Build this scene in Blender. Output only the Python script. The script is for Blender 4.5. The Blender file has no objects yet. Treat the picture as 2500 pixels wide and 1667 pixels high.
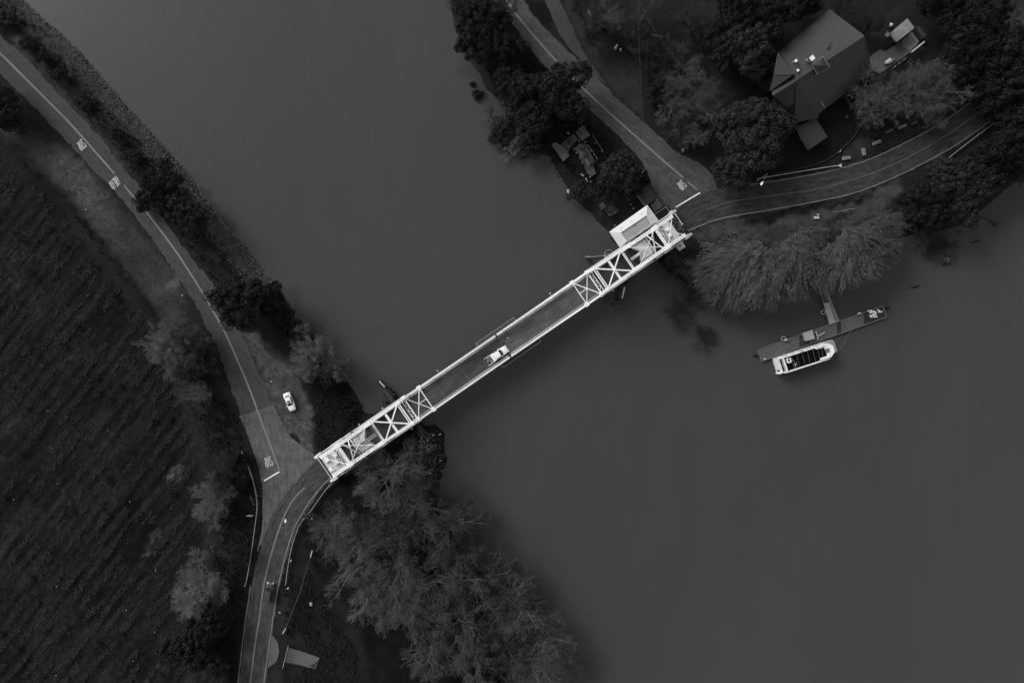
import bpy, math, random
import numpy as np
from mathutils import Vector, Matrix

SC = bpy.context.scene
COL = SC.collection
random.seed(7)
RNG = np.random.default_rng(11)
R = math.radians

# ------------------------------------------------------------------ camera, sky, sun, exposure
H = 165.0            # flying height over the levee road, metres
GS = 0.1             # metres per photo pixel at road level
CX, CY = 1250.0, 833.5
cam_d = bpy.data.cameras.new('camera')
cam = bpy.data.objects.new('camera', cam_d)
COL.objects.link(cam)
cam.location = (0, 0, H)
cam_d.sensor_width = 36.0
cam_d.lens = 36.0 * H / 250.0
cam_d.clip_end = 8000
SC.camera = cam

SUN_EL, SUN_AZ = 34.0, -50.0        # light comes from the upper left of the picture
w = bpy.data.worlds.new('World'); SC.world = w
w.use_nodes = True
wn, wl = w.node_tree.nodes, w.node_tree.links
wn.clear()
sky = wn.new('ShaderNodeTexSky'); sky.sky_type = 'NISHITA'; sky.sun_disc = False
sky.sun_elevation = R(SUN_EL); sky.sun_rotation = R(SUN_AZ)
sky.air_density = 1.0; sky.dust_density = 2.0
bw = wn.new('ShaderNodeRGBToBW')
bg = wn.new('ShaderNodeBackground'); bg.inputs['Strength'].default_value = 0.175
wo = wn.new('ShaderNodeOutputWorld')
wl.new(sky.outputs[0], bw.inputs[0]); wl.new(bw.outputs[0], bg.inputs['Color']); wl.new(bg.outputs[0], wo.inputs['Surface'])
sd = bpy.data.lights.new('sun', 'SUN'); sd.energy = 1.7; sd.angle = R(24); sd.color = (1, 1, 1)
sun = bpy.data.objects.new('sun', sd); COL.objects.link(sun)
az = R(SUN_AZ)
sdir = Vector((math.sin(az) * math.cos(R(SUN_EL)), math.cos(az) * math.cos(R(SUN_EL)), math.sin(R(SUN_EL))))
sun.rotation_euler = (-sdir).to_track_quat('-Z', 'Y').to_euler()
sun.location = (-60, 60, 120)
SC.view_settings.view_transform = 'Standard'
SC.view_settings.look = 'None'
SC.view_settings.gamma = 1.0
SC.view_settings.exposure = 0.3
SC.render.engine = 'CYCLES'

# ------------------------------------------------------------------ helpers
def P(px, py, z=0.0):
    """world point at height z that stands over photo pixel (px, py)"""
    k = GS * (H - z) / H
    return ((px - CX) * k, (CY - py) * k, z)

def tag(o, label=None, cat=None, group=None, kind=None):
    if label: o['label'] = label
    if cat: o['category'] = cat
    if group: o['group'] = group
    if kind: o['kind'] = kind
    return o

def empty(name, loc=(0, 0, 0), rz=0.0, label=None, cat=None, group=None):
    o = bpy.data.objects.new(name, None); COL.objects.link(o)
    o.empty_display_size = 0.2
    o.location = loc; o.rotation_euler = (0, 0, rz)
    return tag(o, label, cat, group)

def mesh_np(name, verts, faces, mat=None, smooth=False):
    """faces: (n,3) or (n,4) int array"""
    me = bpy.data.meshes.new(name)
    verts = np.asarray(verts, dtype=np.float32); faces = np.asarray(faces, dtype=np.int32)
    n, k = faces.shape
    me.vertices.add(len(verts)); me.vertices.foreach_set('co', verts.ravel())
    me.loops.add(n * k); me.loops.foreach_set('vertex_index', faces.ravel())
    me.polygons.add(n)
    me.polygons.foreach_set('loop_start', np.arange(0, n * k, k, dtype=np.int32))
    me.polygons.foreach_set('loop_total', np.full(n, k, dtype=np.int32))
    if smooth: me.polygons.foreach_set('use_smooth', np.ones(n, dtype=bool))
    me.update(calc_edges=True)
    if mat: me.materials.append(mat)
    return me

def link(name, me, parent=None, loc=(0, 0, 0)):
    o = bpy.data.objects.new(name, me); COL.objects.link(o)
    if parent: o.parent = parent
    else: o.location = loc
    return o

class MB:
    """collects shapes and links them as one mesh object"""
    def __init__(s): s.v = []; s.f = []
    def add(s, vs, fs):
        b = len(s.v); s.v += [tuple(p) for p in vs]; s.f += [tuple(b + i for i in f) for f in fs]
    def box(s, c, d, rz=0.0, ch=0.0):
        x, y, z = d[0] / 2, d[1] / 2, d[2] / 2
        cs, sn = math.cos(rz), math.sin(rz)
        def T(p): return (c[0] + p[0] * cs - p[1] * sn, c[1] + p[0] * sn + p[1] * cs, c[2] + p[2])
        if ch <= 0:
            vs = [(a, b, e) for e in (-z, z) for a, b in ((-x, -y), (x, -y), (x, y), (-x, y))]
            s.add([T(p) for p in vs], [(3, 2, 1, 0), (4, 5, 6, 7), (0, 1, 5, 4), (1, 2, 6, 5), (2, 3, 7, 6), (3, 0, 4, 7)])
        else:
            rings = []
            for zz, q in ((-z, ch), (-z + ch, 0), (z - ch, 0), (z, ch)):
                X, Y = x - q, y - q
                k = ch
                rings.append([(X - k, -Y, zz), (X, -Y + k, zz), (X, Y - k, zz), (X - k, Y, zz), (-X + k, Y, zz), (-X, Y - k, zz), (-X, -Y + k, zz), (-X + k, -Y, zz)])
            vs = [T(p) for r in rings for p in r]
            fs = [tuple(reversed(range(8))), tuple(24 + i for i in range(8))]
            for r in range(3):
                for i in range(8):
                    j = (i + 1) % 8
                    fs.append((r * 8 + i, r * 8 + j, r * 8 + 8 + j, r * 8 + 8 + i))
            s.add(vs, fs)
    def beam(s, p0, p1, wd, ht, up=(0, 0, 1)):
        p0, p1 = Vector(p0), Vector(p1); d = (p1 - p0)
        if d.length < 1e-6: return
        d.normalize(); up = Vector(up)
        sd_ = d.cross(up)
        if sd_.length < 1e-3: sd_ = d.cross(Vector((1, 0, 0)))
        sd_.normalize(); u = sd_.cross(d).normalized()
        a, b = sd_ * wd / 2, u * ht / 2
        vs = [p0 - a - b, p0 + a - b, p0 + a + b, p0 - a + b, p1 - a - b, p1 + a - b, p1 + a + b, p1 - a + b]
        s.add(vs, [(0, 1, 2, 3), (7, 6, 5, 4), (1, 0, 4, 5), (2, 1, 5, 6), (3, 2, 6, 7), (0, 3, 7, 4)])
    def tube(s, p0, p1, r0, r1=None, n=8, cap=True):
        if r1 is None: r1 = r0
        p0, p1 = Vector(p0), Vector(p1); d = (p1 - p0)
        if d.length < 1e-6: return
        d.normalize(); a = d.orthogonal().normalized(); b = d.cross(a)
        vs = []
        for p, r in ((p0, r0), (p1, r1)):
            for i in range(n):
                t = 2 * math.pi * i / n
                vs.append(p + a * math.cos(t) * r + b * math.sin(t) * r)
        fs = [(i, (i + 1) % n, n + (i + 1) % n, n + i) for i in range(n)]
        if cap: fs += [tuple(reversed(range(n))), tuple(range(n, 2 * n))]
        s.add(vs, fs)
    def prism(s, top, z0, z1=None):
        """top: list of (x,y[,z]); sides straight down to z0"""
        n = len(top)
        tp = [(p[0], p[1], p[2] if len(p) > 2 else z1) for p in top]
        bt = [(p[0], p[1], z0) for p in tp]
        s.add(tp + bt, [tuple(range(n)), tuple(range(2 * n - 1, n - 1, -1))] + [(i, n + i, n + (i + 1) % n, (i + 1) % n) for i in range(n)])
    def sheet(s, poly, th=0.12):
        """thick sheet from a 3d polygon"""
        n = len(poly)
        s.add(list(poly) + [(p[0], p[1], p[2] - th) for p in poly],
              [tuple(range(n)), tuple(range(2 * n - 1, n - 1, -1))] + [(i, n + i, n + (i + 1) % n, (i + 1) % n) for i in range(n)])
    def sphere(s, c, r, n=10, m=6, sq=1.0):
        vs = [(c[0], c[1], c[2] + r * sq)]
        for j in range(1, m):
            ph = math.pi * j / m
            for i in range(n):
                t = 2 * math.pi * i / n
                vs.append((c[0] + r * math.sin(ph) * math.cos(t), c[1] + r * math.sin(ph) * math.sin(t), c[2] + r * sq * math.cos(ph)))
        vs.append((c[0], c[1], c[2] - r * sq))
        fs = [(0, 1 + i, 1 + (i + 1) % n) for i in range(n)]
        for j in range(m - 2):
            for i in range(n):
                a = 1 + j * n
                fs.append((a + i, a + n + i, a + n + (i + 1) % n, a + (i + 1) % n))
        a = 1 + (m - 2) * n
        fs += [(a + (i + 1) % n, a + i, len(vs) - 1) for i in range(n)]
        s.add(vs, fs)
    def build(s, name, mat, parent=None, off=(0, 0, 0), smooth=False, **kw):
        top = parent is None
        if top and off == (0, 0, 0):
            a = np.array([tuple(p)[:3] for p in s.v]); mn, mx = a.min(0), a.max(0)
            off = (float((mn[0] + mx[0]) / 2), float((mn[1] + mx[1]) / 2), float(mn[2]))
        me = bpy.data.meshes.new(name)
        me.from_pydata([(p[0] - off[0], p[1] - off[1], p[2] - off[2]) for p in s.v], [], s.f)
        me.update()
        if smooth:
            me.polygons.foreach_set('use_smooth', [True] * len(me.polygons))
        me.materials.append(mat)
        o = link(name, me, parent, off)
        return tag(o, **kw)

def copy_tree(o, parent=None):
    c = o.copy(); COL.objects.link(c); c.parent = parent
    for ch in list(o.children): copy_tree(ch, c)
    return c

# ------------------------------------------------------------------ materials (a black and white scene: every colour is a grey)
def g4(v): return (v, v, v, 1.0)
def mat(name, val, rough=0.8, amt=0.35, scale=1.5, detail=6.0, spec=0.3, bump=0.0, bscale=None, metal=0.0,
        big=0.0, bigscale=0.08, objrand=0.0, stretch=None, coord='world', attr=None, rows=None, wave=None):
    """grey principled material with noise variation; `val` is the mean grey"""
    m = bpy.data.materials.new(name); m.use_nodes = True
    nt = m.node_tree; N, L = nt.nodes, nt.links
    N.clear()
    out = N.new('ShaderNodeOutputMaterial'); b = N.new('ShaderNodeBsdfPrincipled')
    L.new(b.outputs[0], out.inputs[0])
    b.inputs['Roughness'].default_value = rough
    b.inputs['Specular IOR Level'].default_value = spec
    b.inputs['Metallic'].default_value = metal
    if coord == 'world':
        g = N.new('ShaderNodeNewGeometry'); src = g.outputs['Position']
    elif coord == 'uv':
        g = N.new('ShaderNodeTexCoord'); src = g.outputs['UV']
    else:
        g = N.new('ShaderNodeTexCoord'); src = g.outputs['Object']
    def math_(op, a, bb, clamp=False):
        n = N.new('ShaderNodeMath'); n.operation = op; n.use_clamp = clamp
        for i, q in enumerate((a, bb)):
            if q is None: continue
            if isinstance(q, (int, float)): n.inputs[i].default_value = q
            else: L.new(q, n.inputs[i])
        return n.outputs[0]
    def noise(sc, det, vec=None, rgh=0.6, dist=0.0):
        n = N.new('ShaderNodeTexNoise'); n.inputs['Scale'].default_value = sc; n.inputs['Detail'].default_value = det
        n.inputs['Roughness'].default_value = rgh; n.inputs['Distortion'].default_value = dist
        L.new(vec if vec is not None else src, n.inputs['Vector'])
        return n.outputs[0]
    def mapped(rot, scl):
        mp = N.new('ShaderNodeMapping'); mp.vector_type = 'POINT'
        mp.inputs['Rotation'].default_value = (0, 0, rot)
        m2 = N.new('ShaderNodeMapping'); m2.inputs['Scale'].default_value = scl
        L.new(src, mp.inputs['Vector']); L.new(mp.outputs[0], m2.inputs['Vector']); return m2.outputs[0]
    vec = src
    if stretch: vec = mapped(stretch[0], stretch[1])
    # factor = 1 + 2*amt*(noise-.5)
    f = math_('MULTIPLY_ADD', noise(scale, detail, vec), 2.2 * amt)
    f.node.inputs[2].default_value = 1.0 - 1.1 * amt
    if big:
        f2 = math_('MULTIPLY_ADD', noise(bigscale, 3.0), 2.2 * big); f2.node.inputs[2].default_value = 1.0 - 1.1 * big
        f = math_('MULTIPLY', f, f2)
    if rows is not None:
        ra = N.new('ShaderNodeAttribute'); ra.attribute_name = 'rows'
        for rot, scl, am in rows:
            rn = noise(1.0, 5.0, mapped(rot, scl), 0.65)
            t = math_('SUBTRACT', rn, 0.5); t = math_('MULTIPLY', t, am); t = math_('MULTIPLY', t, ra.outputs['Fac'])
            t = math_('ADD', t, 1.0); t = math_('MAXIMUM', t, 0.15)
            f = math_('MULTIPLY', f, t)
    if wave:
        rot, per, am = wave
        wt = N.new('ShaderNodeTexWave'); wt.wave_type = 'BANDS'; wt.bands_direction = 'X'
        wt.inputs['Scale'].default_value = 0.314159 / per
        L.new(mapped(rot, (1, 1, 1)), wt.inputs['Vector'])
        t = math_('SUBTRACT', wt.outputs['Fac'], 0.5); t = math_('MULTIPLY', t, am); t = math_('ADD', t, 1.0)
        f = math_('MULTIPLY', f, t)
    if objrand:
        oi = N.new('ShaderNodeObjectInfo')
        t = math_('MULTIPLY_ADD', oi.outputs['Random'], 2 * objrand); t.node.inputs[2].default_value = 1 - objrand
        f = math_('MULTIPLY', f, t)
    if attr:
        at = N.new('ShaderNodeAttribute'); at.attribute_name = attr
        f = math_('MULTIPLY', f, at.outputs['Fac'])
    else:
        f = math_('MULTIPLY', f, val)
    f = math_('MAXIMUM', f, 0.0008)
    f = math_('MINIMUM', f, 0.9)
    cc = N.new('ShaderNodeCombineColor')
    for i in range(3): L.new(f, cc.inputs[i])
    L.new(cc.outputs[0], b.inputs['Base Color'])
    if bump:
        bp = N.new('ShaderNodeBump'); bp.inputs['Strength'].default_value = 1.0; bp.inputs['Distance'].default_value = bump
        L.new(noise(bscale or scale * 2, 4.0), bp.inputs['Height']); L.new(bp.outputs[0], b.inputs['Normal'])
    m['b'] = 1
    return m

M = {}
M['white'] = mat('white_paint', 0.74, 0.55, 0.24, 2.5, spec=0.4, big=0.10, bigscale=0.6)
M['white2'] = mat('weathered_white_paint', 0.55, 0.6, 0.3, 3.0, big=0.2, bigscale=0.5)
M['lace'] = mat('hole_shade_dark', 0.12, 0.8, 0.3, 4)  # tone of thin plates that paint the shade inside lacing holes
M['grey'] = mat('galvanised_steel', 0.26, 0.55, 0.3, 3.0, metal=0.0, spec=0.5)
M['greylt'] = mat('pale_steel', 0.42, 0.5, 0.2, 3.0, spec=0.5)
M['dark'] = mat('dark_steel', 0.02, 0.6, 0.4, 2.0)
M['mid'] = mat('mid_grey_paint', 0.14, 0.7, 0.35, 2.0)
M['conc'] = mat('counterweight_concrete', 0.48, 0.8, 0.22, 1.2, big=0.12, bigscale=0.4)
M['concmid'] = mat('old_concrete', 0.13, 0.85, 0.35, 1.5, big=0.3, bigscale=0.3, bump=0.01)
M['concdark'] = mat('damp_concrete', 0.05, 0.85, 0.4, 1.5, big=0.3, bigscale=0.3)
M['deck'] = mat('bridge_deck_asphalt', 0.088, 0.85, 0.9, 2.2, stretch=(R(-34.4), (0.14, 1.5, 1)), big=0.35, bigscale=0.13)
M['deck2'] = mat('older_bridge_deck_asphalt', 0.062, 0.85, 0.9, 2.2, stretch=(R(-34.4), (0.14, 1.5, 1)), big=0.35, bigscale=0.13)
M['deck3'] = mat('approach_asphalt_painted_shade', 0.036, 0.85, 0.9, 2.2, stretch=(R(-34.4), (0.14, 1.5, 1)), big=0.35, bigscale=0.13)  # copy of the deck asphalt, darkened to paint in the shade
M['wood'] = mat('weathered_timber', 0.035, 0.9, 0.6, 2.5, big=0.4, bigscale=0.5)
M['woodlt'] = mat('bleached_timber', 0.17, 0.9, 0.4, 2.5, big=0.3, bigscale=0.5)
M['wooddk'] = mat('wet_timber', 0.008, 0.7, 0.5, 2.5)
M['rock'] = mat('riprap_stone', 0.075, 0.9, 0.8, 2.5, big=0.5, bigscale=0.6, objrand=0.0)
M['glass'] = mat('dark_glass', 0.012, 0.12, 0.2, 1.0, spec=0.6)
M['glass2'] = mat('hazy_glass', 0.06, 0.15, 0.5, 3.0, spec=0.6)
M['black'] = mat('black_rubber', 0.006, 0.7, 0.2, 2.0)
M['carwhite'] = mat('white_car_paint', 0.82, 0.25, 0.04, 2.0, spec=0.5)
M['cardark'] = mat('dark_car_paint', 0.040, 0.25, 0.05, 2.0, spec=0.7)
M['chrome'] = mat('bright_lamp_lens', 0.7, 0.2, 0.1, 2.0, spec=0.8)
M['linew'] = mat('white_road_paint', 0.72, 0.8, 0.3, 2.5, big=0.3, bigscale=0.6)
M['linethin'] = mat('thin_white_road_paint', 0.17, 0.8, 0.4, 2.0, big=0.45, bigscale=0.2)
M['liney'] = mat('worn_centre_line_paint', 0.155, 0.8, 0.35, 3.0, big=0.35, bigscale=0.15)
M['bark'] = mat('pale_bark', 0.12, 0.9, 0.5, 3.0, coord='obj', objrand=0.3)
M['barkdk'] = mat('dark_bark', 0.012, 0.9, 0.5, 3.0, coord='obj')
M['twig'] = mat('bare_twigs', 0.078, 0.9, 0.5, 0.6, coord='obj', objrand=0.3)
M['twigpale'] = mat('pale_fuzzy_twigs', 0.125, 0.9, 0.5, 0.6, coord='obj', objrand=0.2)
M['twigdk'] = mat('dark_twigs', 0.033, 0.9, 0.5, 0.6, coord='obj', objrand=0.3)
M['leafdk'] = mat('dark_evergreen_leaves', 0.0145, 0.75, 0.7, 5.0, coord='obj', objrand=0.35, spec=0.25)
M['leafvig'] = mat('vignette_darkened_leaves', 0.008, 0.75, 0.7, 5.0, coord='obj', objrand=0.4, spec=0.2)  # evergreen leaves darkened to paint in corner vignetting
M['leafmd'] = mat('evergreen_leaves', 0.022, 0.75, 0.7, 5.0, coord='obj', objrand=0.3, spec=0.25)
M['leafpl'] = mat('pale_new_leaves', 0.075, 0.8, 0.7, 5.0, coord='obj', objrand=0.2)
M['willow'] = mat('willow_leaves', 0.075, 0.8, 0.9, 9.0, coord='obj', objrand=0.15)
# ------------------------------------------------------------------ lay of the land, traced in photo pixels at road level
WEST_SHORE = [(-3000, -3300), (-260, -330), (51, 0), (77, 28), (133, 74), (194, 130), (255, 204), (327, 283), (390, 352), (434, 400), (459, 433),
    (492, 479), (533, 538), (574, 581), (600, 607), (640, 662), (690, 722), (708, 759), (734, 794), (754, 815), (800, 872), (843, 930), (869, 968), (884, 1008),
    (900, 1014), (930, 1010), (985, 1035), (1030, 1045), (1062, 1040), (1084, 1059), (1080, 1081), (1082, 1113), (1076, 1134), (1072, 1170), (1068, 1200),
    (1075, 1250), (1115, 1335), (1160, 1420), (1200, 1500), (1230, 1600), (1250, 1667), (1450, 1900), (2600, 6000)]
EAST_SHORE = [(9000, -700), (2900, 330), (2500, 428), (2450, 462), (2400, 505), (2350, 545), (2300, 560), (2245, 566), (2200, 575), (2150, 620), (2090, 660),
    (2020, 690), (1960, 705), (1880, 712), (1800, 716), (1730, 705), (1680, 690), (1640, 668), (1618, 640), (1590, 622), (1540, 610), (1500, 590), (1486, 560), (1456, 535),
    (1449, 520), (1408, 488), (1387, 457), (1368, 421), (1344, 380), (1300, 365), (1262, 330), (1240, 285), (1215, 238), (1189, 215), (1176, 181), (1155, 153),
    (1136, 121), (1125, 102), (1112, 60), (1102, 0), (1080, -300), (850, -3000)]
RIVER = WEST_SHORE + [(30000, 30000), (60000, 0)] + EAST_SHORE + [(0, -9000), (-3000, -9000)]
TOE = [(-1500, -900), (-200, 170), (0, 342), (61, 400), (153, 482), (217, 553), (275, 627), (332, 701), (393, 783), (440, 870), (482, 1000), (515, 1090), (532, 1190),
       (536, 1300), (528, 1420), (505, 1540), (490, 1667), (470, 1900), (400, 4000)]
FIELD = TOE + [(-30000, 30000), (-30000, -3000)]

def pip(px, py, poly):
    ins = np.zeros(px.shape, bool); n = len(poly)
    for i in range(n):
        x0, y0 = poly[i]; x1, y1 = poly[(i + 1) % n]
        if y0 == y1: continue
        c = ((y0 > py) != (y1 > py)) & (px < (x1 - x0) * (py - y0) / (y1 - y0) + x0)
        ins ^= c
    return ins
def pdist(px, py, line, closed=False):
    d = np.full(px.shape, 1e12); n = len(line)
    for i in range(n if closed else n - 1):
        x0, y0 = line[i]; x1, y1 = line[(i + 1) % n]
        dx, dy = x1 - x0, y1 - y0
        t = np.clip(((px - x0) * dx + (py - y0) * dy) / (dx * dx + dy * dy + 1e-9), 0, 1)
        d = np.minimum(d, (px - x0 - t * dx) ** 2 + (py - y0 - t * dy) ** 2)
    return np.sqrt(d)
def sdist(px, py, poly):
    d = pdist(px, py, poly, True)
    return np.where(pip(px, py, poly), d, -d)
def sstep(a, b, x):
    t = np.clip((x - a) / (b - a), 0, 1); return t * t * (3 - 2 * t)
_tab = np.random.default_rng(5).random((257, 257))
def vnoise(x, y, s):
    x = np.asarray(x) / s; y = np.asarray(y) / s
    xi = np.floor(x).astype(int); yi = np.floor(y).astype(int); fx = x - xi; fy = y - yi
    fx = fx * fx * (3 - 2 * fx); fy = fy * fy * (3 - 2 * fy)
    a = _tab[xi % 256, yi % 256]; b = _tab[(xi + 1) % 256, yi % 256]; c = _tab[xi % 256, (yi + 1) % 256]; d = _tab[(xi + 1) % 256, (yi + 1) % 256]
    return (a * (1 - fx) + b * fx) * (1 - fy) + (c * (1 - fx) + d * fx) * fy
def hpx(px, py):
    """ground height under photo pixel"""
    px = np.asarray(px, float); py = np.asarray(py, float)
    dr = -sdist(px, py, RIVER)          # positive on land
    shore = sstep(-30, 62, dr)
    z = -4.9 + 4.9 * shore
    z = np.where(dr < -30, -4.9 - np.minimum(2.5, (-30 - dr) * 0.02), z)
    df = sdist(px, py, FIELD)
    z = z - 3.0 * sstep(-18, 45, df)
    z = z - 0.04 - 0.10 * vnoise(px, py, 23)
    fr = np.sin((px * 0.783 + py * 0.621) * 2 * np.pi / 29.0)
    z = z + sstep(30, 80, df) * fr * 0.10 * vnoise(px, py, 60)
    # low debris spit beside the west pier
    ds = pdist(px, py, [(1000, 1085), (1040, 1080), (1060, 1120), (1040, 1170)])
    z = np.where(ds < 55, np.maximum(z, -3.95 - 0.02 * np.maximum(ds - 22, 0) + 0.2 * vnoise(px, py, 9)), z)
    return z
def G(px, py, dz=0.0):
    z = float(hpx(np.array([px]), np.array([py]))[0]) + dz
    return P(px, py, z)

# --- painted tone of the ground (real colour differences: dry grass, mud, gravel; shade painted in on the east bank)
def build_ground():
    a = np.arange(-260, 2761, 5.0); b = np.arange(-240, 1906, 5.0)
    ext = np.array([40, 120, 300, 700, 1500, 4000, 12000, 29000.])
    xs = np.concatenate([-260 - ext[::-1], a, 2760 + ext]); ys = np.concatenate([-240 - ext[::-1], b, 1905 + ext])
    X, Y = np.meshgrid(xs, ys); px, py = X.ravel(), Y.ravel()
    z = hpx(px, py)
    k = GS * (H - z) / H
    V = np.stack([(px - CX) * k, (CY - py) * k, z], 1)
    nx, ny = len(xs), len(ys)
    i = np.arange(nx * ny).reshape(ny, nx)
    F = np.stack([i[1:, :-1].ravel(), i[1:, 1:].ravel(), i[:-1, 1:].ravel(), i[:-1, :-1].ravel()], 1)
    jx = px + 16 * (vnoise(px, py, 14) - .5) + 8 * (vnoise(px + 77, py, 6) - .5)
    jy = py + 16 * (vnoise(px + 500, py + 90, 14) - .5) + 8 * (vnoise(px, py + 77, 6) - .5)
    tone = np.full(px.shape, 0.0135)
    def lay(poly, val, fe=14, n=0.0, ns=20):
        nonlocal tone
        m = sstep(-fe, fe, sdist(jx, jy, poly))
        v = val * (1 + n * 2 * (vnoise(px, py, ns) - .5))
        tone = tone * (1 - m) + v * m
    df = sdist(jx, jy, FIELD)
    # west verge of dry grass between field edge and road
    lay([(-200, 100), (0, 215), (80, 290), (160, 365), (212, 410), (265, 470), (306, 520), (357, 580), (408, 650), (455, 730), (440, 800), (400, 770), (332, 680), (262, 590), (205, 515), (150, 455), (95, 400), (40, 350), (0, 320), (-200, 140)], 0.036, 12, 0.35, 30)
    lay([(118, 383), (168, 372), (215, 420), (228, 470), (300, 555), (270, 560), (180, 470), (135, 420)], 0.056, 9, 0.35, 12)
    lay([(410, 690), (425, 670), (438, 690), (430, 706), (402, 712)], 0.065, 5)
    lay([(0, 170), (60, 240), (110, 300), (150, 350), (120, 350), (50, 300), (0, 260), (-200, 100)], 0.012, 12)
    # strip between river road and riprap
    lay([(-200, -60), (0, 60), (110, 175), (190, 262), (300, 395), (350, 450), (440, 575), (545, 712), (580, 700), (490, 560), (400, 440), (310, 330), (200, 200), (90, 80), (0, 0), (-200, -200)], 0.011, 8, 0.5, 26)
    lay([(-60, -110), (51, 0), (133, 74), (194, 130), (255, 204), (327, 283), (390, 352), (434, 400), (492, 479), (574, 581), (640, 662), (660, 690), (625, 695), (545, 610), (470, 520), (405, 430), (345, 368), (285, 300), (215, 222), (150, 165), (100, 112), (30, 40), (-90, -80)], 0.036, 6, 0.45, 9)
    lay([(48, 92), (100, 150), (160, 225), (215, 285), (265, 340), (310, 400), (330, 430), (300, 420), (240, 345), (180, 275), (105, 195), (45, 130)], 0.026, 6, 0.4, 14)
    lay([(222, 285), (245, 282), (258, 295), (240, 312), (225, 300)], 0.05, 4)
    lay([(28, 90), (50, 86), (55, 104), (35, 112)], 0.04, 4)
    # sandy pull-off with the parked car
    lay([(588, 812), (625, 815), (665, 850), (700, 895), (735, 940), (755, 985), (764, 1040), (768, 1100), (740, 1100), (715, 1072), (690, 1045), (664, 985), (640, 930), (612, 870)], 0.062, 9, 0.35, 16)
    lay([(690, 945), (730, 950), (742, 1000), (725, 1015), (690, 990)], 0.05, 8)
    lay([(640, 830), (690, 862), (735, 900), (720, 915), (690, 885), (655, 860)], 0.03, 6)
    lay([(703, 1052), (722, 1062), (733, 1080), (722, 1080), (706, 1068)], 0.012, 3)
    # river bank beside the pull-off: dark soil
    lay([(745, 880), (800, 880), (850, 935), (885, 1000), (900, 1015), (850, 1060), (790, 1098), (768, 1090), (770, 1010), (752, 940)], 0.0065, 10, 0.5, 14)
    # grove floor, park on the south side
    lay([(815, 1170), (900, 1110), (1000, 1060), (1080, 1060), (1100, 1200), (1380, 1667), (1450, 1900), (900, 1900), (860, 1500), (760, 1400), (740, 1280)], 0.0055, 14, 0.5, 30)
    lay([(985, 1062), (1030, 1056), (1075, 1065), (1078, 1110), (1070, 1165), (1030, 1175), (1000, 1130)], 0.013, 8, 0.6, 7)
    lay([(715, 1300), (760, 1390), (840, 1480), (900, 1600), (900, 1900), (700, 1900), (690, 1640), (712, 1560), (700, 1480), (700, 1400)], 0.0105, 14, 0.4, 40)
    lay([(672, 1490), (700, 1440), (712, 1470), (695, 1540), (672, 1560)], 0.02, 6)
    lay([(655, 1660), (672, 1625), (690, 1640), (690, 1700), (650, 1720)], 0.02, 6)
    # field: bare soil with paler strips
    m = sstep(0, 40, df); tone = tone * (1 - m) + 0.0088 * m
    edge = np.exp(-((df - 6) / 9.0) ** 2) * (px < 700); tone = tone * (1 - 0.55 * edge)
    for poly, v in (([(415, 1145), (448, 1140), (450, 1160), (425, 1178), (412, 1165)], 0.045), ([(360, 1300), (390, 1292), (388, 1310), (352, 1362), (345, 1355), (370, 1322)], 0.045),
                    ([(405, 1610), (430, 1595), (428, 1615), (385, 1640), (340, 1690), (336, 1680)], 0.04), ([(330, 750), (345, 760), (300, 800)], 0.02),
                    ([(230, 1450), (250, 1460), (215, 1500)], 0.03), ([(270, 1230), (340, 1215), (370, 1290), (330, 1380), (270, 1370), (240, 1310)], 0.004), ([(200, 1450), (290, 1420), (300, 1480), (220, 1530)], 0.005), ([(180, 880), (260, 900), (250, 990), (170, 1000)], 0.0055), ([(0, 1560), (90, 1540), (70, 1660), (0, 1667)], 0.005), ([(95, 420), (180, 560), (120, 520), (60, 430)], 0.005), ([(0, 620), (60, 560), (90, 620), (30, 720)], 0.015)):
        lay(poly, v, 5)
    # east side
    lay([(1205, -200), (1205, 0), (1240, 40), (1262, 75), (1300, 130), (1340, 170), (1430, 258), (1470, 300), (1510, 335), (1545, 370), (1590, 440), (1560, 470), (1500, 470), (1400, 430), (1300, 330), (1200, 200), (1100, 0), (1090, -200)], 0.005, 8, 0.5, 20)  # dark bank below the north road: shade painted into the ground tone
    lay([(1425, 262), (1452, 282), (1500, 326), (1545, 372), (1570, 410), (1540, 400), (1500, 365), (1462, 325), (1425, 290)], 0.013, 5, 0.4, 10)
    lay([(1395, 50), (1420, 115), (1470, 185), (1515, 245), (1575, 298), (1560, 200), (1555, 150), (1500, 120), (1450, 60), (1400, 0), (1370, -50)], 0.026, 12, 0.2, 20)
    lay([(1290, 0), (1325, 0), (1350, 48), (1342, 72), (1318, 55), (1290, 20), (1260, -80), (1310, -80)], 0.006, 4)
    lay([(1640, 30), (1740, 0), (1790, 40), (1720, 90), (1660, 70)], 0.018, 16, 0.3, 10)
    lay([(1730, 150), (1752, 160), (1800, 200), (1826, 225), (1780, 240), (1758, 215), (1738, 180)], 0.021, 4)
    lay([(1640, 225), (1740, 210), (1750, 270), (1700, 300), (1640, 290)], 0.06, 16, 0.3, 14)
    lay([(2010, 20), (2200, -20), (2200, 60), (2150, 120), (2110, 80)], 0.014, 14, 0.3, 10)
    lay([(1680, 570), (1760, 540), (1830, 530), (1930, 512), (2010, 498), (2090, 480), (2200, 436), (2200, 470), (2150, 520), (2080, 560), (1960, 590), (1840, 600), (1740, 598), (1690, 590)], 0.046, 9, 0.3, 16)
    lay([(1825, 532), (1870, 522), (1960, 500), (2030, 494), (2090, 482), (2150, 470), (2090, 500), (2000, 512), (1930, 528), (1880, 548), (1820, 552)], 0.009, 6, 0.6, 10)
    lay([(2040, 528), (2072, 520), (2075, 530), (2030, 545), (2010, 548)], 0.012, 3)
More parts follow.
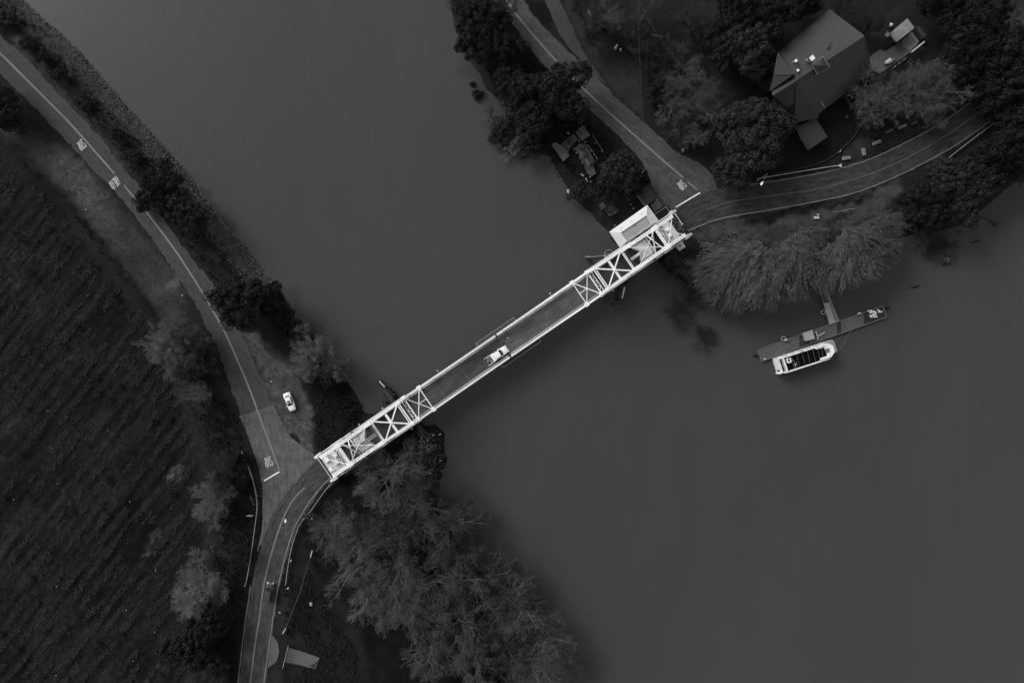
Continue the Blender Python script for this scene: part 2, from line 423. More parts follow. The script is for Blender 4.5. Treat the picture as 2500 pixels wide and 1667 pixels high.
    lay([(2120, 330), (2210, 290), (2320, 250), (2340, 275), (2280, 310), (2200, 352), (2130, 384), (2060, 406), (2050, 395), (2090, 360)], 0.0165, 8, 0.4, 10)
    lay([(2050, 372), (2090, 345), (2120, 345), (2110, 372), (2060, 394)], 0.03, 7, 0.3, 8)
    lay([(2160, 512), (2190, 535), (2195, 565), (2260, 530), (2230, 500), (2190, 490)], 0.0125, 4)
    lay([(1590, 440), (1600, 430), (1640, 500), (1600, 510), (1570, 480)], 0.04, 6)
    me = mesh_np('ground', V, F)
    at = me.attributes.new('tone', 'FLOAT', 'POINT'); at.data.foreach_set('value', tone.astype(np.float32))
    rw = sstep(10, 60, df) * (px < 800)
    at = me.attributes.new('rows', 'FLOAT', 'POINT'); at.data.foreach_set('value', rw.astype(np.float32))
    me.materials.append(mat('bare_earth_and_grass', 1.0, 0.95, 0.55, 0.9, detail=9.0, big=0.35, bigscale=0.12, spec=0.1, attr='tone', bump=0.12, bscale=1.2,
        rows=[(R(-52), (0.06, 0.40, 1.0), 4.2), (R(-52), (0.7, 2.2, 1.0), 4.0), (R(0), (0.05, 0.05, 1.0), 2.6), (R(0), (0.6, 0.6, 1.0), 1.6)]))
    me.polygons.foreach_set('use_smooth', np.ones(len(me.polygons), bool))
    tag(link('ground', me), kind='structure')
build_ground()

# --- water
def build_water():
    m = bpy.data.materials.new('river_water'); m.use_nodes = True
    N, L = m.node_tree.nodes, m.node_tree.links
    b = N['Principled BSDF']
    g = N.new('ShaderNodeNewGeometry')
    def noise(sc, det, rgh=.5, dist=0.0, rot=0.0, scl=(1, 1, 1)):
        mp = N.new('ShaderNodeMapping'); mp.inputs['Rotation'].default_value = (0, 0, rot); mp.inputs['Scale'].default_value = scl
        L.new(g.outputs['Position'], mp.inputs['Vector'])
        n = N.new('ShaderNodeTexNoise'); n.inputs['Scale'].default_value = sc; n.inputs['Detail'].default_value = det
        n.inputs['Roughness'].default_value = rgh; n.inputs['Distortion'].default_value = dist
        L.new(mp.outputs[0], n.inputs['Vector']); return n.outputs[0]
    def ma(op, a, bb, c=None):
        n = N.new('ShaderNodeMath'); n.operation = op
        for i, q in enumerate((a, bb, c)):
            if q is None: continue
            if isinstance(q, (int, float)): n.inputs[i].default_value = q
            else: L.new(q, n.inputs[i])
        return n.outputs[0]
    f = ma('MULTIPLY_ADD', noise(0.02, 4.0, .5, 1.0, R(50), (1.0, .35, 1)), 0.36, 0.82)
    f = ma('MULTIPLY', f, ma('MULTIPLY_ADD', noise(0.25, 5.0, .6, 1.5, R(50), (1.0, .4, 1)), 0.16, 0.92))
    f = ma('MULTIPLY', f, ma('MULTIPLY_ADD', noise(2.2, 3.0), 0.24, 0.88))
    f = ma('MULTIPLY', f, 0.049)
    cc = N.new('ShaderNodeCombineColor')
    for i in range(3): L.new(f, cc.inputs[i])
    L.new(cc.outputs[0], b.inputs['Base Color'])
    b.inputs['Roughness'].default_value = 0.09; b.inputs['IOR'].default_value = 1.33
    bp = N.new('ShaderNodeBump'); bp.inputs['Distance'].default_value = 0.012
    L.new(noise(0.9, 5.0, .6, .6, R(40), (1, .45, 1)), bp.inputs['Height']); L.new(bp.outputs[0], b.inputs['Normal'])
    mb = MB(); s = 2950
    mb.add([(-s, -s, -4), (s, -s, -4), (s, s, -4), (-s, s, -4)], [(0, 1, 2, 3)])
    mb.build('water', m, None, (0, 0, -4.0001), kind='structure')
build_water()

# --- roads: sheets with uv (u across, v along)
def dense(line, step=3.0):
    out = [line[0]]
    for (x0, y0), (x1, y1) in zip(line, line[1:]):
        n = max(1, int(math.hypot(x1 - x0, y1 - y0) / step))
        out += [(x0 + (x1 - x0) * i / n, y0 + (y1 - y0) * i / n) for i in range(1, n + 1)]
    return out
def smooth(line, it=3):
    for _ in range(it):
        q = [line[0]]
        for a, b in zip(line, line[1:]):
            q += [(a[0] * .75 + b[0] * .25, a[1] * .75 + b[1] * .25), (a[0] * .25 + b[0] * .75, a[1] * .25 + b[1] * .75)]
        line = q + [line[-1]]
    return line
def resample(line, n):
    p = np.array(line, float); d = np.concatenate([[0], np.cumsum(np.hypot(*np.diff(p, axis=0).T))])
    t = np.linspace(0, d[-1], n); return np.stack([np.interp(t, d, p[:, 0]), np.interp(t, d, p[:, 1])], 1)
def road_mat(name, val, amt=0.22, tracks=0.25):
    m = mat(name, val, 0.9, amt, 1.0, detail=9, big=0.32, bigscale=0.10, spec=0.15, bump=0.004, bscale=6)
    nt = m.node_tree; N, L = nt.nodes, nt.links
    b = next(n for n in N if n.type == 'BSDF_PRINCIPLED'); src = b.inputs['Base Color'].links[0].from_socket
    uv = N.new('ShaderNodeTexCoord'); mp = N.new('ShaderNodeMapping'); mp.inputs['Scale'].default_value = (9.0, 0.35, 1)
    L.new(uv.outputs['UV'], mp.inputs['Vector'])
    n = N.new('ShaderNodeTexNoise'); n.inputs['Scale'].default_value = 1.0; n.inputs['Detail'].default_value = 3.0
    L.new(mp.outputs[0], n.inputs['Vector'])
    ma = N.new('ShaderNodeMath'); ma.operation = 'MULTIPLY_ADD'; ma.inputs[1].default_value = 4.4 * tracks; ma.inputs[2].default_value = 1 - 2.2 * tracks
    L.new(n.outputs[0], ma.inputs[0])
    # hairline cracks
    vo = N.new('ShaderNodeTexVoronoi'); vo.feature = 'DISTANCE_TO_EDGE'; vo.inputs['Scale'].default_value = 0.11
    g = N.new('ShaderNodeNewGeometry'); nd = N.new('ShaderNodeTexNoise'); nd.inputs['Scale'].default_value = 0.5; nd.inputs['Detail'].default_value = 4
    L.new(g.outputs['Position'], nd.inputs['Vector'])
    va = N.new('ShaderNodeVectorMath'); va.operation = 'MULTIPLY_ADD'; va.inputs[1].default_value = (4, 4, 4)
    L.new(nd.outputs['Color'], va.inputs[0]); L.new(g.outputs['Position'], va.inputs[2]); L.new(va.outputs[0], vo.inputs['Vector'])
    lt = N.new('ShaderNodeMath'); lt.operation = 'LESS_THAN'; lt.inputs[1].default_value = 0.008; L.new(vo.outputs['Distance'], lt.inputs[0])
    c2 = N.new('ShaderNodeMath'); c2.operation = 'MULTIPLY_ADD'; c2.inputs[1].default_value = -0.22; c2.inputs[2].default_value = 1.0; L.new(lt.outputs[0], c2.inputs[0])
    mu = N.new('ShaderNodeMath'); mu.operation = 'MULTIPLY'; L.new(ma.outputs[0], mu.inputs[0]); L.new(c2.outputs[0], mu.inputs[1])
    vm = N.new('ShaderNodeVectorMath'); vm.operation = 'SCALE'
    L.new(src, vm.inputs[0]); L.new(mu.outputs[0], vm.inputs['Scale']); L.new(vm.outputs[0], b.inputs['Base Color'])
    return m
def strip_road(name, left, right, z, m, n=None, jit=(2.1, 2.1), cross=6):
    L_, R_ = smooth(left, 2), smooth(right, 2)
    ln = sum(math.hypot(b[0] - a[0], b[1] - a[1]) for a, b in zip(L_, L_[1:]))
    n = n or max(8, int(ln / 3))
    A, B = resample(L_, n), resample(R_, n)
    d = (B - A); d /= np.maximum(np.hypot(d[:, 0], d[:, 1])[:, None], 1e-6)
    ja = (vnoise(np.arange(n) * 3.0, np.full(n, 7.0), 9) - .5) * 3 * jit[0] + (RNG.random(n) - .5) * jit[0]
    jb = (vnoise(np.arange(n) * 3.0, np.full(n, 97.0), 9) - .5) * 3 * jit[1] + (RNG.random(n) - .5) * jit[1]
    A = A + d * ja[:, None]; B = B + d * jb[:, None]
    V = []; UV = []
    acc = 0.0; pm = None
    for i in range(n):
        mid = (A[i] + B[i]) / 2
        if pm is not None: acc += float(np.hypot(*(mid - pm))) * GS
        pm = mid
        for j in range(cross + 1):
            t = j / cross; p = A[i] * (1 - t) + B[i] * t
            V.append(P(p[0], p[1], z)); UV.append((t, acc))
    c = cross + 1
    F = [(i * c + j, (i + 1) * c + j, (i + 1) * c + j + 1, i * c + j + 1) for i in range(n - 1) for j in range(cross)]
    me = bpy.data.meshes.new(name); me.from_pydata(V, [], F); me.update()
    # make the faces look up
    if me.polygons[0].normal.z < 0:
        me.flip_normals()
    ul = me.uv_layers.new(name='UVMap')
    for lp in me.loops: ul.data[lp.index].uv = UV[lp.vertex_index]
    me.materials.append(m)
    return tag(link(name, me), kind='structure')
def poly_road(name, poly, z, m, jit=2.4):
    pts = dense(poly + [poly[0]], 4)[:-1]
    pts = [(x + (random.random() - .5) * jit, y + (random.random() - .5) * jit) for x, y in pts]
    import mathutils
    tri = mathutils.geometry.tessellate_polygon([[Vector((x, -y, 0)) for x, y in pts]])
    me = bpy.data.meshes.new(name); me.from_pydata([P(x, y, z) for x, y in pts], [], [tuple(t) for t in tri]); me.update()
    if me.polygons[0].normal.z < 0: me.flip_normals()
    ul = me.uv_layers.new(name='UVMap')
    for lp in me.loops:
        x, y = pts[lp.vertex_index]; ul.data[lp.index].uv = (x * .012, y * .1)
    me.materials.append(m)
    return tag(link(name, me), kind='structure')

RM_W = road_mat('levee_road_asphalt', 0.050, 0.28, 0.18)
RM_J = road_mat('junction_asphalt', 0.090, 0.42, 0.28)
RM_S = road_mat('south_road_asphalt', 0.050, 0.3, 0.42)
RM_N = road_mat('north_road_asphalt', 0.058, 0.4, 0.24)
RM_E = road_mat('east_road_asphalt', 0.037, 0.3, 0.5)
RM_D = road_mat('driveway_asphalt', 0.0075, 0.3, 0.1)
RM_G = road_mat('gravel_track', 0.046, 0.35, 0.1)
RM_P = road_mat('concrete_drive', 0.10, 0.2, 0.1)

strip_road('road', [(-120, 75), (0, 178), (77, 255), (153, 334), (212, 398), (265, 453), (306, 497), (357, 563), (408, 635), (463, 718), (504, 792), (530, 848), (555, 919), (578, 988), (590, 1024)],
           [(-120, -25), (0, 89), (48, 125), (102, 184), (179, 265), (240, 329), (293, 400), (344, 456), (434, 584), (472, 635), (538, 714), (570, 770), (590, 812), (617, 873), (644, 935), (665, 985), (672, 1000)], 0.0, RM_W)
poly_road('road', [(584, 1016), (615, 1006), (668, 988), (695, 1044), (712, 1068), (735, 1086), (760, 1104), (786, 1122), (760, 1150), (715, 1200), (690, 1245), (668, 1290), (650, 1330), (634, 1330),
                   (641, 1290), (641, 1244), (641, 1183), (630, 1134), (609, 1075), (597, 1040)], 0.004, RM_J)
strip_road('road', [(800, 1104), (777, 1124), (745, 1152), (712, 1186), (684, 1225), (662, 1262), (648, 1300), (635, 1340), (620, 1400), (611, 1440), (598, 1540), (581, 1667), (565, 1790)],
           [(838, 1150), (812, 1170), (790, 1190), (768, 1218), (748, 1246), (724, 1288), (706, 1340), (691, 1402), (680, 1447), (668, 1520), (660, 1590), (650, 1667), (636, 1790)], 0.008, RM_S)
strip_road('road', [(1130, -120), (1204, 0), (1238, 40), (1259, 68), (1298, 125), (1332, 162), (1380, 215), (1429, 258), (1464, 292), (1504, 326), (1539, 364), (1564, 387), (1582, 427), (1600, 467), (1640, 515), (1655, 530)],
           [(1205, -120), (1275, 0), (1325, 66), (1370, 110), (1417, 150), (1460, 190), (1497, 232), (1510, 246), (1573, 299), (1624, 345), (1658, 378), (1700, 391), (1735, 420), (1752, 455), (1760, 490), (1760, 520)], 0.0, RM_N)
strip_road('road', [(1290, -120), (1330, 0), (1351, 49), (1375, 100), (1420, 150), (1450, 185)],
           [(1330, -120), (1361, 0), (1395, 55), (1417, 121), (1468, 187), (1480, 205)], 0.004, RM_G)
strip_road('road', [(1628, 530), (1650, 512), (1700, 480), (1760, 458), (1832, 447), (1947, 430), (2040, 411), (2115, 390), (2199, 352), (2276, 312), (2337, 272), (2420, 208), (2520, 110), (2640, -30)],
           [(1655, 580), (1679, 567), (1700, 558), (1753, 538), (1815, 527), (1913, 511), (1998, 495), (2060, 482), (2136, 457), (2222, 419), (2308, 373), (2370, 334), (2440, 285), (2540, 190), (2680, 40)], 0.008, RM_E)
poly_road('driveway', [(1953, 300), (1991, 287), (2030, 300), (2070, 282), (2098, 300), (2087, 332), (2049, 368), (2004, 396), (1976, 403), (1940, 410), (1900, 417), (1855, 430), (1845, 415), (1880, 390)], -0.005, RM_D)
poly_road('driveway', [(662, 1553), (667, 1551), (680, 1570), (681, 1593), (675, 1616), (653, 1630)], 0.012, RM_P)

# --- painted lines and words
def paint(name, line, wd, z, m, gap=None):
    pts = np.array(dense(smooth(line, 2), 6)); n = len(pts)
    t = np.gradient(pts, axis=0); t /= np.hypot(t[:, 0], t[:, 1])[:, None]
    nr = np.stack([-t[:, 1], t[:, 0]], 1) * (wd / GS / 2)
    V = []
    for i in range(n):
        V += [P(pts[i, 0] + nr[i, 0], pts[i, 1] + nr[i, 1], z), P(pts[i, 0] - nr[i, 0], pts[i, 1] - nr[i, 1], z)]
    F = [(2 * i, 2 * i + 1, 2 * i + 3, 2 * i + 2) for i in range(n - 1) if not (gap and (i % gap[0]) < gap[1])]
    me = bpy.data.meshes.new(name); me.from_pydata(V, [], F); me.update()
    if me.polygons[0].normal.z < 0: me.flip_normals()
    me.materials.append(m)
    return tag(link(name, me), kind='structure')
WCL = [(-120, 20), (0, 130), (56, 186), (112, 242), (163, 293), (212, 347), (258, 400), (279, 424)]
paint('road_line', WCL, 0.42, 0.006, M['liney'])
paint('road_line', [(303, 452), (310, 462), (357, 517), (406, 581), (439, 627), (490, 707), (518, 755), (553, 817), (587, 896), (610, 950), (628, 1000)], 0.42, 0.006, M['liney'])
paint('road_line', [(626, 996), (633, 1014), (646, 1050), (658, 1081), (682, 1147)], 0.48, 0.010, M['liney'])
paint('road_line', [(1180, -90), (1236, 0), (1260, 36), (1306, 91), (1351, 142), (1393, 187), (1440, 232), (1500, 287), (1520, 304), (1590, 367), (1668, 434)], 0.42, 0.006, M['liney'])
paint('road_line', [(1679, 444), (1702, 464)], 0.42, 0.006, M['liney'])
paint('road_line', [(744, 1190), (716, 1216), (693, 1259), (675, 1308), (658, 1366), (642, 1433), (632, 1517), (623, 1568), (611, 1667), (600, 1760)], 0.36, 0.014, M['liney'])
paint('road_line', [(808, 1165), (788, 1183), (765, 1211), (744, 1241), (719, 1285), (701, 1338), (688, 1390), (677, 1440), (668, 1500), (657, 1570), (644, 1667), (632, 1760)], 0.24, 0.014, M['linethin'])
paint('road_line', [(611, 1428), (606, 1470), (593, 1555), (581, 1667), (570, 1760)], 0.20, 0.014, M['linethin'])
paint('road_line', [(642, 1270), (641, 1295), (635, 1320), (629, 1345)], 0.18, 0.014, M['linethin'])
paint('road_line', [(1832, 451), (1947, 434), (2040, 415), (2115, 394), (2199, 355), (2276, 315), (2337, 275), (2420, 210)], 0.17, 0.014, M['linethin'])
paint('road_line', [(1679, 564), (1700, 555), (1753, 534), (1815, 523), (1913, 507), (1998, 491), (2072, 476), (2136, 454), (2222, 416), (2308, 370), (2337, 353), (2440, 280)], 0.19, 0.014, M['linethin'])
M['linefade'] = mat('faded_centre_line_paint', 0.075, 0.85, 0.4, 2.0, big=0.5, bigscale=0.15)
paint('road_line', [(1726, 512), (1760, 498), (1806, 488), (1913, 474), (1998, 462), (2083, 439), (2127, 424), (2203, 393), (2260, 361), (2327, 320), (2375, 286), (2423, 250)], 0.30, 0.014, M['linefade'])
paint('stop_line', [(645, 1173), (682, 1151)], 0.34, 0.016, M['linew'])
paint('stop_line', [(1650, 506), (1695, 479), (1709, 471)], 0.30, 0.016, M['linew'])
def _arc(cx, cy, rx, ry, a0, a1, n=10): return [(cx + rx * math.cos(R(a0 + (a1 - a0) * i / n)), cy + ry * math.sin(R(a0 + (a1 - a0) * i / n))) for i in range(n + 1)]
GLY = {'S': [_arc(.5, .74, .42, .22, 20, 270, 12) + _arc(.5, .27, .42, .25, 90, -160, 12)], 'T': [[(.5, 0), (.5, .93)], [(0, .95), (1, .95)]],
       'O': [_arc(.5, .5, .42, .46, 0, 360, 20)], 'P': [[(.1, 0), (.1, 1)], [(.1, .96), (.6, .96)] + _arc(.6, .72, .34, .24, 90, -90, 8) + [(.1, .48)]],
       'A': [[(.0, 0), (.5, 1), (1, 0)], [(.2, .36), (.8, .36)]], 'H': [[(.1, 0), (.1, 1)], [(.9, 0), (.9, 1)], [(.1, .5), (.9, .5)]],
       'E': [[(.1, 0), (.1, 1)], [(.1, .96), (.95, .96)], [(.1, .52), (.8, .52)], [(.1, .04), (.95, .04)]], 'D': [[(.1, 0), (.1, 1)], [(.1, .96), (.45, .96)] + _arc(.45, .5, .46, .46, 90, -90, 10) + [(.1, .04)]]}
def lettering(txt, a, b, c, z, m, wd=.095):
    """a: foot of the first letter's outer corner, b: foot of the last letter, c: head of the first letter (photo pixels)"""
    A, B_, C_ = (Vector(P(*q, z)) for q in (a, b, c)); U, W = B_ - A, C_ - A; n = len(txt); mb = MB(); k = 0
    for i, chr_ in enumerate(txt):
        x0 = i / n + .04 / n * 2; w_ = (1 - .26) / n
        for st in GLY[chr_]:
            pts = [A + U * (x0 + p[0] * w_) + W * p[1] for p in st]; k += 1; dz = Vector((0, 0, .0015 * (k % 4)))
            L_, R_ = [], []
            for q in range(len(pts)):
                d = (pts[min(q + 1, len(pts) - 1)] - pts[max(q - 1, 0)]).normalized(); s_ = Vector((-d.y, d.x, 0)) * wd / 2
                L_.append(pts[q] + s_ + dz); R_.append(pts[q] - s_ + dz)
            mb.add(L_ + R_, [(q, len(L_) + q, len(L_) + q + 1, q + 1) for q in range(len(L_) - 1)])
    return mb.build('road_lettering', m, kind='structure')
lettering('STOP', (659.5, 1112), (641.5, 1118.5), (667.5, 1135.5), 0.016, M['linew'])
lettering('STOP', (198, 339), (184.5, 351.5), (212.5, 357.5), 0.010, M['linew'])
lettering('AHEAD', (283, 429), (264.5, 447), (296, 446.5), 0.012, M['linew'], .09)
lettering('STOP', (1662.5, 438.5), (1649.5, 450.5), (1678.5, 454.5), 0.010, M['linew'])
# ------------------------------------------------------------------ riprap and ground cover (uncountable stuff)
def ico_rocks(name, pts, sizes, m, label, cat, lift=0.0):
    t = (1 + 5 ** .5) / 2
    iv = np.array([(-1, t, 0), (1, t, 0), (-1, -t, 0), (1, -t, 0), (0, -1, t), (0, 1, t), (0, -1, -t), (0, 1, -t), (t, 0, -1), (t, 0, 1), (-t, 0, -1), (-t, 0, 1)], float)
    iv /= np.linalg.norm(iv[0])
    fc = np.array([(0, 11, 5), (0, 5, 1), (0, 1, 7), (0, 7, 10), (0, 10, 11), (1, 5, 9), (5, 11, 4), (11, 10, 2), (10, 7, 6), (7, 1, 8), (3, 9, 4), (3, 4, 2), (3, 2, 6), (3, 6, 8), (3, 8, 9), (4, 9, 5), (2, 4, 11), (6, 2, 10), (8, 6, 7), (9, 8, 1)])
    n = len(pts)
    ax = RNG.normal(size=(n, 3, 3)); q, _ = np.linalg.qr(ax)
    sc = sizes[:, None] * (0.65 + 0.7 * RNG.random((n, 3)))
    vv = iv[None] * sc[:, None, :] * (0.8 + 0.4 * RNG.random((n, 12, 1)))
    vv = np.einsum('nij,nkj->nki', q, vv) + np.array(pts)[:, None, :]
    V = vv.reshape(-1, 3); F = (fc[None] + 12 * np.arange(n)[:, None, None]).reshape(-1, 3)
    o = link(name, mesh_np(name, V, F, m))
    return tag(o, label, cat, kind='stuff')
def along(line, n, offs):
    """n random photo points beside a polyline, offset range in px to its left side"""
    p = np.array(line, float); seg = np.hypot(*np.diff(p, axis=0).T); cum = np.concatenate([[0], np.cumsum(seg)])
    t = RNG.random(n) * cum[-1]; x = np.interp(t, cum, p[:, 0]); y = np.interp(t, cum, p[:, 1])
    i = np.clip(np.searchsorted(cum, t) - 1, 0, len(p) - 2); d = np.diff(p, axis=0)[i]; d /= np.hypot(d[:, 0], d[:, 1])[:, None]
    o = offs(RNG.random(n))
    return x - d[:, 1] * -o * -1, y + d[:, 0] * o
def ground_pts(x, y, dz=0.0):
    z = hpx(x, y); k = GS * (H - z) / H
    return np.stack([(x - CX) * k, (CY - y) * k, z + dz], 1)
RR = [(-60, -120), (51, 0), (77, 28), (133, 74), (194, 130), (255, 204), (327, 283), (390, 352), (434, 400), (459, 433), (492, 479), (533, 538), (574, 581), (600, 607), (640, 662), (672, 700)]
x, y = along(RR, 14000, lambda r: -6 + 58 * r ** 1.5)
keep = (RNG.random(len(x)) < np.clip(1.15 - 0.8 * vnoise(x, y, 22), 0.1, 1)) ; x, y = x[keep], y[keep]
wdt = pdist(x, y, RR); keep = RNG.random(len(x)) < np.where((x > 200) | (wdt < 46), 1, .5); x, y = x[keep], y[keep]
ico_rocks('riprap', ground_pts(x, y, -0.02), (0.05 + 0.20 * RNG.random(len(x)) ** 2.2) * np.where(pdist(x, y, RR) < 12, 1.25, .85), M['rock'], 'band of broken grey stone along the west water edge', 'riprap')
xs, ys = [], []
for cx_, cy_, rx, ry, n in ((870, 985, 16, 40, 180), (862, 930, 14, 22, 60), (722, 770, 16, 30, 160), (1045, 1120, 34, 42, 160), (1000, 1075, 30, 14, 50)):
    a = RNG.normal(size=(n, 2)) * .5; xs.append(cx_ + a[:, 0] * rx); ys.append(cy_ + a[:, 1] * ry)
x, y = np.concatenate(xs), np.concatenate(ys)
ico_rocks('rubble', ground_pts(x, y, 0.03), 0.05 + 0.12 * RNG.random(len(x)) ** 2, M['rock'], 'loose pale rubble scattered on the dark bank near the west bridge pier', 'rubble')

def tufts(name, pts, size, m, label, cat, blades=9, height=1.0):
    n = len(pts)
    base = np.repeat(pts, blades, 0); N_ = n * blades
    sz = np.repeat(size, blades) * (0.5 + RNG.random(N_))
    th = RNG.random(N_) * 2 * np.pi; el = R(15) + RNG.random(N_) * R(60)
    d = np.stack([np.cos(th) * np.cos(el), np.sin(th) * np.cos(el), np.sin(el) * height], 1)
    sd_ = np.stack([-np.sin(th), np.cos(th), np.zeros(N_)], 1)
    st = base + d * (sz * RNG.random(N_) * .5)[:, None]
    a = st - sd_ * (sz * .16)[:, None]; b = st + sd_ * (sz * .16)[:, None]; c = st + d * sz[:, None] + np.array([0, 0, -.1]) * sz[:, None]
    V = np.stack([a, b, c], 1).reshape(-1, 3); F = np.arange(N_ * 3).reshape(-1, 3)
    return tag(link(name, mesh_np(name, V, F, m)), label, cat, kind='stuff')
M['weeds'] = mat('dark_weeds', 0.017, 0.9, 0.6, 0.9, big=0.5, bigscale=0.15, spec=0.15)
M['drygrass'] = mat('dry_grass', 0.05, 0.9, 0.5, 0.9, big=0.5, bigscale=0.2, spec=0.15)
def scatter(n, polys, seedp=0):
    X, Y = [], []
    for poly, w_ in polys:
        p = np.array(poly); mn, mx = p.min(0), p.max(0); k = int(n * w_)
        x = mn[0] + RNG.random(k * 4) * (mx[0] - mn[0]); y = mn[1] + RNG.random(k * 4) * (mx[1] - mn[1])
        s = pip(x, y, poly) & (vnoise(x, y, 12) + .5 * vnoise(x, y, 5) > .45 + .45 * RNG.random(len(x))); x, y = x[s][:k], y[s][:k]; X.append(x); Y.append(y)
    return np.concatenate(X), np.concatenate(Y)
x, y = scatter(9000, [([(48, 92), (0, 40), (0, 0), (20, 0), (110, 80), (250, 250), (390, 400), (560, 640), (600, 690), (545, 712), (440, 575), (350, 450), (300, 395), (200, 270), (110, 175)], .30),
    ([(770, 900), (830, 900), (885, 1000), (860, 1050), (790, 1095), (770, 1085), (772, 1000)], .06),
    ([(61, 392), (153, 470), (217, 540), (275, 615), (332, 690), (393, 770), (380, 800), (300, 690), (217, 575), (130, 475), (40, 402)], .07),
    ([(440, 960), (500, 900), (570, 1000), (600, 1100), (620, 1200), (620, 1300), (600, 1440), (585, 1540), (570, 1667), (490, 1667), (520, 1400), (535, 1200), (500, 1050)], .28),
    ([(690, 1400), (760, 1400), (850, 1560), (900, 1667), (700, 1667), (790, 1600), (700, 1550)], .08),
    ([(1180, 150), (1290, 130), (1400, 240), (1500, 330), (1580, 440), (1500, 480), (1380, 440), (1250, 330)], .12),
    ([(1640, 600), (1700, 600), (1800, 570), (1760, 700), (1660, 690), (1600, 630)], .06)])
tufts('undergrowth', ground_pts(x, y), 0.28 + 0.4 * RNG.random(len(x)), M['weeds'], 'dark weeds and brambles covering the levee banks', 'undergrowth')
x, y = scatter(5000, [([(40, 340), (110, 350), (212, 410), (306, 520), (408, 650), (455, 730), (400, 780), (275, 600), (153, 455)], .4),
    ([(1690, 590), (1830, 560), (2000, 540), (2150, 500), (2180, 520), (2100, 575), (1960, 600), (1830, 620), (1700, 610)], .35),
    ([(590, 820), (640, 850), (700, 920), (764, 1040), (768, 1098), (740, 1095), (690, 1040), (640, 930)], .12), ([(1500, 470), (1580, 440), (1600, 480), (1570, 500)], .05), ([(2070, 372), (2210, 300), (2330, 255), (2320, 280), (2200, 345)], .08)])
tufts('grass', ground_pts(x, y), 0.14 + 0.2 * RNG.random(len(x)), M['drygrass'], 'dry pale grass on the verges and the river bank', 'grass', 7, 0.7)

rows_x, rows_y = [], []
while sum(len(a) for a in rows_x) < 34000:
    a = RNG.random(6000) * 640 - 80; b = 330 + RNG.random(6000) * 1400
    r_ = np.round((a * .783 + b * .621) / 29.0) * 29.0 + RNG.normal(size=6000) * 3.4; s_ = -a * .621 + b * .783
    a, b = r_ * .783 - s_ * .621, r_ * .621 + s_ * .783
    k = (sdist(a, b, FIELD) > 26) & (vnoise(r_ + 300, s_ + 900, 34) * .6 + vnoise(r_ * 2.2 + 40, s_ * .5 + 1300, 30) * .7 > .70)
    rows_x.append(a[k]); rows_y.append(b[k])
x, y = np.concatenate(rows_x), np.concatenate(rows_y)
M['rowgrass'] = mat('row_grass', 0.036, 0.9, 0.6, 1.2, big=0.5, bigscale=0.12, spec=0.1)
tufts('row_grass', ground_pts(x, y), 0.18 + 0.36 * RNG.random(len(x)), M['rowgrass'], 'tufts of grass growing in diagonal rows across the field', 'grass', 6, 0.8)

# ------------------------------------------------------------------ trees
def seg_mesh(name, S, m, sides=3):
    """S: rows of x0 y0 z0 x1 y1 z1 r0 r1"""
    S = np.asarray(S); p0, p1 = S[:, :3], S[:, 3:6]; d = p1 - p0; d /= np.maximum(np.linalg.norm(d, axis=1), 1e-6)[:, None]
    up = np.where(np.abs(d[:, 2:3]) > .9, np.array([[1., 0, 0]]), np.array([[0, 0, 1.]]))
    a = np.cross(d, up); a /= np.linalg.norm(a, axis=1)[:, None]; b = np.cross(d, a)
    V = []
    for p, r in ((p0, S[:, 6]), (p1, S[:, 7])):
        for i in range(sides):
            t = 2 * np.pi * i / sides
            V.append(p + (a * math.cos(t) + b * math.sin(t)) * r[:, None])
    V = np.stack(V, 1).reshape(-1, 3)
    f = np.array([(i, (i + 1) % sides, sides + (i + 1) % sides, sides + i) for i in range(sides)])
    F = (f[None] + 2 * sides * np.arange(len(S))[:, None, None]).reshape(-1, 4)
    return mesh_np(name, V, F, m)
def bare_segs(seed, Rr=7.0, Ht=11.0, dens=1.0, fine=0.022, spread=1.0):
    """big limbs, twigs"""
    rg = np.random.default_rng(seed); big, tw = [], []
    def branch(p, d, L, r, lev):
        n = (4, 4, 3, 2, 1)[lev]; pts = [np.array(p, float)]; dd = np.array(d, float); 
        for i in range(n):
            dd = dd + rg.normal(size=3) * (.15, .15, .16, .16, .15)[lev] + np.array([0, 0, (.10, .06, .09, .08, .0)[lev]])
            dd /= np.linalg.norm(dd); pts.append(pts[-1] + dd * L / n)
        rs = np.linspace(r, r * (.45 if lev < 4 else .4), n + 1)
        for i in range(n):
            (big if lev < 2 else tw).append((*pts[i], *pts[i + 1], rs[i], rs[i + 1]))
        if lev == 4: return
        k = int(round((6, 5, 6, 4)[lev] * (dens if lev > 1 else 1) + rg.random() - .5))
        for j in range(k):
            t = .25 + .75 * (j + rg.random()) / k; t = min(t, .999); i = int(t * n); q = pts[i] + (pts[i + 1] - pts[i]) * (t * n - i)
            v = rg.normal(size=3); v -= v.dot(dd) * dd; v /= np.linalg.norm(v); ang = R(22 + 28 * rg.random())
            nd = dd * math.cos(ang) + v * math.sin(ang); nd[2] = nd[2] * .8 + .12; nd /= np.linalg.norm(nd)
            branch(q, nd, L * (.44 + .24 * rg.random()) * (1.12 - .3 * t), max(rs[i] * .5, fine), lev + 1)
    th0 = Ht * .22
    big.append((0, 0, -.6, 0, 0, th0, Ht * .032, Ht * .026))
    nl = 8
    for i in range(nl):
        a = 2 * math.pi * (i + rg.random() * .7) / nl; el = R(28 + 42 * rg.random()) if i < 5 else R(75)
        branch((0, 0, th0 * (.8 + .2 * rg.random())), (math.cos(a) * math.cos(el) * spread, math.sin(a) * math.cos(el) * spread, math.sin(el)), Rr * (.62 + .16 * rg.random()), Ht * .0145, 0)
    big, tw = np.array(big), np.array(tw)
    return big, tw
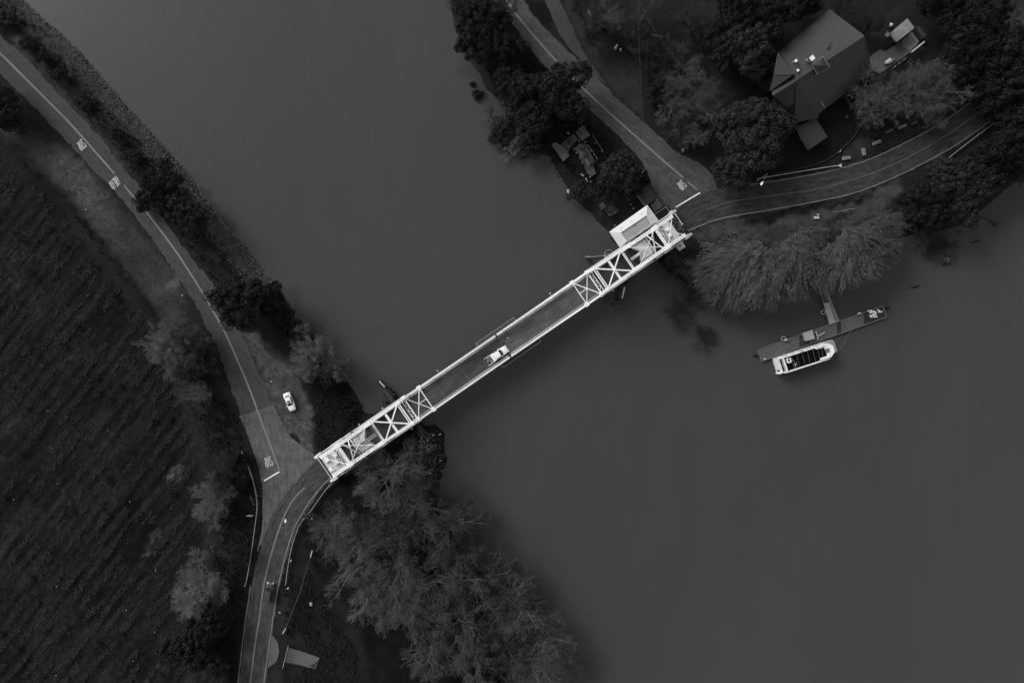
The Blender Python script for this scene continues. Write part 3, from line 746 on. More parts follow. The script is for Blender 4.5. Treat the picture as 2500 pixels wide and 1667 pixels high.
def proto(name, parts):
    r = empty(name, (0, 0, -500))
    for nm, me in parts: link(nm, me, r)
    return r
PROTO = {}
def mk_bare(key, seed, mt, mb, dens=1.0, fine=0.022, name='bare_tree', Rr=7.0, Ht=10.0):
    bg_, tw = bare_segs(seed, Rr, Ht, dens, fine)
    rad = np.percentile(np.hypot(tw[:, 3], tw[:, 4]), 97); hh = np.percentile(tw[:, 5], 99)
    for A in (bg_, tw):
        A[:, [0, 1, 3, 4]] /= rad; A[:, [2, 5]] /= hh; A[:, 6:] /= rad
    PROTO[key] = (name, [('trunk', seg_mesh('trunk', bg_, mb, 5)), ('crown', seg_mesh('crown', tw, mt, 3))])
for i, s in enumerate((3, 14, 27, 41, 58)): mk_bare('bare%d' % i, s, M['twig'], M['bark'], (.95, .85, 1, .9, .95)[i], 0.0105)
for i, s in enumerate((5, 19)): mk_bare('fuzz%d' % i, s, M['twigpale'], M['bark'], 1.5, 0.010)
for i, s in enumerate((8, 23)): mk_bare('dark%d' % i, s, M['twigdk'], M['barkdk'], .95, 0.017)
mk_bare('open0', 33, M['twig'], M['bark'], 0.5, 0.014)
def crown_mesh(seed, nlobes, leaves, leaf, m, lobe=(.10, .27), flat=1.0, core=.58, ragged=.35):
    rg = np.random.default_rng(seed); C_ = []
    for i in range(nlobes * 40):
        a = rg.random() * 2 * np.pi; r = math.sqrt(rg.random()) * .80; zz = math.sqrt(max(0, 1 - (r / .95) ** 2)) * (.62 + .38 * rg.random())
        lr = lobe[0] + (lobe[1] - lobe[0]) * rg.random() ** 1.3
        wob = 1 + ragged * math.sin(a * 3 + seed) * .5 + ragged * math.sin(a * 5 + seed * 2) * .4
        c = np.array([math.cos(a) * r * wob, math.sin(a) * r * wob, .30 + zz * .58 * flat])
        if all(np.linalg.norm((c - q[:3]) * (1, 1, .8)) > .72 * (lr + q[3]) * .78 for q in C_): C_.append((*c, lr))
        if len(C_) >= nlobes: break
    C_ = np.array(C_); n = len(C_)
    d = rg.normal(size=(n, leaves, 3)); d[:, :, 2] = np.abs(d[:, :, 2]) * 1.0 - .25; d /= np.linalg.norm(d, axis=2)[:, :, None]
    # small sub-clumps on every lobe
    sub = rg.normal(size=(n, 26, 3)); sub[:, :, 2] = np.abs(sub[:, :, 2]); sub /= np.linalg.norm(sub, axis=2)[:, :, None]
    nearest = np.max(np.einsum('nlk,nsk->nls', d, sub), axis=2)
    rr = .62 + .42 * np.clip((nearest - .74) / .24, 0, 1) + .12 * rg.random((n, leaves))
    p = C_[:, None, :3] + d * (C_[:, 3][:, None] * rr)[:, :, None]
    p = p.reshape(-1, 3); d = d.reshape(-1, 3); N_ = len(p)
    nrm = d + rg.normal(size=(N_, 3)) * .55; nrm /= np.linalg.norm(nrm, axis=1)[:, None]
    a = np.cross(nrm, rg.normal(size=(N_, 3))); a /= np.linalg.norm(a, axis=1)[:, None]; b = np.cross(nrm, a)
    s = (leaf * (.6 + .8 * rg.random(N_)))[:, None]
    V = np.stack([p - a * s * .5 - b * s * .35, p + a * s * .5 - b * s * .35, p + b * s * .75], 1).reshape(-1, 3)
    F = np.arange(N_ * 3).reshape(-1, 3)
    # solid inner mass of each lobe so that no light leaks through
    t = (1 + 5 ** .5) / 2
    iv = np.array([(-1, t, 0), (1, t, 0), (-1, -t, 0), (1, -t, 0), (0, -1, t), (0, 1, t), (0, -1, -t), (0, 1, -t), (t, 0, -1), (t, 0, 1), (-t, 0, -1), (-t, 0, 1)], float); iv /= np.linalg.norm(iv[0])
    fc = np.array([(0, 11, 5), (0, 5, 1), (0, 1, 7), (0, 7, 10), (0, 10, 11), (1, 5, 9), (5, 11, 4), (11, 10, 2), (10, 7, 6), (7, 1, 8), (3, 9, 4), (3, 4, 2), (3, 2, 6), (3, 6, 8), (3, 8, 9), (4, 9, 5), (2, 4, 11), (6, 2, 10), (8, 6, 7), (9, 8, 1)])
    cv = (C_[:, None, :3] + iv[None] * (C_[:, 3] * core)[:, None, None]).reshape(-1, 3)
    cf = (fc[None] + 12 * np.arange(n)[:, None, None]).reshape(-1, 3) + len(V)
    return mesh_np('crown', np.concatenate([V, cv]), np.concatenate([F, cf]), m)
def trunk_mesh(m, seed):
    rg = np.random.default_rng(seed); S = [(0, 0, -.06, 0, 0, .34, .05, .035)]
    for i in range(6):
        a = 2 * math.pi * (i + rg.random() * .5) / 6; S.append((0, 0, .28, math.cos(a) * .45, math.sin(a) * .45, .6, .028, .012))
    return seg_mesh('trunk', S, m, 7)
for i, s in enumerate((1, 2, 3, 4)): PROTO['ever%d' % i] = ('evergreen_tree', [('trunk', trunk_mesh(M['barkdk'], s)), ('crown', crown_mesh(s, 66, 440, .033, M['leafdk'], ragged=.3 + .15 * s))])
for i, s in enumerate((15, 16)): PROTO['blk%d' % i] = ('evergreen_tree', [('trunk', trunk_mesh(M['barkdk'], s)), ('crown', crown_mesh(s, 70, 300, .040, M['leafvig']))])  # evergreens for the upper right, vignetting painted into their leaf tone
for i, s in enumerate((6, 7)): PROTO['oak%d' % i] = ('evergreen_tree', [('trunk', trunk_mesh(M['barkdk'], s)), ('crown', crown_mesh(s, 90, 330, .031, M['leafmd'], (.07, .21), ragged=.2))])
for i, s in enumerate((8, 9)): PROTO['bush%d' % i] = ('bush', [('trunk', trunk_mesh(M['barkdk'], s)), ('crown', crown_mesh(s, 20, 260, .075, M['leafdk'], (.2, .34)))])
def pale_tree(seed):
    bg_, tw = bare_segs(seed, 7.0, 10.0, .9, 0.010); rg = np.random.default_rng(seed)
    rad = np.percentile(np.hypot(tw[:, 3], tw[:, 4]), 96); hh = np.percentile(tw[:, 5], 99)
    for A in (bg_, tw): A[:, [0, 1, 3, 4]] /= rad; A[:, [2, 5]] /= hh; A[:, 6:] /= rad
    tips = tw[tw[:, 7] < np.percentile(tw[:, 7], 70)]; tips = np.repeat(tips, 3, 0); N_ = len(tips)
    p = tips[:, :3] + (tips[:, 3:6] - tips[:, :3]) * rg.random((N_, 1)) + rg.normal(size=(N_, 3)) * .014
    nrm = rg.normal(size=(N_, 3)) + (0, 0, .8); nrm /= np.linalg.norm(nrm, axis=1)[:, None]; a = np.cross(nrm, rg.normal(size=(N_, 3))); a /= np.linalg.norm(a, axis=1)[:, None]; b = np.cross(nrm, a); s = .014 * (.5 + rg.random((N_, 1)))
    lv = np.stack([p - a * s * .5, p + a * s * .5, p + b * s], 1).reshape(-1, 3)
    m1 = seg_mesh('t', tw, M['leafpl'], 3); V0 = np.array([v.co[:] for v in m1.vertices]); F0 = np.array([q.vertices[:] for q in m1.polygons]); bpy.data.meshes.remove(m1)
    F = np.concatenate([F0[:, [0, 1, 2]], F0[:, [0, 2, 3]], np.arange(len(lv)).reshape(-1, 3) + len(V0)])
    return [('trunk', seg_mesh('trunk', bg_, M['bark'], 5)), ('crown', mesh_np('crown', np.concatenate([V0, lv]), F, M['leafpl']))]
for i, s in enumerate((10, 12)): PROTO['pale%d' % i] = ('leafy_tree', pale_tree(s))
def willow(seed, bias, arc):
    rg = np.random.default_rng(seed); big = [(0, 0, -.06, 0, 0, .4, .016, .012)]; st = []; LV = []
    for i in range(7):
        a = bias + arc * (rg.random() - .5); el = R(35 + 30 * rg.random()); p = np.array([0, 0, .4]); d = np.array([math.cos(a) * math.cos(el), math.sin(a) * math.cos(el), math.sin(el)])
        for j in range(4):
            q = p + d * .17; big.append((*p, *q, .009 * (1 - j * .2), .009 * (.8 - j * .2))); p = q; d = d + np.array([0, 0, -.16]) + rg.normal(size=3) * .08; d /= np.linalg.norm(d)
    for ci in range(190):
        a0 = bias + arc * (rg.random() - .5) * 1.1; r0c = .04 + .76 * rg.random() ** .75; zc = .98 - .45 * r0c ** 1.5 + .10 * rg.normal(); da = rg.normal() * .30; Lc = .13 + .22 * rg.random(); ec = rg.uniform(-4, 22)
        for si in range(int(rg.uniform(5, 13))):
            a = a0 + rg.normal() * .03 / max(r0c, .2); r0 = r0c + rg.normal() * .03; z0 = zc + .03 * rg.normal()
            p = np.array([math.cos(a) * r0, math.sin(a) * r0, z0]); a2 = a0 + da + rg.normal() * .14
            L = Lc * (.6 + .7 * rg.random()); el = R(ec); n = 5
            for j in range(n):
                d = np.array([math.cos(a2) * math.cos(el), math.sin(a2) * math.cos(el), math.sin(el)]); q = p + d * L / n
                st.append((*p, *q, .0019, .0015))
                for k in range(2 + (j > 2)):
                    t = rg.random(); c = p + (q - p) * t + rg.normal(size=3) * .003; s = .010 + .016 * rg.random(); v = rg.normal(size=3) * .8 + d; v /= np.linalg.norm(v); b = np.cross(v, rg.normal(size=3)); b /= np.linalg.norm(b)
                    LV += [c - b * s * .32, c + b * s * .32, c + v * s * 1.4]
                p = q; el -= R(12 + 12 * rg.random()); a2 += rg.normal() * .07
    st = np.array(st); m1 = seg_mesh('crown', st, M['willow'], 3)
    V0 = np.array([v.co[:] for v in m1.vertices]); LV = np.array(LV)
    F0 = np.array([p.vertices[:] for p in m1.polygons]); FT = np.concatenate([F0[:, [0, 1, 2]], F0[:, [0, 2, 3]], np.arange(len(LV)).reshape(-1, 3) + len(V0)])
    bpy.data.meshes.remove(m1)
    return [('trunk', seg_mesh('trunk', np.array(big), M['barkdk'], 5)), ('crown', mesh_np('crown', np.concatenate([V0, LV]), FT, M['willow']))]
PROTO['wilA'] = ('willow_tree', willow(71, R(-118), R(110)))
PROTO['wilB'] = ('willow_tree', willow(72, R(-48), R(95)))
PROTO['wilC'] = ('willow_tree', willow(73, R(-80), R(120)))
GROVE = 'bare winter trees of the riverside grove'
def tree(key, px, py, rpx, h, label, group=None, rz=None, sy=1.0, cat=None, dz=0.0):
    name, parts = PROTO[key]
    x, y, z = G(px, py)
    if z < -4.3: z = -4.3
    # trunk base is placed so that the crown's middle height projects onto (px, py)
    x, y, _ = P(px, py, z + h * .55)
    r = rpx * GS * (H - (z + h * .6)) / H
    root = empty(name, (x, y, z + dz), random.random() * 6.28 if rz is None else rz, label, cat or name.replace('_', ' '), group)
    root.scale = (r, r * sy, h)
    for nm, me in parts: link(nm, me, root)
    return root
T = tree
# west side
T('ever0', 585, 742, 68, 11, 'big dark evergreen overhanging the river road at its bend', rz=0.4, sy=.95)
T('ever1', 652, 722, 46, 8, 'dark evergreen between the road bend and the riprap', sy=.9)
T('bush0', 690, 770, 32, 4, 'low dark bush just above the water below the bend evergreen')
T('bush1', 720, 815, 32, 4, 'dark bush between the bend evergreen and the bare riverside tree')
T('ever2', 395, 462, 52, 7, 'dark evergreen beside the road, just past the AHEAD lettering', rz=1.0, sy=.7)
T('oak0', 470, 535, 58, 7, 'dark bushy evergreen on the bank south of the AHEAD lettering', rz=2.2, sy=.75)
T('bush0', 430, 500, 45, 5.5, 'dark bush squeezed between the two bank evergreens')
T('bush1', 355, 490, 28, 4, 'small dark bush touching the road edge by the bank evergreens')
T('fuzz0', 412, 848, 84, 9, 'pale fuzzy bare tree at the corner of the field', sy=1.05)
T('fuzz1', 440, 822, 66, 8, 'pale bare tree behind the pale tree at the field corner')
T('dark0', 480, 870, 55, 8, 'dark twiggy tree between the pale field tree and the road')
T('open0', 490, 968, 62, 10, 'open spidery bare tree left of the road', rz=.3)
T('dark1', 455, 930, 48, 7, 'dark bare tree beside the spidery bare tree')
T('fuzz1', 770, 860, 72, 9, 'large pale bare tree leaning over the west river edge', rz=1.2)
T('fuzz0', 822, 895, 54, 8, 'bare tree at the water edge next to the white car pull-off', rz=2.2)
T('fuzz0', 750, 905, 42, 6, 'small bare tree between the pull-off and the riverside bare trees')
T('fuzz0', 525, 1235, 70, 8, 'grey bare tree left of the guardrail, level with the street lamp', rz=.5)
T('dark0', 560, 1110, 42, 6, 'dark twiggy shrub tree by the start of the west guardrail')
T('dark1', 545, 1170, 36, 6, 'dark narrow tree at the field edge below the STOP lettering')
T('bush1', 585, 1175, 22, 3, 'small round bush inside the bend of the west guardrail')
T('bush0', 600, 1120, 18, 3, 'tiny dark bush beside the upper end of the west guardrail')
T('fuzz1', 505, 1432, 82, 10, 'broad pale fuzzy tree west of the south road', rz=.9, sy=1.1)
T('fuzz0', 470, 1480, 48, 8, 'pale bare tree joined to the broad fuzzy tree on its lower left')
T('dark0', 570, 1345, 40, 6, 'dark thin tree between the grey bare tree and the broad fuzzy tree')
T('ever3', 480, 1575, 66, 10, 'dark evergreen at the lower left field edge', rz=2)
T('ever1', 520, 1520, 40, 8, 'smaller evergreen touching the lower left evergreen')
T('dark1', 520, 1640, 55, 8, 'dark bare tree at the bottom edge west of the road')
T('ever2', -10, 250, 60, 9, 'dark evergreen cut by the left edge of the photo')
T('bush0', 25, 290, 40, 5, 'dark bush below the evergreen at the left edge')
for i, (a, b, c) in enumerate(((10, 40, 30), (64, 106, 18), (152, 180, 19), (205, 250, 22), (108, 138, 17), (290, 330, 17), (330, 380, 20), (405, 405, 20))):
    T('bush%d' % (i % 2), a, b, c, 2.0 + (i % 3) * .3, ['low bush at the top left corner of the bank', 'low bush above the river road near the left edge', 'low bush halfway to the first STOP lettering', 'long dark bush opposite the first STOP lettering', 'small bush behind the riprap, upper left', 'low bush level with the first STOP lettering', 'low bush opposite the AHEAD lettering', 'bush behind the riprap above the bank evergreens'][i], 'low bushes between road and riprap')
# grove of bare trees south of the bridge
grove = [(1130, 1245, 55, 8, 'small one hanging over the water near the top'), (800, 1320, 52, 8, 'small one on the west fringe facing the road'), (1240, 1420, 60, 9, 'slender one over the water halfway down'), (950, 1300, 70, 12, 'tall one between the top and the middle'), (1110, 1380, 70, 13, 'tall one just right of the middle'), (970, 1460, 62, 11, 'tall one just left of the bottom'), (1220, 1560, 70, 12, 'tall one near the bottom right'), (950, 1165, 92, 13, 'nearest the bridge'), (850, 1270, 74, 10, 'on its west side beside the bridge'), (880, 1350, 82, 11, 'at its western corner'), (1010, 1250, 88, 12, 'below the driftwood'),
    (1090, 1300, 95, 13, 'on the water edge, upper part'), (960, 1390, 88, 12, 'in its middle, left part'), (900, 1450, 78, 10, 'at the lower left edge'), (1060, 1420, 95, 13, 'in the very middle'),
    (1170, 1400, 92, 13, 'on the water edge, middle part'), (1000, 1510, 82, 11, 'at the bottom left by the lawn'), (1130, 1520, 92, 12, 'in its lower middle'), (1250, 1500, 95, 13, 'on the water edge, lower part'),
    (1320, 1545, 80, 11, 'reaching farthest over the water'), (1290, 1630, 88, 12, 'at the bottom edge over the water'), (1160, 1630, 88, 12, 'at the bottom edge of the photo, middle'), (1050, 1600, 62, 10, 'at the bottom edge, left'),
    (1390, 1600, 48, 8, 'smallest and farthest to the right'), (910, 1130, 52, 8, 'small one pressed against the bridge deck'), (1035, 1190, 52, 8, 'small one by the driftwood')]
for i, (a, b, c, h, t) in enumerate(grove):
    T('bare%d' % (i % 5), a, b, c * 1.14, h, 'bare winter tree of the riverside grove, ' + t, GROVE, rz=i * 1.7)
for i, (a, b, c) in enumerate(((1000, 1330, 60), (1120, 1370, 60), (930, 1280, 55), (1090, 1490, 60), (1200, 1590, 60))):
    T('dark%d' % (i % 2), a, b, c, 6, ['dark understorey tree left of the grove centre', 'dark understorey tree at the grove centre', 'dark understorey tree at the upper grove', 'dark understorey tree at the lower grove', 'dark understorey tree near the bottom of the grove', 'dark understorey tree near the river side of the grove', 'dark understorey tree on the west fringe of the grove'][i], 'dark understorey trees of the grove')
# east bank, north of the control house
T('ever0', 1175, 58, 62, 10, 'dark evergreen on the east bank near the top edge', rz=.2)
T('ever3', 1215, 105, 58, 9, 'second dark evergreen down the east bank', rz=2.4)
T('ever1', 1152, 95, 44, 8, 'dark evergreen leaning over the water below the top one')
T('dark0', 1225, 15, 40, 7, 'dark bare tree at the top edge beside the north road')
T('dark1', 1128, 15, 38, 6, 'dark bare tree at the top edge over the water')
T('ever2', 1368, 222, 74, 11, 'large dark evergreen reaching over the north road line', rz=1.4)
T('oak1', 1308, 285, 50, 8, 'dark evergreen just above the river platform', rz=.6)
T('ever0', 1275, 225, 50, 7, 'low dark evergreen in the shade of the east bank')
T('ever3', 1240, 180, 44, 6, 'low dark evergreen at the middle of the east bank')
T('fuzz0', 1197, 282, 46, 3.5, 'small pale willow shrub standing in the water off the east bank')
T('bush1', 1225, 330, 32, 4, 'dark shrub below the pale willow shrub')
T('fuzz1', 1242, 345, 46, 3.5, 'grey green shrub at the water edge above the platform')
T('bush0', 1290, 345, 36, 4.5, 'dark shrub left of the river platform')
T('bush0', 1166, 232, 14, 1.6, 'half sunken dark shrub in the water, upper left of the pale willow')
T('bush1', 1153, 206, 7, 1.0, 'tiny sunken shrub in the water above the half sunken one')
T('oak0', 1514, 422, 58, 8, 'dark leafy tree between the river deck and the north road', rz=.8)
T('ever1', 1478, 462, 34, 6, 'dark evergreen at the lower end of the river deck')
T('bush0', 1412, 470, 26, 2.5, 'low dark bush at the water edge below the river deck')
T('bush1', 1550, 460, 24, 3.5, 'small bush beside the dark shed roof')
# north east grounds
NEL = ['bare tree left of the white tarps', 'bare tree at the top edge beside the gravel track', 'bare tree over the parking logs', 'bare tree right of the white tarps', 'bare tree at the top edge above the power line',
    'bare tree by the cross-armed power pole', 'dark bare tree above the sloping lawn', 'bare tree below the power pole', 'thin bare tree at the edge of the sloping lawn']
for i, (k, a, b, c, h) in enumerate((('dark0', 1450, 85, 48, 9), ('dark1', 1420, 15, 44, 8), ('bare0', 1475, 40, 55, 9), ('dark1', 1545, 90, 50, 9), ('bare3', 1580, 20, 62, 10), ('dark0', 1600, 120, 55, 9), ('dark0', 1700, 60, 48, 9), ('bare2', 1640, 125, 40, 7), ('dark1', 1600, 190, 52, 8))):
    T(k, a, b, c, h, NEL[i])
for i, (k, a, b, c, h, l) in enumerate((('pale0', 1665, 205, 66, 8, 'pale leafy tree on the lawn corner, upper one'), ('pale1', 1712, 255, 62, 8, 'pale leafy tree beside the big dark oak'), ('pale0', 1640, 265, 50, 7, 'pale leafy tree nearest the north road'),
        ('pale1', 1680, 325, 50, 6, 'grey leafy shrub tree at the road corner'), ('dark1', 1650, 310, 48, 6, 'dark twiggy tree at the road corner'),
        ('bush0', 1610, 240, 30, 4, 'dark bush under the pale trees by the lawn'))):
    T(k, a, b, c, h, l)
T('oak1', 1838, 330, 102, 12, 'huge dark round oak in front of the house', rz=.3, sy=1.05)
T('oak0', 1790, 420, 56, 9, 'dark lower lobe tree joined to the huge oak at the roadside', rz=2.5)
T('oak1', 1903, 276, 44, 8, 'dark tree between the huge oak and the house corner', rz=1.5)
for k, a, b, c, h, l in (('oak0', 1825, 110, 78, 11, 'dark evergreen behind the house, middle one'), ('ever1', 1800, 30, 66, 11, 'dark evergreen behind the house at the top edge'), ('ever2', 1880, 40, 58, 11, 'dark evergreen above the house roof'),
        ('ever3', 1760, 130, 44, 9, 'dark evergreen on the left of the trees behind the house'), ('oak1', 1848, 170, 40, 9, 'dark evergreen pressed against the rear wing of the house'), ('ever0', 1950, 10, 46, 9, 'dark evergreen at the top edge over the roof corner'),
        ('dark0', 2060, 25, 46, 9, 'bare dark tree over the north corner of the roof'), ('dark1', 2130, 60, 40, 8, 'bare dark tree left of the stained slab'),
        ('blk0', 2295, 5, 58, 11, 'dark evergreen at the top edge right of the slab'), ('blk1', 2360, 75, 74, 12, 'big dark evergreen right of the stained slab'),
        ('blk1', 2420, 130, 84, 12, 'big dark evergreen below the top right corner'), ('blk0', 2350, 150, 58, 11, 'dark evergreen behind the spreading pale tree'), ('blk0', 2465, 215, 74, 12, 'dark evergreen at the right edge over the road'),
        ('bare4', 2440, 50, 66, 11, 'bare branched tree at the top right corner'), ('bare1', 2490, 100, 60, 11, 'bare tree cut by the right edge near the top'), ('ever2', 2420, 20, 52, 10, 'dark evergreen at the top right edge'),
        ('blk1', 2420, 240, 58, 10, 'darkened evergreen whose shade covers the east road'), ('blk0', 2395, 205, 46, 9, 'dark evergreen above the far end of the east road'),
        ('blk1', 2480, 320, 64, 11, 'dark evergreen at the right edge beside the road'), ('blk0', 2440, 375, 60, 10, 'dark evergreen right of the roadside guardrail'), ('dark0', 2480, 420, 52, 8, 'dark bare tree at the right edge above the water')):
    T(k, a, b, c, h, l)
for k, a, b, c, h, l in (('pale1', 2122, 238, 74, 8, 'spreading pale tree over the slope, left part nearest the house'), ('pale0', 2220, 222, 74, 9, 'spreading pale tree below the patio'), ('pale1', 2300, 215, 66, 9, 'spreading pale tree at the right of the slope'),
        ('pale0', 2180, 262, 56, 7, 'spreading pale tree above the row of concrete blocks'), ('pale1', 2275, 268, 50, 7, 'low pale tree at the right end of the concrete blocks'), ('dark1', 2120, 280, 40, 6, 'dark twiggy tree by the driveway curb')):
    T(k, a, b, c, h, l)
for k, a, b, c, h, l in (('oak0', 2300, 445, 64, 9, 'dark evergreen between the east road and the river, largest'), ('ever2', 2246, 468, 46, 8, 'dark evergreen left of the largest one by the river'), ('ever3', 2350, 480, 60, 8, 'dark evergreen at the water corner on the right'),
        ('oak1', 2366, 418, 50, 8, 'leafy evergreen beside the lower guardrail'), ('ever0', 2270, 515, 52, 7, 'dark evergreen hanging over the sunken branches'), ('ever1', 2400, 440, 48, 8, 'dark evergreen on the right bank above the floating branch')):
    T(k, a, b, c, h, l)
# willows and shrubs in front of the east bank
for k, a, b, c, h, l, rz_ in (('wilA', 1850, 600, 150, 7, 'large drooping willow left of the gangway, trunk side', 0), ('wilC', 1790, 615, 125, 6, 'drooping willow nearest the bridge', -.35), ('wilC', 1925, 590, 150, 7, 'drooping willow just left of the gangway', -.15),
        ('wilB', 2040, 560, 150, 7, 'drooping willow just right of the gangway', 0), ('wilB', 2095, 545, 118, 6, 'drooping willow at the right end of the row', .2), ('wilB', 2010, 595, 105, 5, 'lower drooping willow right of the gangway', -.2), ('wilA', 1870, 650, 110, 5, 'lower drooping willow over the water left of the gangway', .2),
        ('wilA', 1800, 660, 105, 4.5, 'low willow over the water at the left end', .1), ('wilC', 1940, 560, 90, 5, 'small willow at the top of the row behind the gangway', .3), ('wilB', 2120, 590, 85, 4.5, 'low willow over the water at the right end', .3), ('wilC', 1760, 640, 90, 4, 'small willow beside the dark twiggy trees', -.5)):
    T(k, a, b, c, h, l, 'willows along the east bank', rz=rz_)
for k, a, b, c, h, l in (('pale0', 1760, 592, 34, 3.5, 'pale leafy shrub at the left end of the willows'), ('pale1', 1830, 590, 34, 3, 'pale leafy shrub above the left willows'), ('pale1', 2150, 535, 36, 3.5, 'pale leafy shrub beside the small ramp'), ('pale0', 2085, 545, 34, 3, 'pale leafy shrub behind the right willows'),
        ('pale1', 2245, 590, 26, 2.5, 'pale leafy shrub past the right end of the willows'),
        ('dark0', 1700, 655, 58, 6, 'dark twiggy tree between the bridge and the willows'), ('dark1', 1655, 640, 48, 5, 'dark twiggy tree close under the bridge end'), ('dark1', 1740, 700, 52, 5, 'dark twiggy tree in front of the left willow'), ('dark0', 1690, 610, 50, 4, 'dark brush at the shoreline beside the signal hut'), ('bare3', 1770, 720, 50, 4, 'grey brush leaning into the water left of the willows'),
        ('dark0', 1665, 765, 62, 2.5, 'flooded twiggy bush standing in the water'), ('dark1', 1715, 820, 42, 2.2, 'small flooded bush below the larger flooded one'), ('dark1', 2290, 610, 50, 2.5, 'flooded twiggy bush beside the sunken boat'),
        ('dark0', 2270, 560, 46, 4, 'dark twiggy tree at the shore right of the small ramp')):
    T(k, a, b, c, h, l)
# young trees in the field
k = 0
fx, fy = [], []
while k < 36:
    a, b = random.uniform(-10, 470), random.uniform(480, 1660)
    r_ = round((a * .783 + b * .621) / 29.0) * 29.0; s_ = -a * .621 + b * .783
    a, b = r_ * .783 - s_ * .621, r_ * .621 + s_ * .783
    if float(sdist(np.array([a]), np.array([b]), FIELD)[0]) < 45 or any((a - p) ** 2 + (b - q) ** 2 < 38 ** 2 for p, q in zip(fx, fy)): continue
    fx.append(a); fy.append(b); k += 1
    t = T('dark%d' % (k % 2), a, b, random.uniform(8, 14), random.uniform(1.4, 2.2), 'small leafless orchard sapling in the furrowed field', 'orchard saplings in the field', cat='sapling')
    t.name = 'sapling'
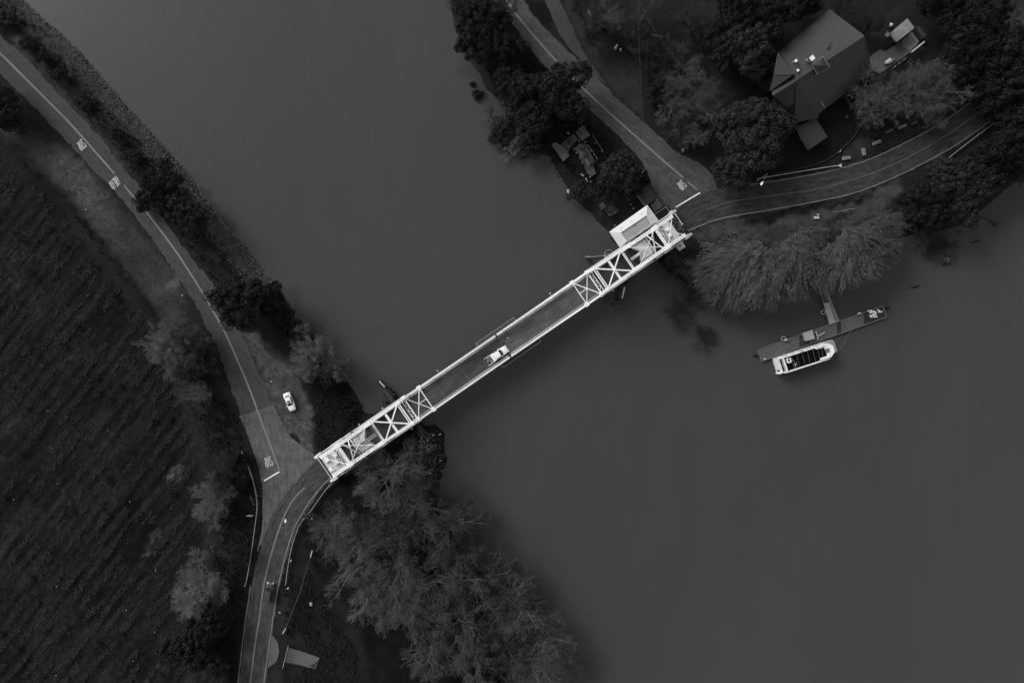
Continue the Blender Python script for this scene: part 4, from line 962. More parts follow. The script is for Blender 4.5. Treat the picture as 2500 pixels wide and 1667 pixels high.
# ------------------------------------------------------------------ drawbridge
AX = R(34.4); DX, DY = math.cos(AX), math.sin(AX)
OX, OY = P(1228.7, 844.3, 0.6)[:2]
def B(s, t, z):
    """s along the bridge to the upper right, t across to the lower right"""
    return (OX + s * DX + t * DY, OY + s * DY - t * DX, z)
bridge = empty('drawbridge', B(0, 0, 0), 0, 'white steel double-leaf drawbridge across the river, counterweights above both ends', 'bridge')
BO = tuple(bridge.location)
def bb(mb, name, m, parent=None, **kw): return mb.build(name, m, parent or bridge, BO, **kw)
WS, WC = 3.10, 0.47     # half distance between trusses, chord width
HS = ((0.25, 1.9), (7.5, 2.6), (14.6, 4.0), (21.8, 6.2), (25.8, 8.0))
def top_z(s): return float(np.interp(s, [h[0] for h in HS], [h[1] for h in HS]))
for sg in (-1, 1):
    # decks
    d = MB(); n = 27
    for i in range(n):
        s0 = 0.06 + (27.0 - .06) * i / n; s1 = 0.06 + (27.0 - .06) * (i + 1) / n
        d.box(B(sg * (s0 + s1) / 2, 0, .48), (s1 - s0 - .006, 5.3, .24), AX)
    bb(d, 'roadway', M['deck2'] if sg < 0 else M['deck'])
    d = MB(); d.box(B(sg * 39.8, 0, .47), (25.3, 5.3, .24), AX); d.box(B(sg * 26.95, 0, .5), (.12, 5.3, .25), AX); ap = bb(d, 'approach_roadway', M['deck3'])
    for s_ in np.arange(4.4, 27, 7.2): d = MB(); d.box(B(sg * s_, 0, .603), (.06, 5.0, .008), AX); bb(d, 'deck_joint', M['mid'])
    f = MB()
    for s_ in np.arange(1.0, 52, 3.6): f.beam(B(sg * s_, -3.3, .18), B(sg * s_, 3.3, .18), .35, .5)
    bb(f, 'floor_beam', M['grey'])
    for sd_ in (-1, 1):
        tr = MB(); t = sd_ * WS
        # top chord with cover plate
        for (a, za), (b, zb) in zip(HS, HS[1:]): tr.beam(B(sg * a, t, za), B(sg * b, t, zb), WC, .42)
        tr.beam(B(sg * .25, t, .2), B(sg * 27, t, .2), .42, .5)
        nodes = list(np.arange(.4, 26, 3.62)) + [25.8]
        for i, s_ in enumerate(nodes):
            tr.beam(B(sg * s_, t, .3), B(sg * s_, t, top_z(s_)), .28, .28, (DX, DY, 0))
            if i: 
                a, b = (s_, nodes[i - 1]) if i % 2 else (nodes[i - 1], s_)
                tr.beam(B(sg * a, t, .3), B(sg * b, t, top_z(b)), .22, .2)
        for s_, q in ((21.8, 1.0), (25.8, 1.1)): tr.box(B(sg * s_, t, top_z(s_) + .06), (q, .92, .5), AX, .04)
        st = bb(tr, 'side_truss', M['white'])
        hm = MB()
        for j, s_ in enumerate(np.arange(.7, 14.5, .36)):
            if random.random() < .8: hm.box(B(sg * s_, t + (.08 if j % 2 else -.08), top_z(s_) + .216), (.20, .09, .012), AX)
        bb(hm, 'hole_shade_plate', M['lace'], st, kind='stuff')
        # inner guard rail
        rl = MB(); tt = sd_ * 2.56
        rl.beam(B(sg * .3, tt, 1.55), B(sg * 50.5, tt, 1.55), .13, .16); rl.beam(B(sg * .3, tt, 1.1), B(sg * 50.5, tt, 1.1), .08, .14)
        for s_ in np.arange(.8, 50, 1.8): rl.beam(B(sg * s_, tt, .5), B(sg * s_, tt, 1.5), .1, .1, (DX, DY, 0))
        bb(rl, 'guard_rail', M['white2'])
        kb = MB(); kb.box(B(sg * 13.6, sd_ * 2.75, .68), (26.6, .16, .22), AX); bb(kb, 'curb', M['mid'])
        # outer fascia and footway on the approach half
        oc = MB(); to = sd_ * 3.52
        oc.beam(B(sg * 27, to, 1.5), B(sg * 51.5, to, 1.5), .34, .5); oc.beam(B(sg * 27, sd_ * 3.1, .9), B(sg * 51, sd_ * 3.1, .9), .16, .3)
        oc.beam(B(sg * 27, sd_ * 3.3, 2.1), B(sg * 36, sd_ * 3.3, 2.1), .3, .2)
        for s_ in np.arange(28, 51.5, 2.35): oc.beam(B(sg * s_, to, .2), B(sg * s_, to, 1.6), .22, .22, (DX, DY, 0))
        oc.box(B(sg * 46.3, sd_ * 3.45, 2.2), (3.4, .62, .5), AX, .05); oc.box(B(sg * 43.0, sd_ * 3.5, 2.1), (1.4, .42, .3), AX, .04)
        oc.box(B(sg * 51.3, sd_ * 3.45, 2.3), (1.3, .8, .6), AX, .05)
        oo = bb(oc, 'outer_girder', M['white2'])
        hm = MB()
        for s_ in np.arange(45, 50.6, .5): hm.box(B(sg * s_, sd_ * 3.28, 2.466 if s_ < 48 else 1.77), (.28, .1, .02), AX)
        hm.box(B(sg * 41.8, sd_ * 3.42, 2.28), (.55, .34, .08), AX)
        bb(hm, 'slot_shade_plate', M['dark'], oo, kind='stuff')  # dark plates laid on the girder paint the shade in its slots
        # fixed tower
        tw = MB(); z9 = 9.0
        tw.beam(B(sg * 25.4, sd_ * 3.0, 8.3), B(sg * 27.4, sd_ * 2.9, z9), .5, .4)
        tw.beam(B(sg * 26.9, sd_ * 2.86, z9), B(sg * 35.3, sd_ * 2.72, z9 + .3), .48, .45)
        for s_, tt in ((27.3, 2.86), (35.0, 2.75)):
            tw.beam(B(sg * s_, sd_ * (tt + .25), -1.0), B(sg * s_, sd_ * tt, z9), .5, .5, (DX, DY, 0))
        tw.beam(B(sg * 27.3, sd_ * 3.1, .5), B(sg * 31.2, sd_ * 2.85, z9), .28, .28); tw.beam(B(sg * 35, sd_ * 3.0, .5), B(sg * 31.2, sd_ * 2.85, z9), .28, .28)
        tw.box(B(sg * 35.2, sd_ * 2.68, z9 + .35), (1.3, .95, .35), AX, .03); tw.box(B(sg * 27.2, sd_ * 2.84, z9 + .28), (.9, .7, .3), AX, .03)
        bb(tw, 'tower_side', M['white'])
        # counterweight arm girder
        cw = MB(); path = ((34.9, 2.66, 10.6), (37.0, 2.62, 11.4), (43.5, 2.55, 12.0), (48.8, 2.60, 10.2))
        for (a, ta, za), (b, tb, zb) in zip(path, path[1:]): cw.beam(B(sg * a, sd_ * ta, za), B(sg * b, sd_ * tb, zb), .78, .6)
        cw.box(B(sg * 43.5, sd_ * 2.55, 12.1), (1.4, 1.05, .6), AX, .04); cw.box(B(sg * 36.0, sd_ * 2.66, 11.25), (2.8, .9, .5), AX, .04)
        for s_, z0, z1 in ((36.2, .6, 11.2), (43.5, .6, 11.9), (48.6, .6, 10.2)): cw.beam(B(sg * s_, sd_ * 2.95, z0), B(sg * s_, sd_ * 2.6, z1), .45, .45, (DX, DY, 0))
        cw.beam(B(sg * 36.4, sd_ * 2.9, 3), B(sg * 43.3, sd_ * 2.6, 11.6), .3, .3); cw.beam(B(sg * 48.6, sd_ * 2.9, 3), B(sg * 43.7, sd_ * 2.6, 11.6), .3, .3)
        ca = bb(cw, 'counterweight_arm', M['white'])
        hm = MB()
        for j, s_ in enumerate(np.arange(38.4, 48.4, .42)):
            zt = float(np.interp(s_, [34.9, 37, 43.5, 48.8], [10.6, 11.4, 12.0, 10.2])) + .312
            if abs(s_ - 43.5) > .9: hm.box(B(sg * s_, sd_ * (2.56 + (.13 if j % 2 else -.13)), zt), (.20, .13, .04), AX)
        bb(hm, 'hole_shade_plate', M['lace'], ca, kind='stuff')
    # overhead bracing
    br = MB(); zA, zB = 6.3, 8.05; q = 3.0
    br.beam(B(sg * 21.8, -q, zA), B(sg * 21.8, q, zA), .2, .25)
    br.beam(B(sg * 25.8, -q, zB), B(sg * 25.8, q, zB), .26, .3); 
    br.beam(B(sg * 25.8, -q, zB), B(sg * 21.8, q, zA), .17, .2); br.beam(B(sg * 25.8, q, zB - .02), B(sg * 21.8, -q, zA - .02), .17, .2)
    br.beam(B(sg * 21.8, 0, zA), B(sg * 23.8, 0, (zA + zB) / 2), .15, .18)
    br.beam(B(sg * 26.75, -q, 7.6), B(sg * 26.75, q, 7.6), .16, .2)
    for i in range(8):
        t0, t1 = -q + .3 + i * .68, -q + .3 + (i + 1) * .68
        a, b = (25.85, 26.7) if i % 2 else (26.7, 25.85)
        br.beam(B(sg * a, t0, 7.85), B(sg * b, t1, 7.85), .11, .12)
    bb(br, 'leaf_bracing', M['white'])
    tb = MB(); z9 = 9.15; q = 2.75
    tb.beam(B(sg * 27.25, -q, z9), B(sg * 27.25, q, z9), .26, .3); tb.beam(B(sg * 27.72, -q, z9 - .1), B(sg * 27.72, q, z9 - .1), .22, .3)
    tb.beam(B(sg * 31.0, -q, z9), B(sg * 31.0, q, z9), .17, .3); tb.beam(B(sg * 31.4, -q, z9 - .05), B(sg * 31.4, q, z9 - .05), .17, .25)
    tb.box(B(sg * 31.2, 0, z9), (.42, 5.2, .1), AX)
    tb.beam(B(sg * 34.8, -q, z9 + .1), B(sg * 34.8, q, z9 + .1), .22, .35); tb.beam(B(sg * 35.15, -q, z9), B(sg * 35.15, q, z9), .16, .25)
    tb.beam(B(sg * 27.6, -q, z9 + .02), B(sg * 34.7, q, z9 + .12), .30, .3); tb.beam(B(sg * 27.6, q, z9 + .05), B(sg * 34.7, -q, z9 + .15), .30, .3)
    tb.box(B(sg * 31.2, 0, z9 + .22), (.75, .75, .2), AX, .03)
    bb(tb, 'tower_bracing', M['white'])
    lp = MB(); lp.tube(B(sg * 36.1, -2.4, 4.2), B(sg * 36.1, 2.4, 4.2), .14); lp.tube(B(sg * 37.0, -2.4, 3.6), B(sg * 37.0, 2.4, 3.6), .10)
    lp.box(B(sg * 36.1, 0, 4.2), (.22, .9, .3), AX); bb(lp, 'drive_shaft', M['mid'])
    # counterweight truss overhead bracing
    cb = MB(); q = 2.35
    cb.beam(B(sg * 43.5, -q, 12.15), B(sg * 43.5, q, 12.15), .72, .3)
    for a, b, za, zb, w_ in ((36.2, 43.2, 11.5, 12.1, .12), (43.9, 48.5, 12.0, 10.4, .15)):
        cb.beam(B(sg * a, -q, za), B(sg * b, q, zb), w_, .15); cb.beam(B(sg * a, q, za + .02), B(sg * b, -q, zb + .02), w_, .15)
    cb.beam(B(sg * 43.2, -q, 9.4), B(sg * 41.6, q, 7.4), .3, .2); cb.beam(B(sg * 43.2, q, 9.3), B(sg * 42.2, -q, 7.3), .26, .2)
    cb.beam(B(sg * 42.0, -q, 6.2), B(sg * 42.0, q, 6.2), .3, .2)
    cb.beam(B(sg * 44.9, -q, 9.0), B(sg * 46.0, q, 8.2), .16, .2); 
    for i in range(6):
        t0 = -2.2 + i * .72; a, b = (44.2, 45.1) if i % 2 else (45.1, 44.2); cb.beam(B(sg * a, t0, 8.6), B(sg * b, t0 + .72, 8.6), .10, .12)
    cb.beam(B(sg * 45.2, -q, 8.5), B(sg * 45.2, q, 8.5), .16, .2)
    cw_ = bb(cb, 'counterweight_bracing', M['white'])
    hm = MB()
    for i in range(11): hm.box(B(sg * (43.5 + (.17 if i % 2 else -.17)), -2.0 + i * .4, 12.312), (.16, .2, .03), AX)
    bb(hm, 'hole_shade_plate', M['lace'], cw_, kind='stuff')
    # counterweights
    c1 = MB()
    c1.prism([B(sg * 38.1, -1.6, 0)[:2] + (6.9,), B(sg * 38.9, -.5, 0)[:2] + (6.9,), B(sg * 38.9, .5, 0)[:2] + (6.9,), B(sg * 38.1, 1.6, 0)[:2] + (6.9,), B(sg * 38.5, 2.25, 0)[:2] + (6.9,),
              B(sg * 41.2, 2.25, 0)[:2] + (6.9,), B(sg * 41.5, 1.5, 0)[:2] + (6.9,), B(sg * 41.5, -1.5, 0)[:2] + (6.9,), B(sg * 41.2, -2.25, 0)[:2] + (6.9,), B(sg * 38.5, -2.25, 0)[:2] + (6.9,)][::-sg], 5.2)
    w1 = bb(c1, 'counterweight', M['conc'])
    rb = MB()
    for sd_ in (-1, 1):
        for i in range(16): rb.box(B(sg * (38.2 + i * .21), sd_ * 2.02, 6.95), (.07, .5, .08), AX)
    if sg < 0: rb.box(B(sg * 38.3, .25, 7.05), (4.2, .62, .2), AX)
    bb(rb, 'rib', M['mid'], w1)
    cat_ = MB(); cat_.box(B(sg * 38.2, .55, 7.18), (4.4, .08, .12), AX); cat_.box(B(sg * 38.2, -.05, 7.18), (4.4, .08, .12), AX)
    if sg > 0: cat_.box(B(sg * 37.4, .25, 7.2), (2.6, .56, .3), AX, .04)
    bb(cat_, 'walkway_rail', M['white2'], w1)
    c2 = MB(); c2.box(B(sg * (48.4 if sg < 0 else 47.7), 0, 5.3), (3.6 if sg < 0 else 2.5, 4.6, 1.6), AX, .06)
    w2 = bb(c2, 'counterweight', M['conc'])
    bx = MB()
    for ds, dt in ((46.9, -1.1), (47.6, .5), (49.2, -1.2)) if sg < 0 else ((46.9, .7), (47.3, -.8)): bx.box(B(sg * ds, dt, 6.35), (.95, .8, .5), AX, .05)
    if sg < 0: bx.box(B(sg * 49.6, 1.1, 6.35), (.95, .9, .5), AX, .05)
    bb(bx, 'ballast_box', M['white'], w2)
    mc = MB()
    for i in range(26 if sg < 0 else 90):
        s_ = random.uniform(50.3, 51.0) if sg < 0 else random.uniform(49.2, 51.7); t_ = -2.5 + 5.0 * (i % 18) / 17
        mc.box(B(sg * s_, t_, random.uniform(1.2, 3.6)), (random.uniform(.15, .4), random.uniform(.12, .3), random.uniform(.3, .9)), AX)
    bb(mc, 'machinery', M['mid'])
    mk = MB(); mk.box(B(sg * (50.7 if sg < 0 else 50.4), 0, .9), (1.7 if sg < 0 else 2.8, 5.4, .5), AX); bb(mk, 'machinery_platform', M['dark'])
    ba = MB(); zz = 2.6
    t0, t1 = (-2.9, 2.9) if sg < 0 else (-2.7, .2)
    ba.beam(B(sg * 52.0, t0, zz), B(sg * 52.0, t1, zz), .16, .3)
    for t_ in (t0, t1): ba.beam(B(sg * 52.0, t_, .1), B(sg * 52.0, t_, zz + .1), .3, .3, (DX, DY, 0))
    if sg < 0: ba.beam(B(-51.7, t0, 1.6), B(-51.7, t1, 1.6), .1, .2)
    bb(ba, 'portal_bar', M['white2'])
    pr = MB()
    for s_, l, z0 in ((31.2, 9.6, -7.5), (43, 6.5, -7)): pr.box(B(sg * s_, 0, z0 / 2 - .4), (l, 7.6, abs(z0)), AX, .3)
    pr.box(B(sg * 50.8, 0, -1.2), (2.2, 7.4, 3.4), AX, .1)
    bb(pr, 'pier', M['concdark'])
    ln = MB()
    for sd_, s_ in ((-1, 16.5), (-1, 32.6), (-1, 39.5), (1, 29.5)):
        ln.tube(B(sg * s_, sd_ * 3.3, 1.0), B(sg * s_, sd_ * 4.0, 1.5), .08); ln.sphere(B(sg * s_, sd_ * 4.05, 1.55), .2, 8, 5)
    bb(ln, 'navigation_lamp', M['greylt'])
    # end posts with signs
    for sd_ in (-1, 1):
        ep = MB(); ep.box(B(sg * 52.4, sd_ * 3.4, 1.6), (.9, .6, .8), AX, .05); ep.tube(B(sg * 52.4, sd_ * 3.4, -.2), B(sg * 52.4, sd_ * 3.4, 1.4), .14)
        bb(ep, 'end_post', M['white'])
# centre inspection walkways under both trusses
for sd_, s0, s1 in ((-1, -5.2, 6.0), (1, -3.0, 8.2)):
    wk = MB(); a, b = sd_ * 3.4, sd_ * 4.3; s0 += 0; z = -.4
    wk.beam(B(s0, b, z + .6), B(s1, b, z + .6), .055, .055); wk.beam(B(s0, b, z + .6), B(s0, a, z + .6), .07, .07); wk.beam(B(s1, b, z + .6), B(s1, a, z + .6), .055, .055)
    for s_ in np.arange(s0, s1 + .1, 1.5): wk.beam(B(s_, b, z - .2), B(s_, b, z + .6), .04, .04, (DX, DY, 0))
    o = bb(wk, 'inspection_walkway', M['greylt']); g_ = MB(); g_.box(B((s0 + s1) / 2, (a + b) / 2, z - .2), (s1 - s0, .8, .04), AX); bb(g_, 'grating', M['concdark'], o)
cj = MB()
for sd_ in (-1, 1):
    for i in range(3): cj.box(B(-.25 + i * .25, sd_ * (WS - .1 + .1 * i), 1.9), (.1, .34, .3), AX)
bb(cj, 'centre_lock', M['black'])
cj = MB(); cj.box(B(0, 0, .601), (.10, 5.3, .012), AX); bb(cj, 'expansion_joint', M['dark'])
pt = MB(); pt.prism([P(1229, 834, .604), P(1232, 835, .604), P(1236, 842, .604), P(1231, 843, .604), P(1227, 839, .604)][::-1], .597); bb(pt, 'tar_patch', M['dark'])
dc = MB(); dc.tube(P(1239.5, 825, .6), P(1239.5, 825, .66), .16, n=10); dc.build('drain_cover', M['white'], None, label='small round white cover on the bridge deck ahead of the pickup', cat='cover')

# --- fender walls beside the piers
def fender(segs, z, label, posts=True, mt='wood'):
    root = empty('timber_fender', P(segs[0][0], segs[0][1], -4), 0, label, 'fender')
    off = tuple(root.location)
    w_ = MB(); p_ = MB()
    for (x0, y0, x1, y1, wd) in segs:
        a, b = Vector(P(x0, y0, z)), Vector(P(x1, y1, z)); w_.beam(a, b, wd, .3); w_.beam(a - Vector((0, 0, 1.2)), b - Vector((0, 0, 1.2)), wd * .8, .3)
        n = max(2, int((b - a).length / 1.6))
        for i in range(n + 1):
            q = a.lerp(b, i / n); p_.tube((q.x + random.uniform(-.1, .1), q.y + random.uniform(-.1, .1), -8), (q.x, q.y, z + .12), .17, .15, 7)
    w_.build('waler', M[mt], root, off); p_.build('piling', M['wooddk'], root, off)
    return root
fender([(921, 934, 958, 981, .45), (927, 931, 962, 975, .25), (928, 938, 967, 984, .4), (936, 965, 931, 998, .25), (942, 967, 937, 1000, .25), (948, 950, 962, 966, .2)], -1.2, 'dark timber fender wall upstream of the west pier')
fender([(1012, 1032, 1046, 1076, .6), (1020, 1035, 1053, 1070, .35), (1016, 1040, 1035, 1074, .4)], -1.2, 'dark timber fender wall downstream of the west pier')
fender([(1521, 688, 1512, 731, .22), (1537, 676, 1529, 702, .25), (1518, 690, 1508, 726, .15), (1499.5, 741.5, 1522.5, 738, .22)], -1.2, 'narrow timber fender frame downstream of the east pier')
a = MB(); a.beam(P(926, 930, -.8), P(939, 944, -.8), .28, .12); a.build('board', M['greylt'], None, label='pale board lying on the upstream west fender wall', cat='board')
a = MB(); a.beam(P(1525, 701, -.8), P(1519, 728, -.8), .34, .12); a.build('board', M['greylt'], None, label='pale board lying on the east fender frame', cat='board')
# floating boom and marker pile upstream of the east pier
bm = MB(); bm.tube(P(1438, 628, -3.6), P(1478, 624, -3.6), .09); bm.tube(P(1428, 627.5, -3.5), P(1440, 628, -3.5), .2); bm.build('boom', M['grey'], None, label='thin grey boom pole floating upstream of the east pier', cat='boom')
bm = MB(); bm.tube(P(1437, 633, -8), P(1437, 633, -2.6), .45, .42, 10); bm.tube(P(1432, 630, -8), P(1432, 630, -3), .3, .3, 8); bm.build('pile', M['wooddk'], None, label='dark marker piles at the tip of the floating boom', cat='pile')
rg_ = MB()
for i in range(20):
    a0, a1 = 2 * math.pi * i / 20, 2 * math.pi * (i + 1) / 20; c = P(1487, 622, -.2)
    rg_.beam((c[0] + math.cos(a0) * 1.2, c[1] + math.sin(a0) * 1.2, -.2), (c[0] + math.cos(a1) * 1.2, c[1] + math.sin(a1) * 1.2, -.2), .1, .1)
for i in range(3): rg_.beam(P(1476 + 4 * i, 618, -.25), P(1484 + 4 * i, 628, -.25), .07, .07)
rg_.tube(P(1487, 622, -6), P(1487, 622, -.3), .25); rg_.build('round_platform', M['grey'], None, label='round railed platform on a pile beside the east pier', cat='platform')

# --- control house
ch = empty('control_house', P(1550, 550, 0), 0, 'white bridge control house with pale hipped roof around a darker flat middle', 'building')
co = tuple(ch.location)
def Bu(u, v, z):   # photo px of a point at height z given bridge pixel coords
    return P(u, v, z)
e = [Bu(1580.5, 500.5, 7.2), Bu(1608.5, 539, 7.2), Bu(1514, 605, 7.2), Bu(1487.5, 566, 7.2)]
f_ = [Bu(1578.6, 525.5, 8.3), Bu(1591, 548, 8.3), Bu(1530, 589, 8.3), Bu(1515, 568, 8.3)]
rf = MB(); b0 = [(p[0], p[1], 6.95) for p in e]
rf.add(e + f_ + b0, [(0, 4, 5, 1), (1, 5, 6, 2), (2, 6, 7, 3), (3, 7, 4, 0), (0, 1, 9, 8), (1, 2, 10, 9), (2, 3, 11, 10), (3, 0, 8, 11), (8, 9, 10, 11)])
M['roofskirt'] = mat('pale_metal_roof', 0.50, 0.6, 0.12, 0.8, spec=0.3); M['roofflat'] = mat('flat_grey_roof', 0.26, 0.8, 0.25, 1.2, big=0.15, bigscale=0.4)
rfo = rf.build('roof', M['roofskirt'], ch, co)
fl = MB(); g_ = [(p[0], p[1], 8.12) for p in f_]; fl.add(g_, [(0, 3, 2, 1)]); fl.build('flat_roof', M['roofflat'], rfo, co)
pp = MB()
for a, b in zip(f_, f_[1:] + f_[:1]): pp.beam((a[0], a[1], 8.28), (b[0], b[1], 8.28), .14, .12)
pp.build('parapet', M['white2'], rfo, co)
for x, y in ((1567, 524), (1541.5, 541), (1516.5, 558), (1588, 530), (1514, 579)): vt = MB(); vt.box(P(x, y, 7.75), (.5, .5, .35), AX, .05); vt.build('roof_vent', M['roofskirt'], rfo, co)
vt = MB()
for x, y in ((1549.5, 550.5), (1549.5, 572)): vt.tube(P(x, y, 8.1), P(x, y, 8.3), .12)
vt.build('drain', M['dark'], rfo, co)
wlm = MB(); wv = []
cxx = sum(p[0] for p in e) / 4; cyy = sum(p[1] for p in e) / 4
for p in e: wv.append((cxx + .7 + (p[0] - cxx) * .74, cyy + .5 + (p[1] - cyy) * .70, 6.97))
wlm.prism(wv[::-1] if True else wv, 1.2); wlm.build('wall', M['white2'], ch, co)
for i in range(4):
    a, b = Vector(wv[i]), Vector(wv[(i + 1) % 4]); d = (b - a); n = max(2, int(d.length / 1.8)); nr = Vector((d.y, -d.x, 0)).normalized()
    if (a + nr - Vector((cxx, cyy, a.z))).length < (a - nr - Vector((cxx, cyy, a.z))).length: nr = -nr
    for k in range(n):
        c = a + d * ((k + .5) / n); win = MB(); win.box((c.x + nr.x * .02, c.y + nr.y * .02, 5.0), (1.2, .08, 1.3), math.atan2(d.y, d.x)); win.build('window', M['glass'], ch, co)
lg = MB(); fl_ = [(p[0], p[1], 1.2) for p in wv]
for p in wv: lg.tube((p[0], p[1], -6), (p[0], p[1], 1.2), .3)
lg.prism(fl_[::-1], .9); lg.build('platform', M['concmid'], ch, co)
# operator's hut and railed platform on the river side of the east end
hut = empty('signal_hut', P(1661, 600, 0), 0, 'small pale roofed hut on a railed platform below the east bridge end', 'hut'); ho = tuple(hut.location)
a = MB(); a.prism([P(1649.5, 597, 3.2), P(1659.7, 611.7, 3.2), P(1673.5, 602.5, 3.2), P(1663, 588.8, 3.2)], .6); a.build('body', M['white2'], hut, ho)
a = MB(); a.sheet([P(1648.7, 597, 3.4), P(1659.5, 612.7, 3.4), P(1674.5, 602.5, 3.4), P(1663.3, 587.8, 3.4)], .16); ro = a.build('roof', mat('spotted_roof', 0.42, 0.8, 0.45, 1.3), hut, ho)
a = MB(); a.tube(P(1660, 600, 3.3), P(1660, 600, 3.55), .3); a.build('roof_vent', M['mid'], ro, ho)
a = MB(); pts = [(1640, 601), (1648, 604), (1657, 617), (1681, 601), (1675, 590), (1671, 592), (1668, 585)]
a.prism([P(x, y, .3) for x, y in pts], .05); a.build('platform', M['dark'], hut, ho)
a = MB()
for p, q in zip(pts, pts[1:]):
    for z in (1.3, .85): a.beam(P(*p, z), P(*q, z), .1, .08)
    a.beam(P(*p, .2), P(*p, 1.35), .08, .08, (1, 0, 0))
a.build('railing', M['greylt'], hut, ho)
a = MB()
for p in pts[::2]: a.tube(P(*p, -6), P(*p, .1), .2)
a.build('leg', M['dark'], hut, ho)
# gate machinery boxes at the bridge ends
for px, py, l in ((1639, 517, 'white gate cabinet at the upper corner of the east bridge end'), (1679, 574, 'white gate cabinet at the lower corner of the east bridge end'), (820, 1165, 'pale warning light box at the lower corner of the west bridge end')):
    o = empty('gate_cabinet', P(px, py, 0), 0, l, 'cabinet'); oo = tuple(o.location); a = MB(); a.box(P(px, py, .8), (.75, .5, 1.5), AX, .06); a.build('body', M['white'], o, oo)
    a = MB(); a.tube(P(px + 3, py - 6, -.1), P(px + 3, py - 6, 2.6), .1); a.box(P(px + 3, py - 6, 2.7), (.5, .4, .4), AX, .05); a.build('signal_head', M['dark'], o, oo)
    a = MB(); a.box(P(px, py, 1.58), (.8, .55, .06), AX); a.build('lid', M['white2'], o, oo)
# timber-decked service platform between the control house and the road
a = MB(); a.prism([P(1600, 520, .25), P(1610, 536, .25), P(1638, 518, .25), P(1627, 503, .25)], -1.0); a.build('service_deck', M['wooddk'], None, label='dark plank deck between the control house and the bridge end', cat='deck')
a = MB()
for p, q in (((1599, 523), (1626, 504.5)), ((1626, 504.5), (1636, 519))):
    a.beam(P(*p, 1.2), P(*q, 1.2), .09, .08); a.beam(P(*p, .7), P(*q, .7), .06, .06)
    for t in (0, .33, .66, 1): x, y = p[0] + (q[0] - p[0]) * t, p[1] + (q[1] - p[1]) * t; a.beam(P(x, y, .2), P(x, y, 1.2), .06, .06, (1, 0, 0))
a.build('railing', M['grey'], None, label='grey railing around the dark plank deck', cat='railing')
# ------------------------------------------------------------------ vehicles
def loft(mb, secs):
    """secs: list of rings (same count), each a list of points"""
    n = len(secs[0]); vs = [p for r in secs for p in r]; fs = []
    for i in range(len(secs) - 1):
        for j in range(n - 1): fs.append((i * n + j, i * n + j + 1, (i + 1) * n + j + 1, (i + 1) * n + j))
    fs.append(tuple(range(n))[::-1]); fs.append(tuple((len(secs) - 1) * n + j for j in range(n)))
    mb.add(vs, fs)
def body_ring(x, hw, zb, zt, rnd):
    """half ring from left sill over the top to right sill"""
    return [(x, hw * .94, zb), (x, hw, zb + (zt - zb) * .35), (x, hw * .985, zt - rnd), (x, hw - rnd * .9, zt), (x, hw * .4, zt + .025), (x, 0, zt + .035),
            (x, -hw * .4, zt + .025), (x, -(hw - rnd * .9), zt), (x, -hw * .985, zt - rnd), (x, -hw, zb + (zt - zb) * .35), (x, -hw * .94, zb)]
def wheels(root, xs, hw, r=.33):
    for x in xs:
        for s in (-1, 1):
            a = MB(); a.tube((x, s * (hw - .22), r), (x, s * (hw - .01), r), r, r, 16); wv = a.build('wheel', M['black'], root)
            a = MB(); a.tube((x, s * (hw - .02), r), (x, s * (hw + .005), r), r * .6, r * .55, 10); a.build('rim', M['grey'], wv)
def quad_(mb, pts, n=.012):
    p = [Vector(q) for q in pts]; nr = (p[1] - p[0]).cross(p[2] - p[0]).normalized()
    if nr.z < 0: nr = -nr
    mb.add([q + nr * n for q in p], [tuple(range(len(p)))])
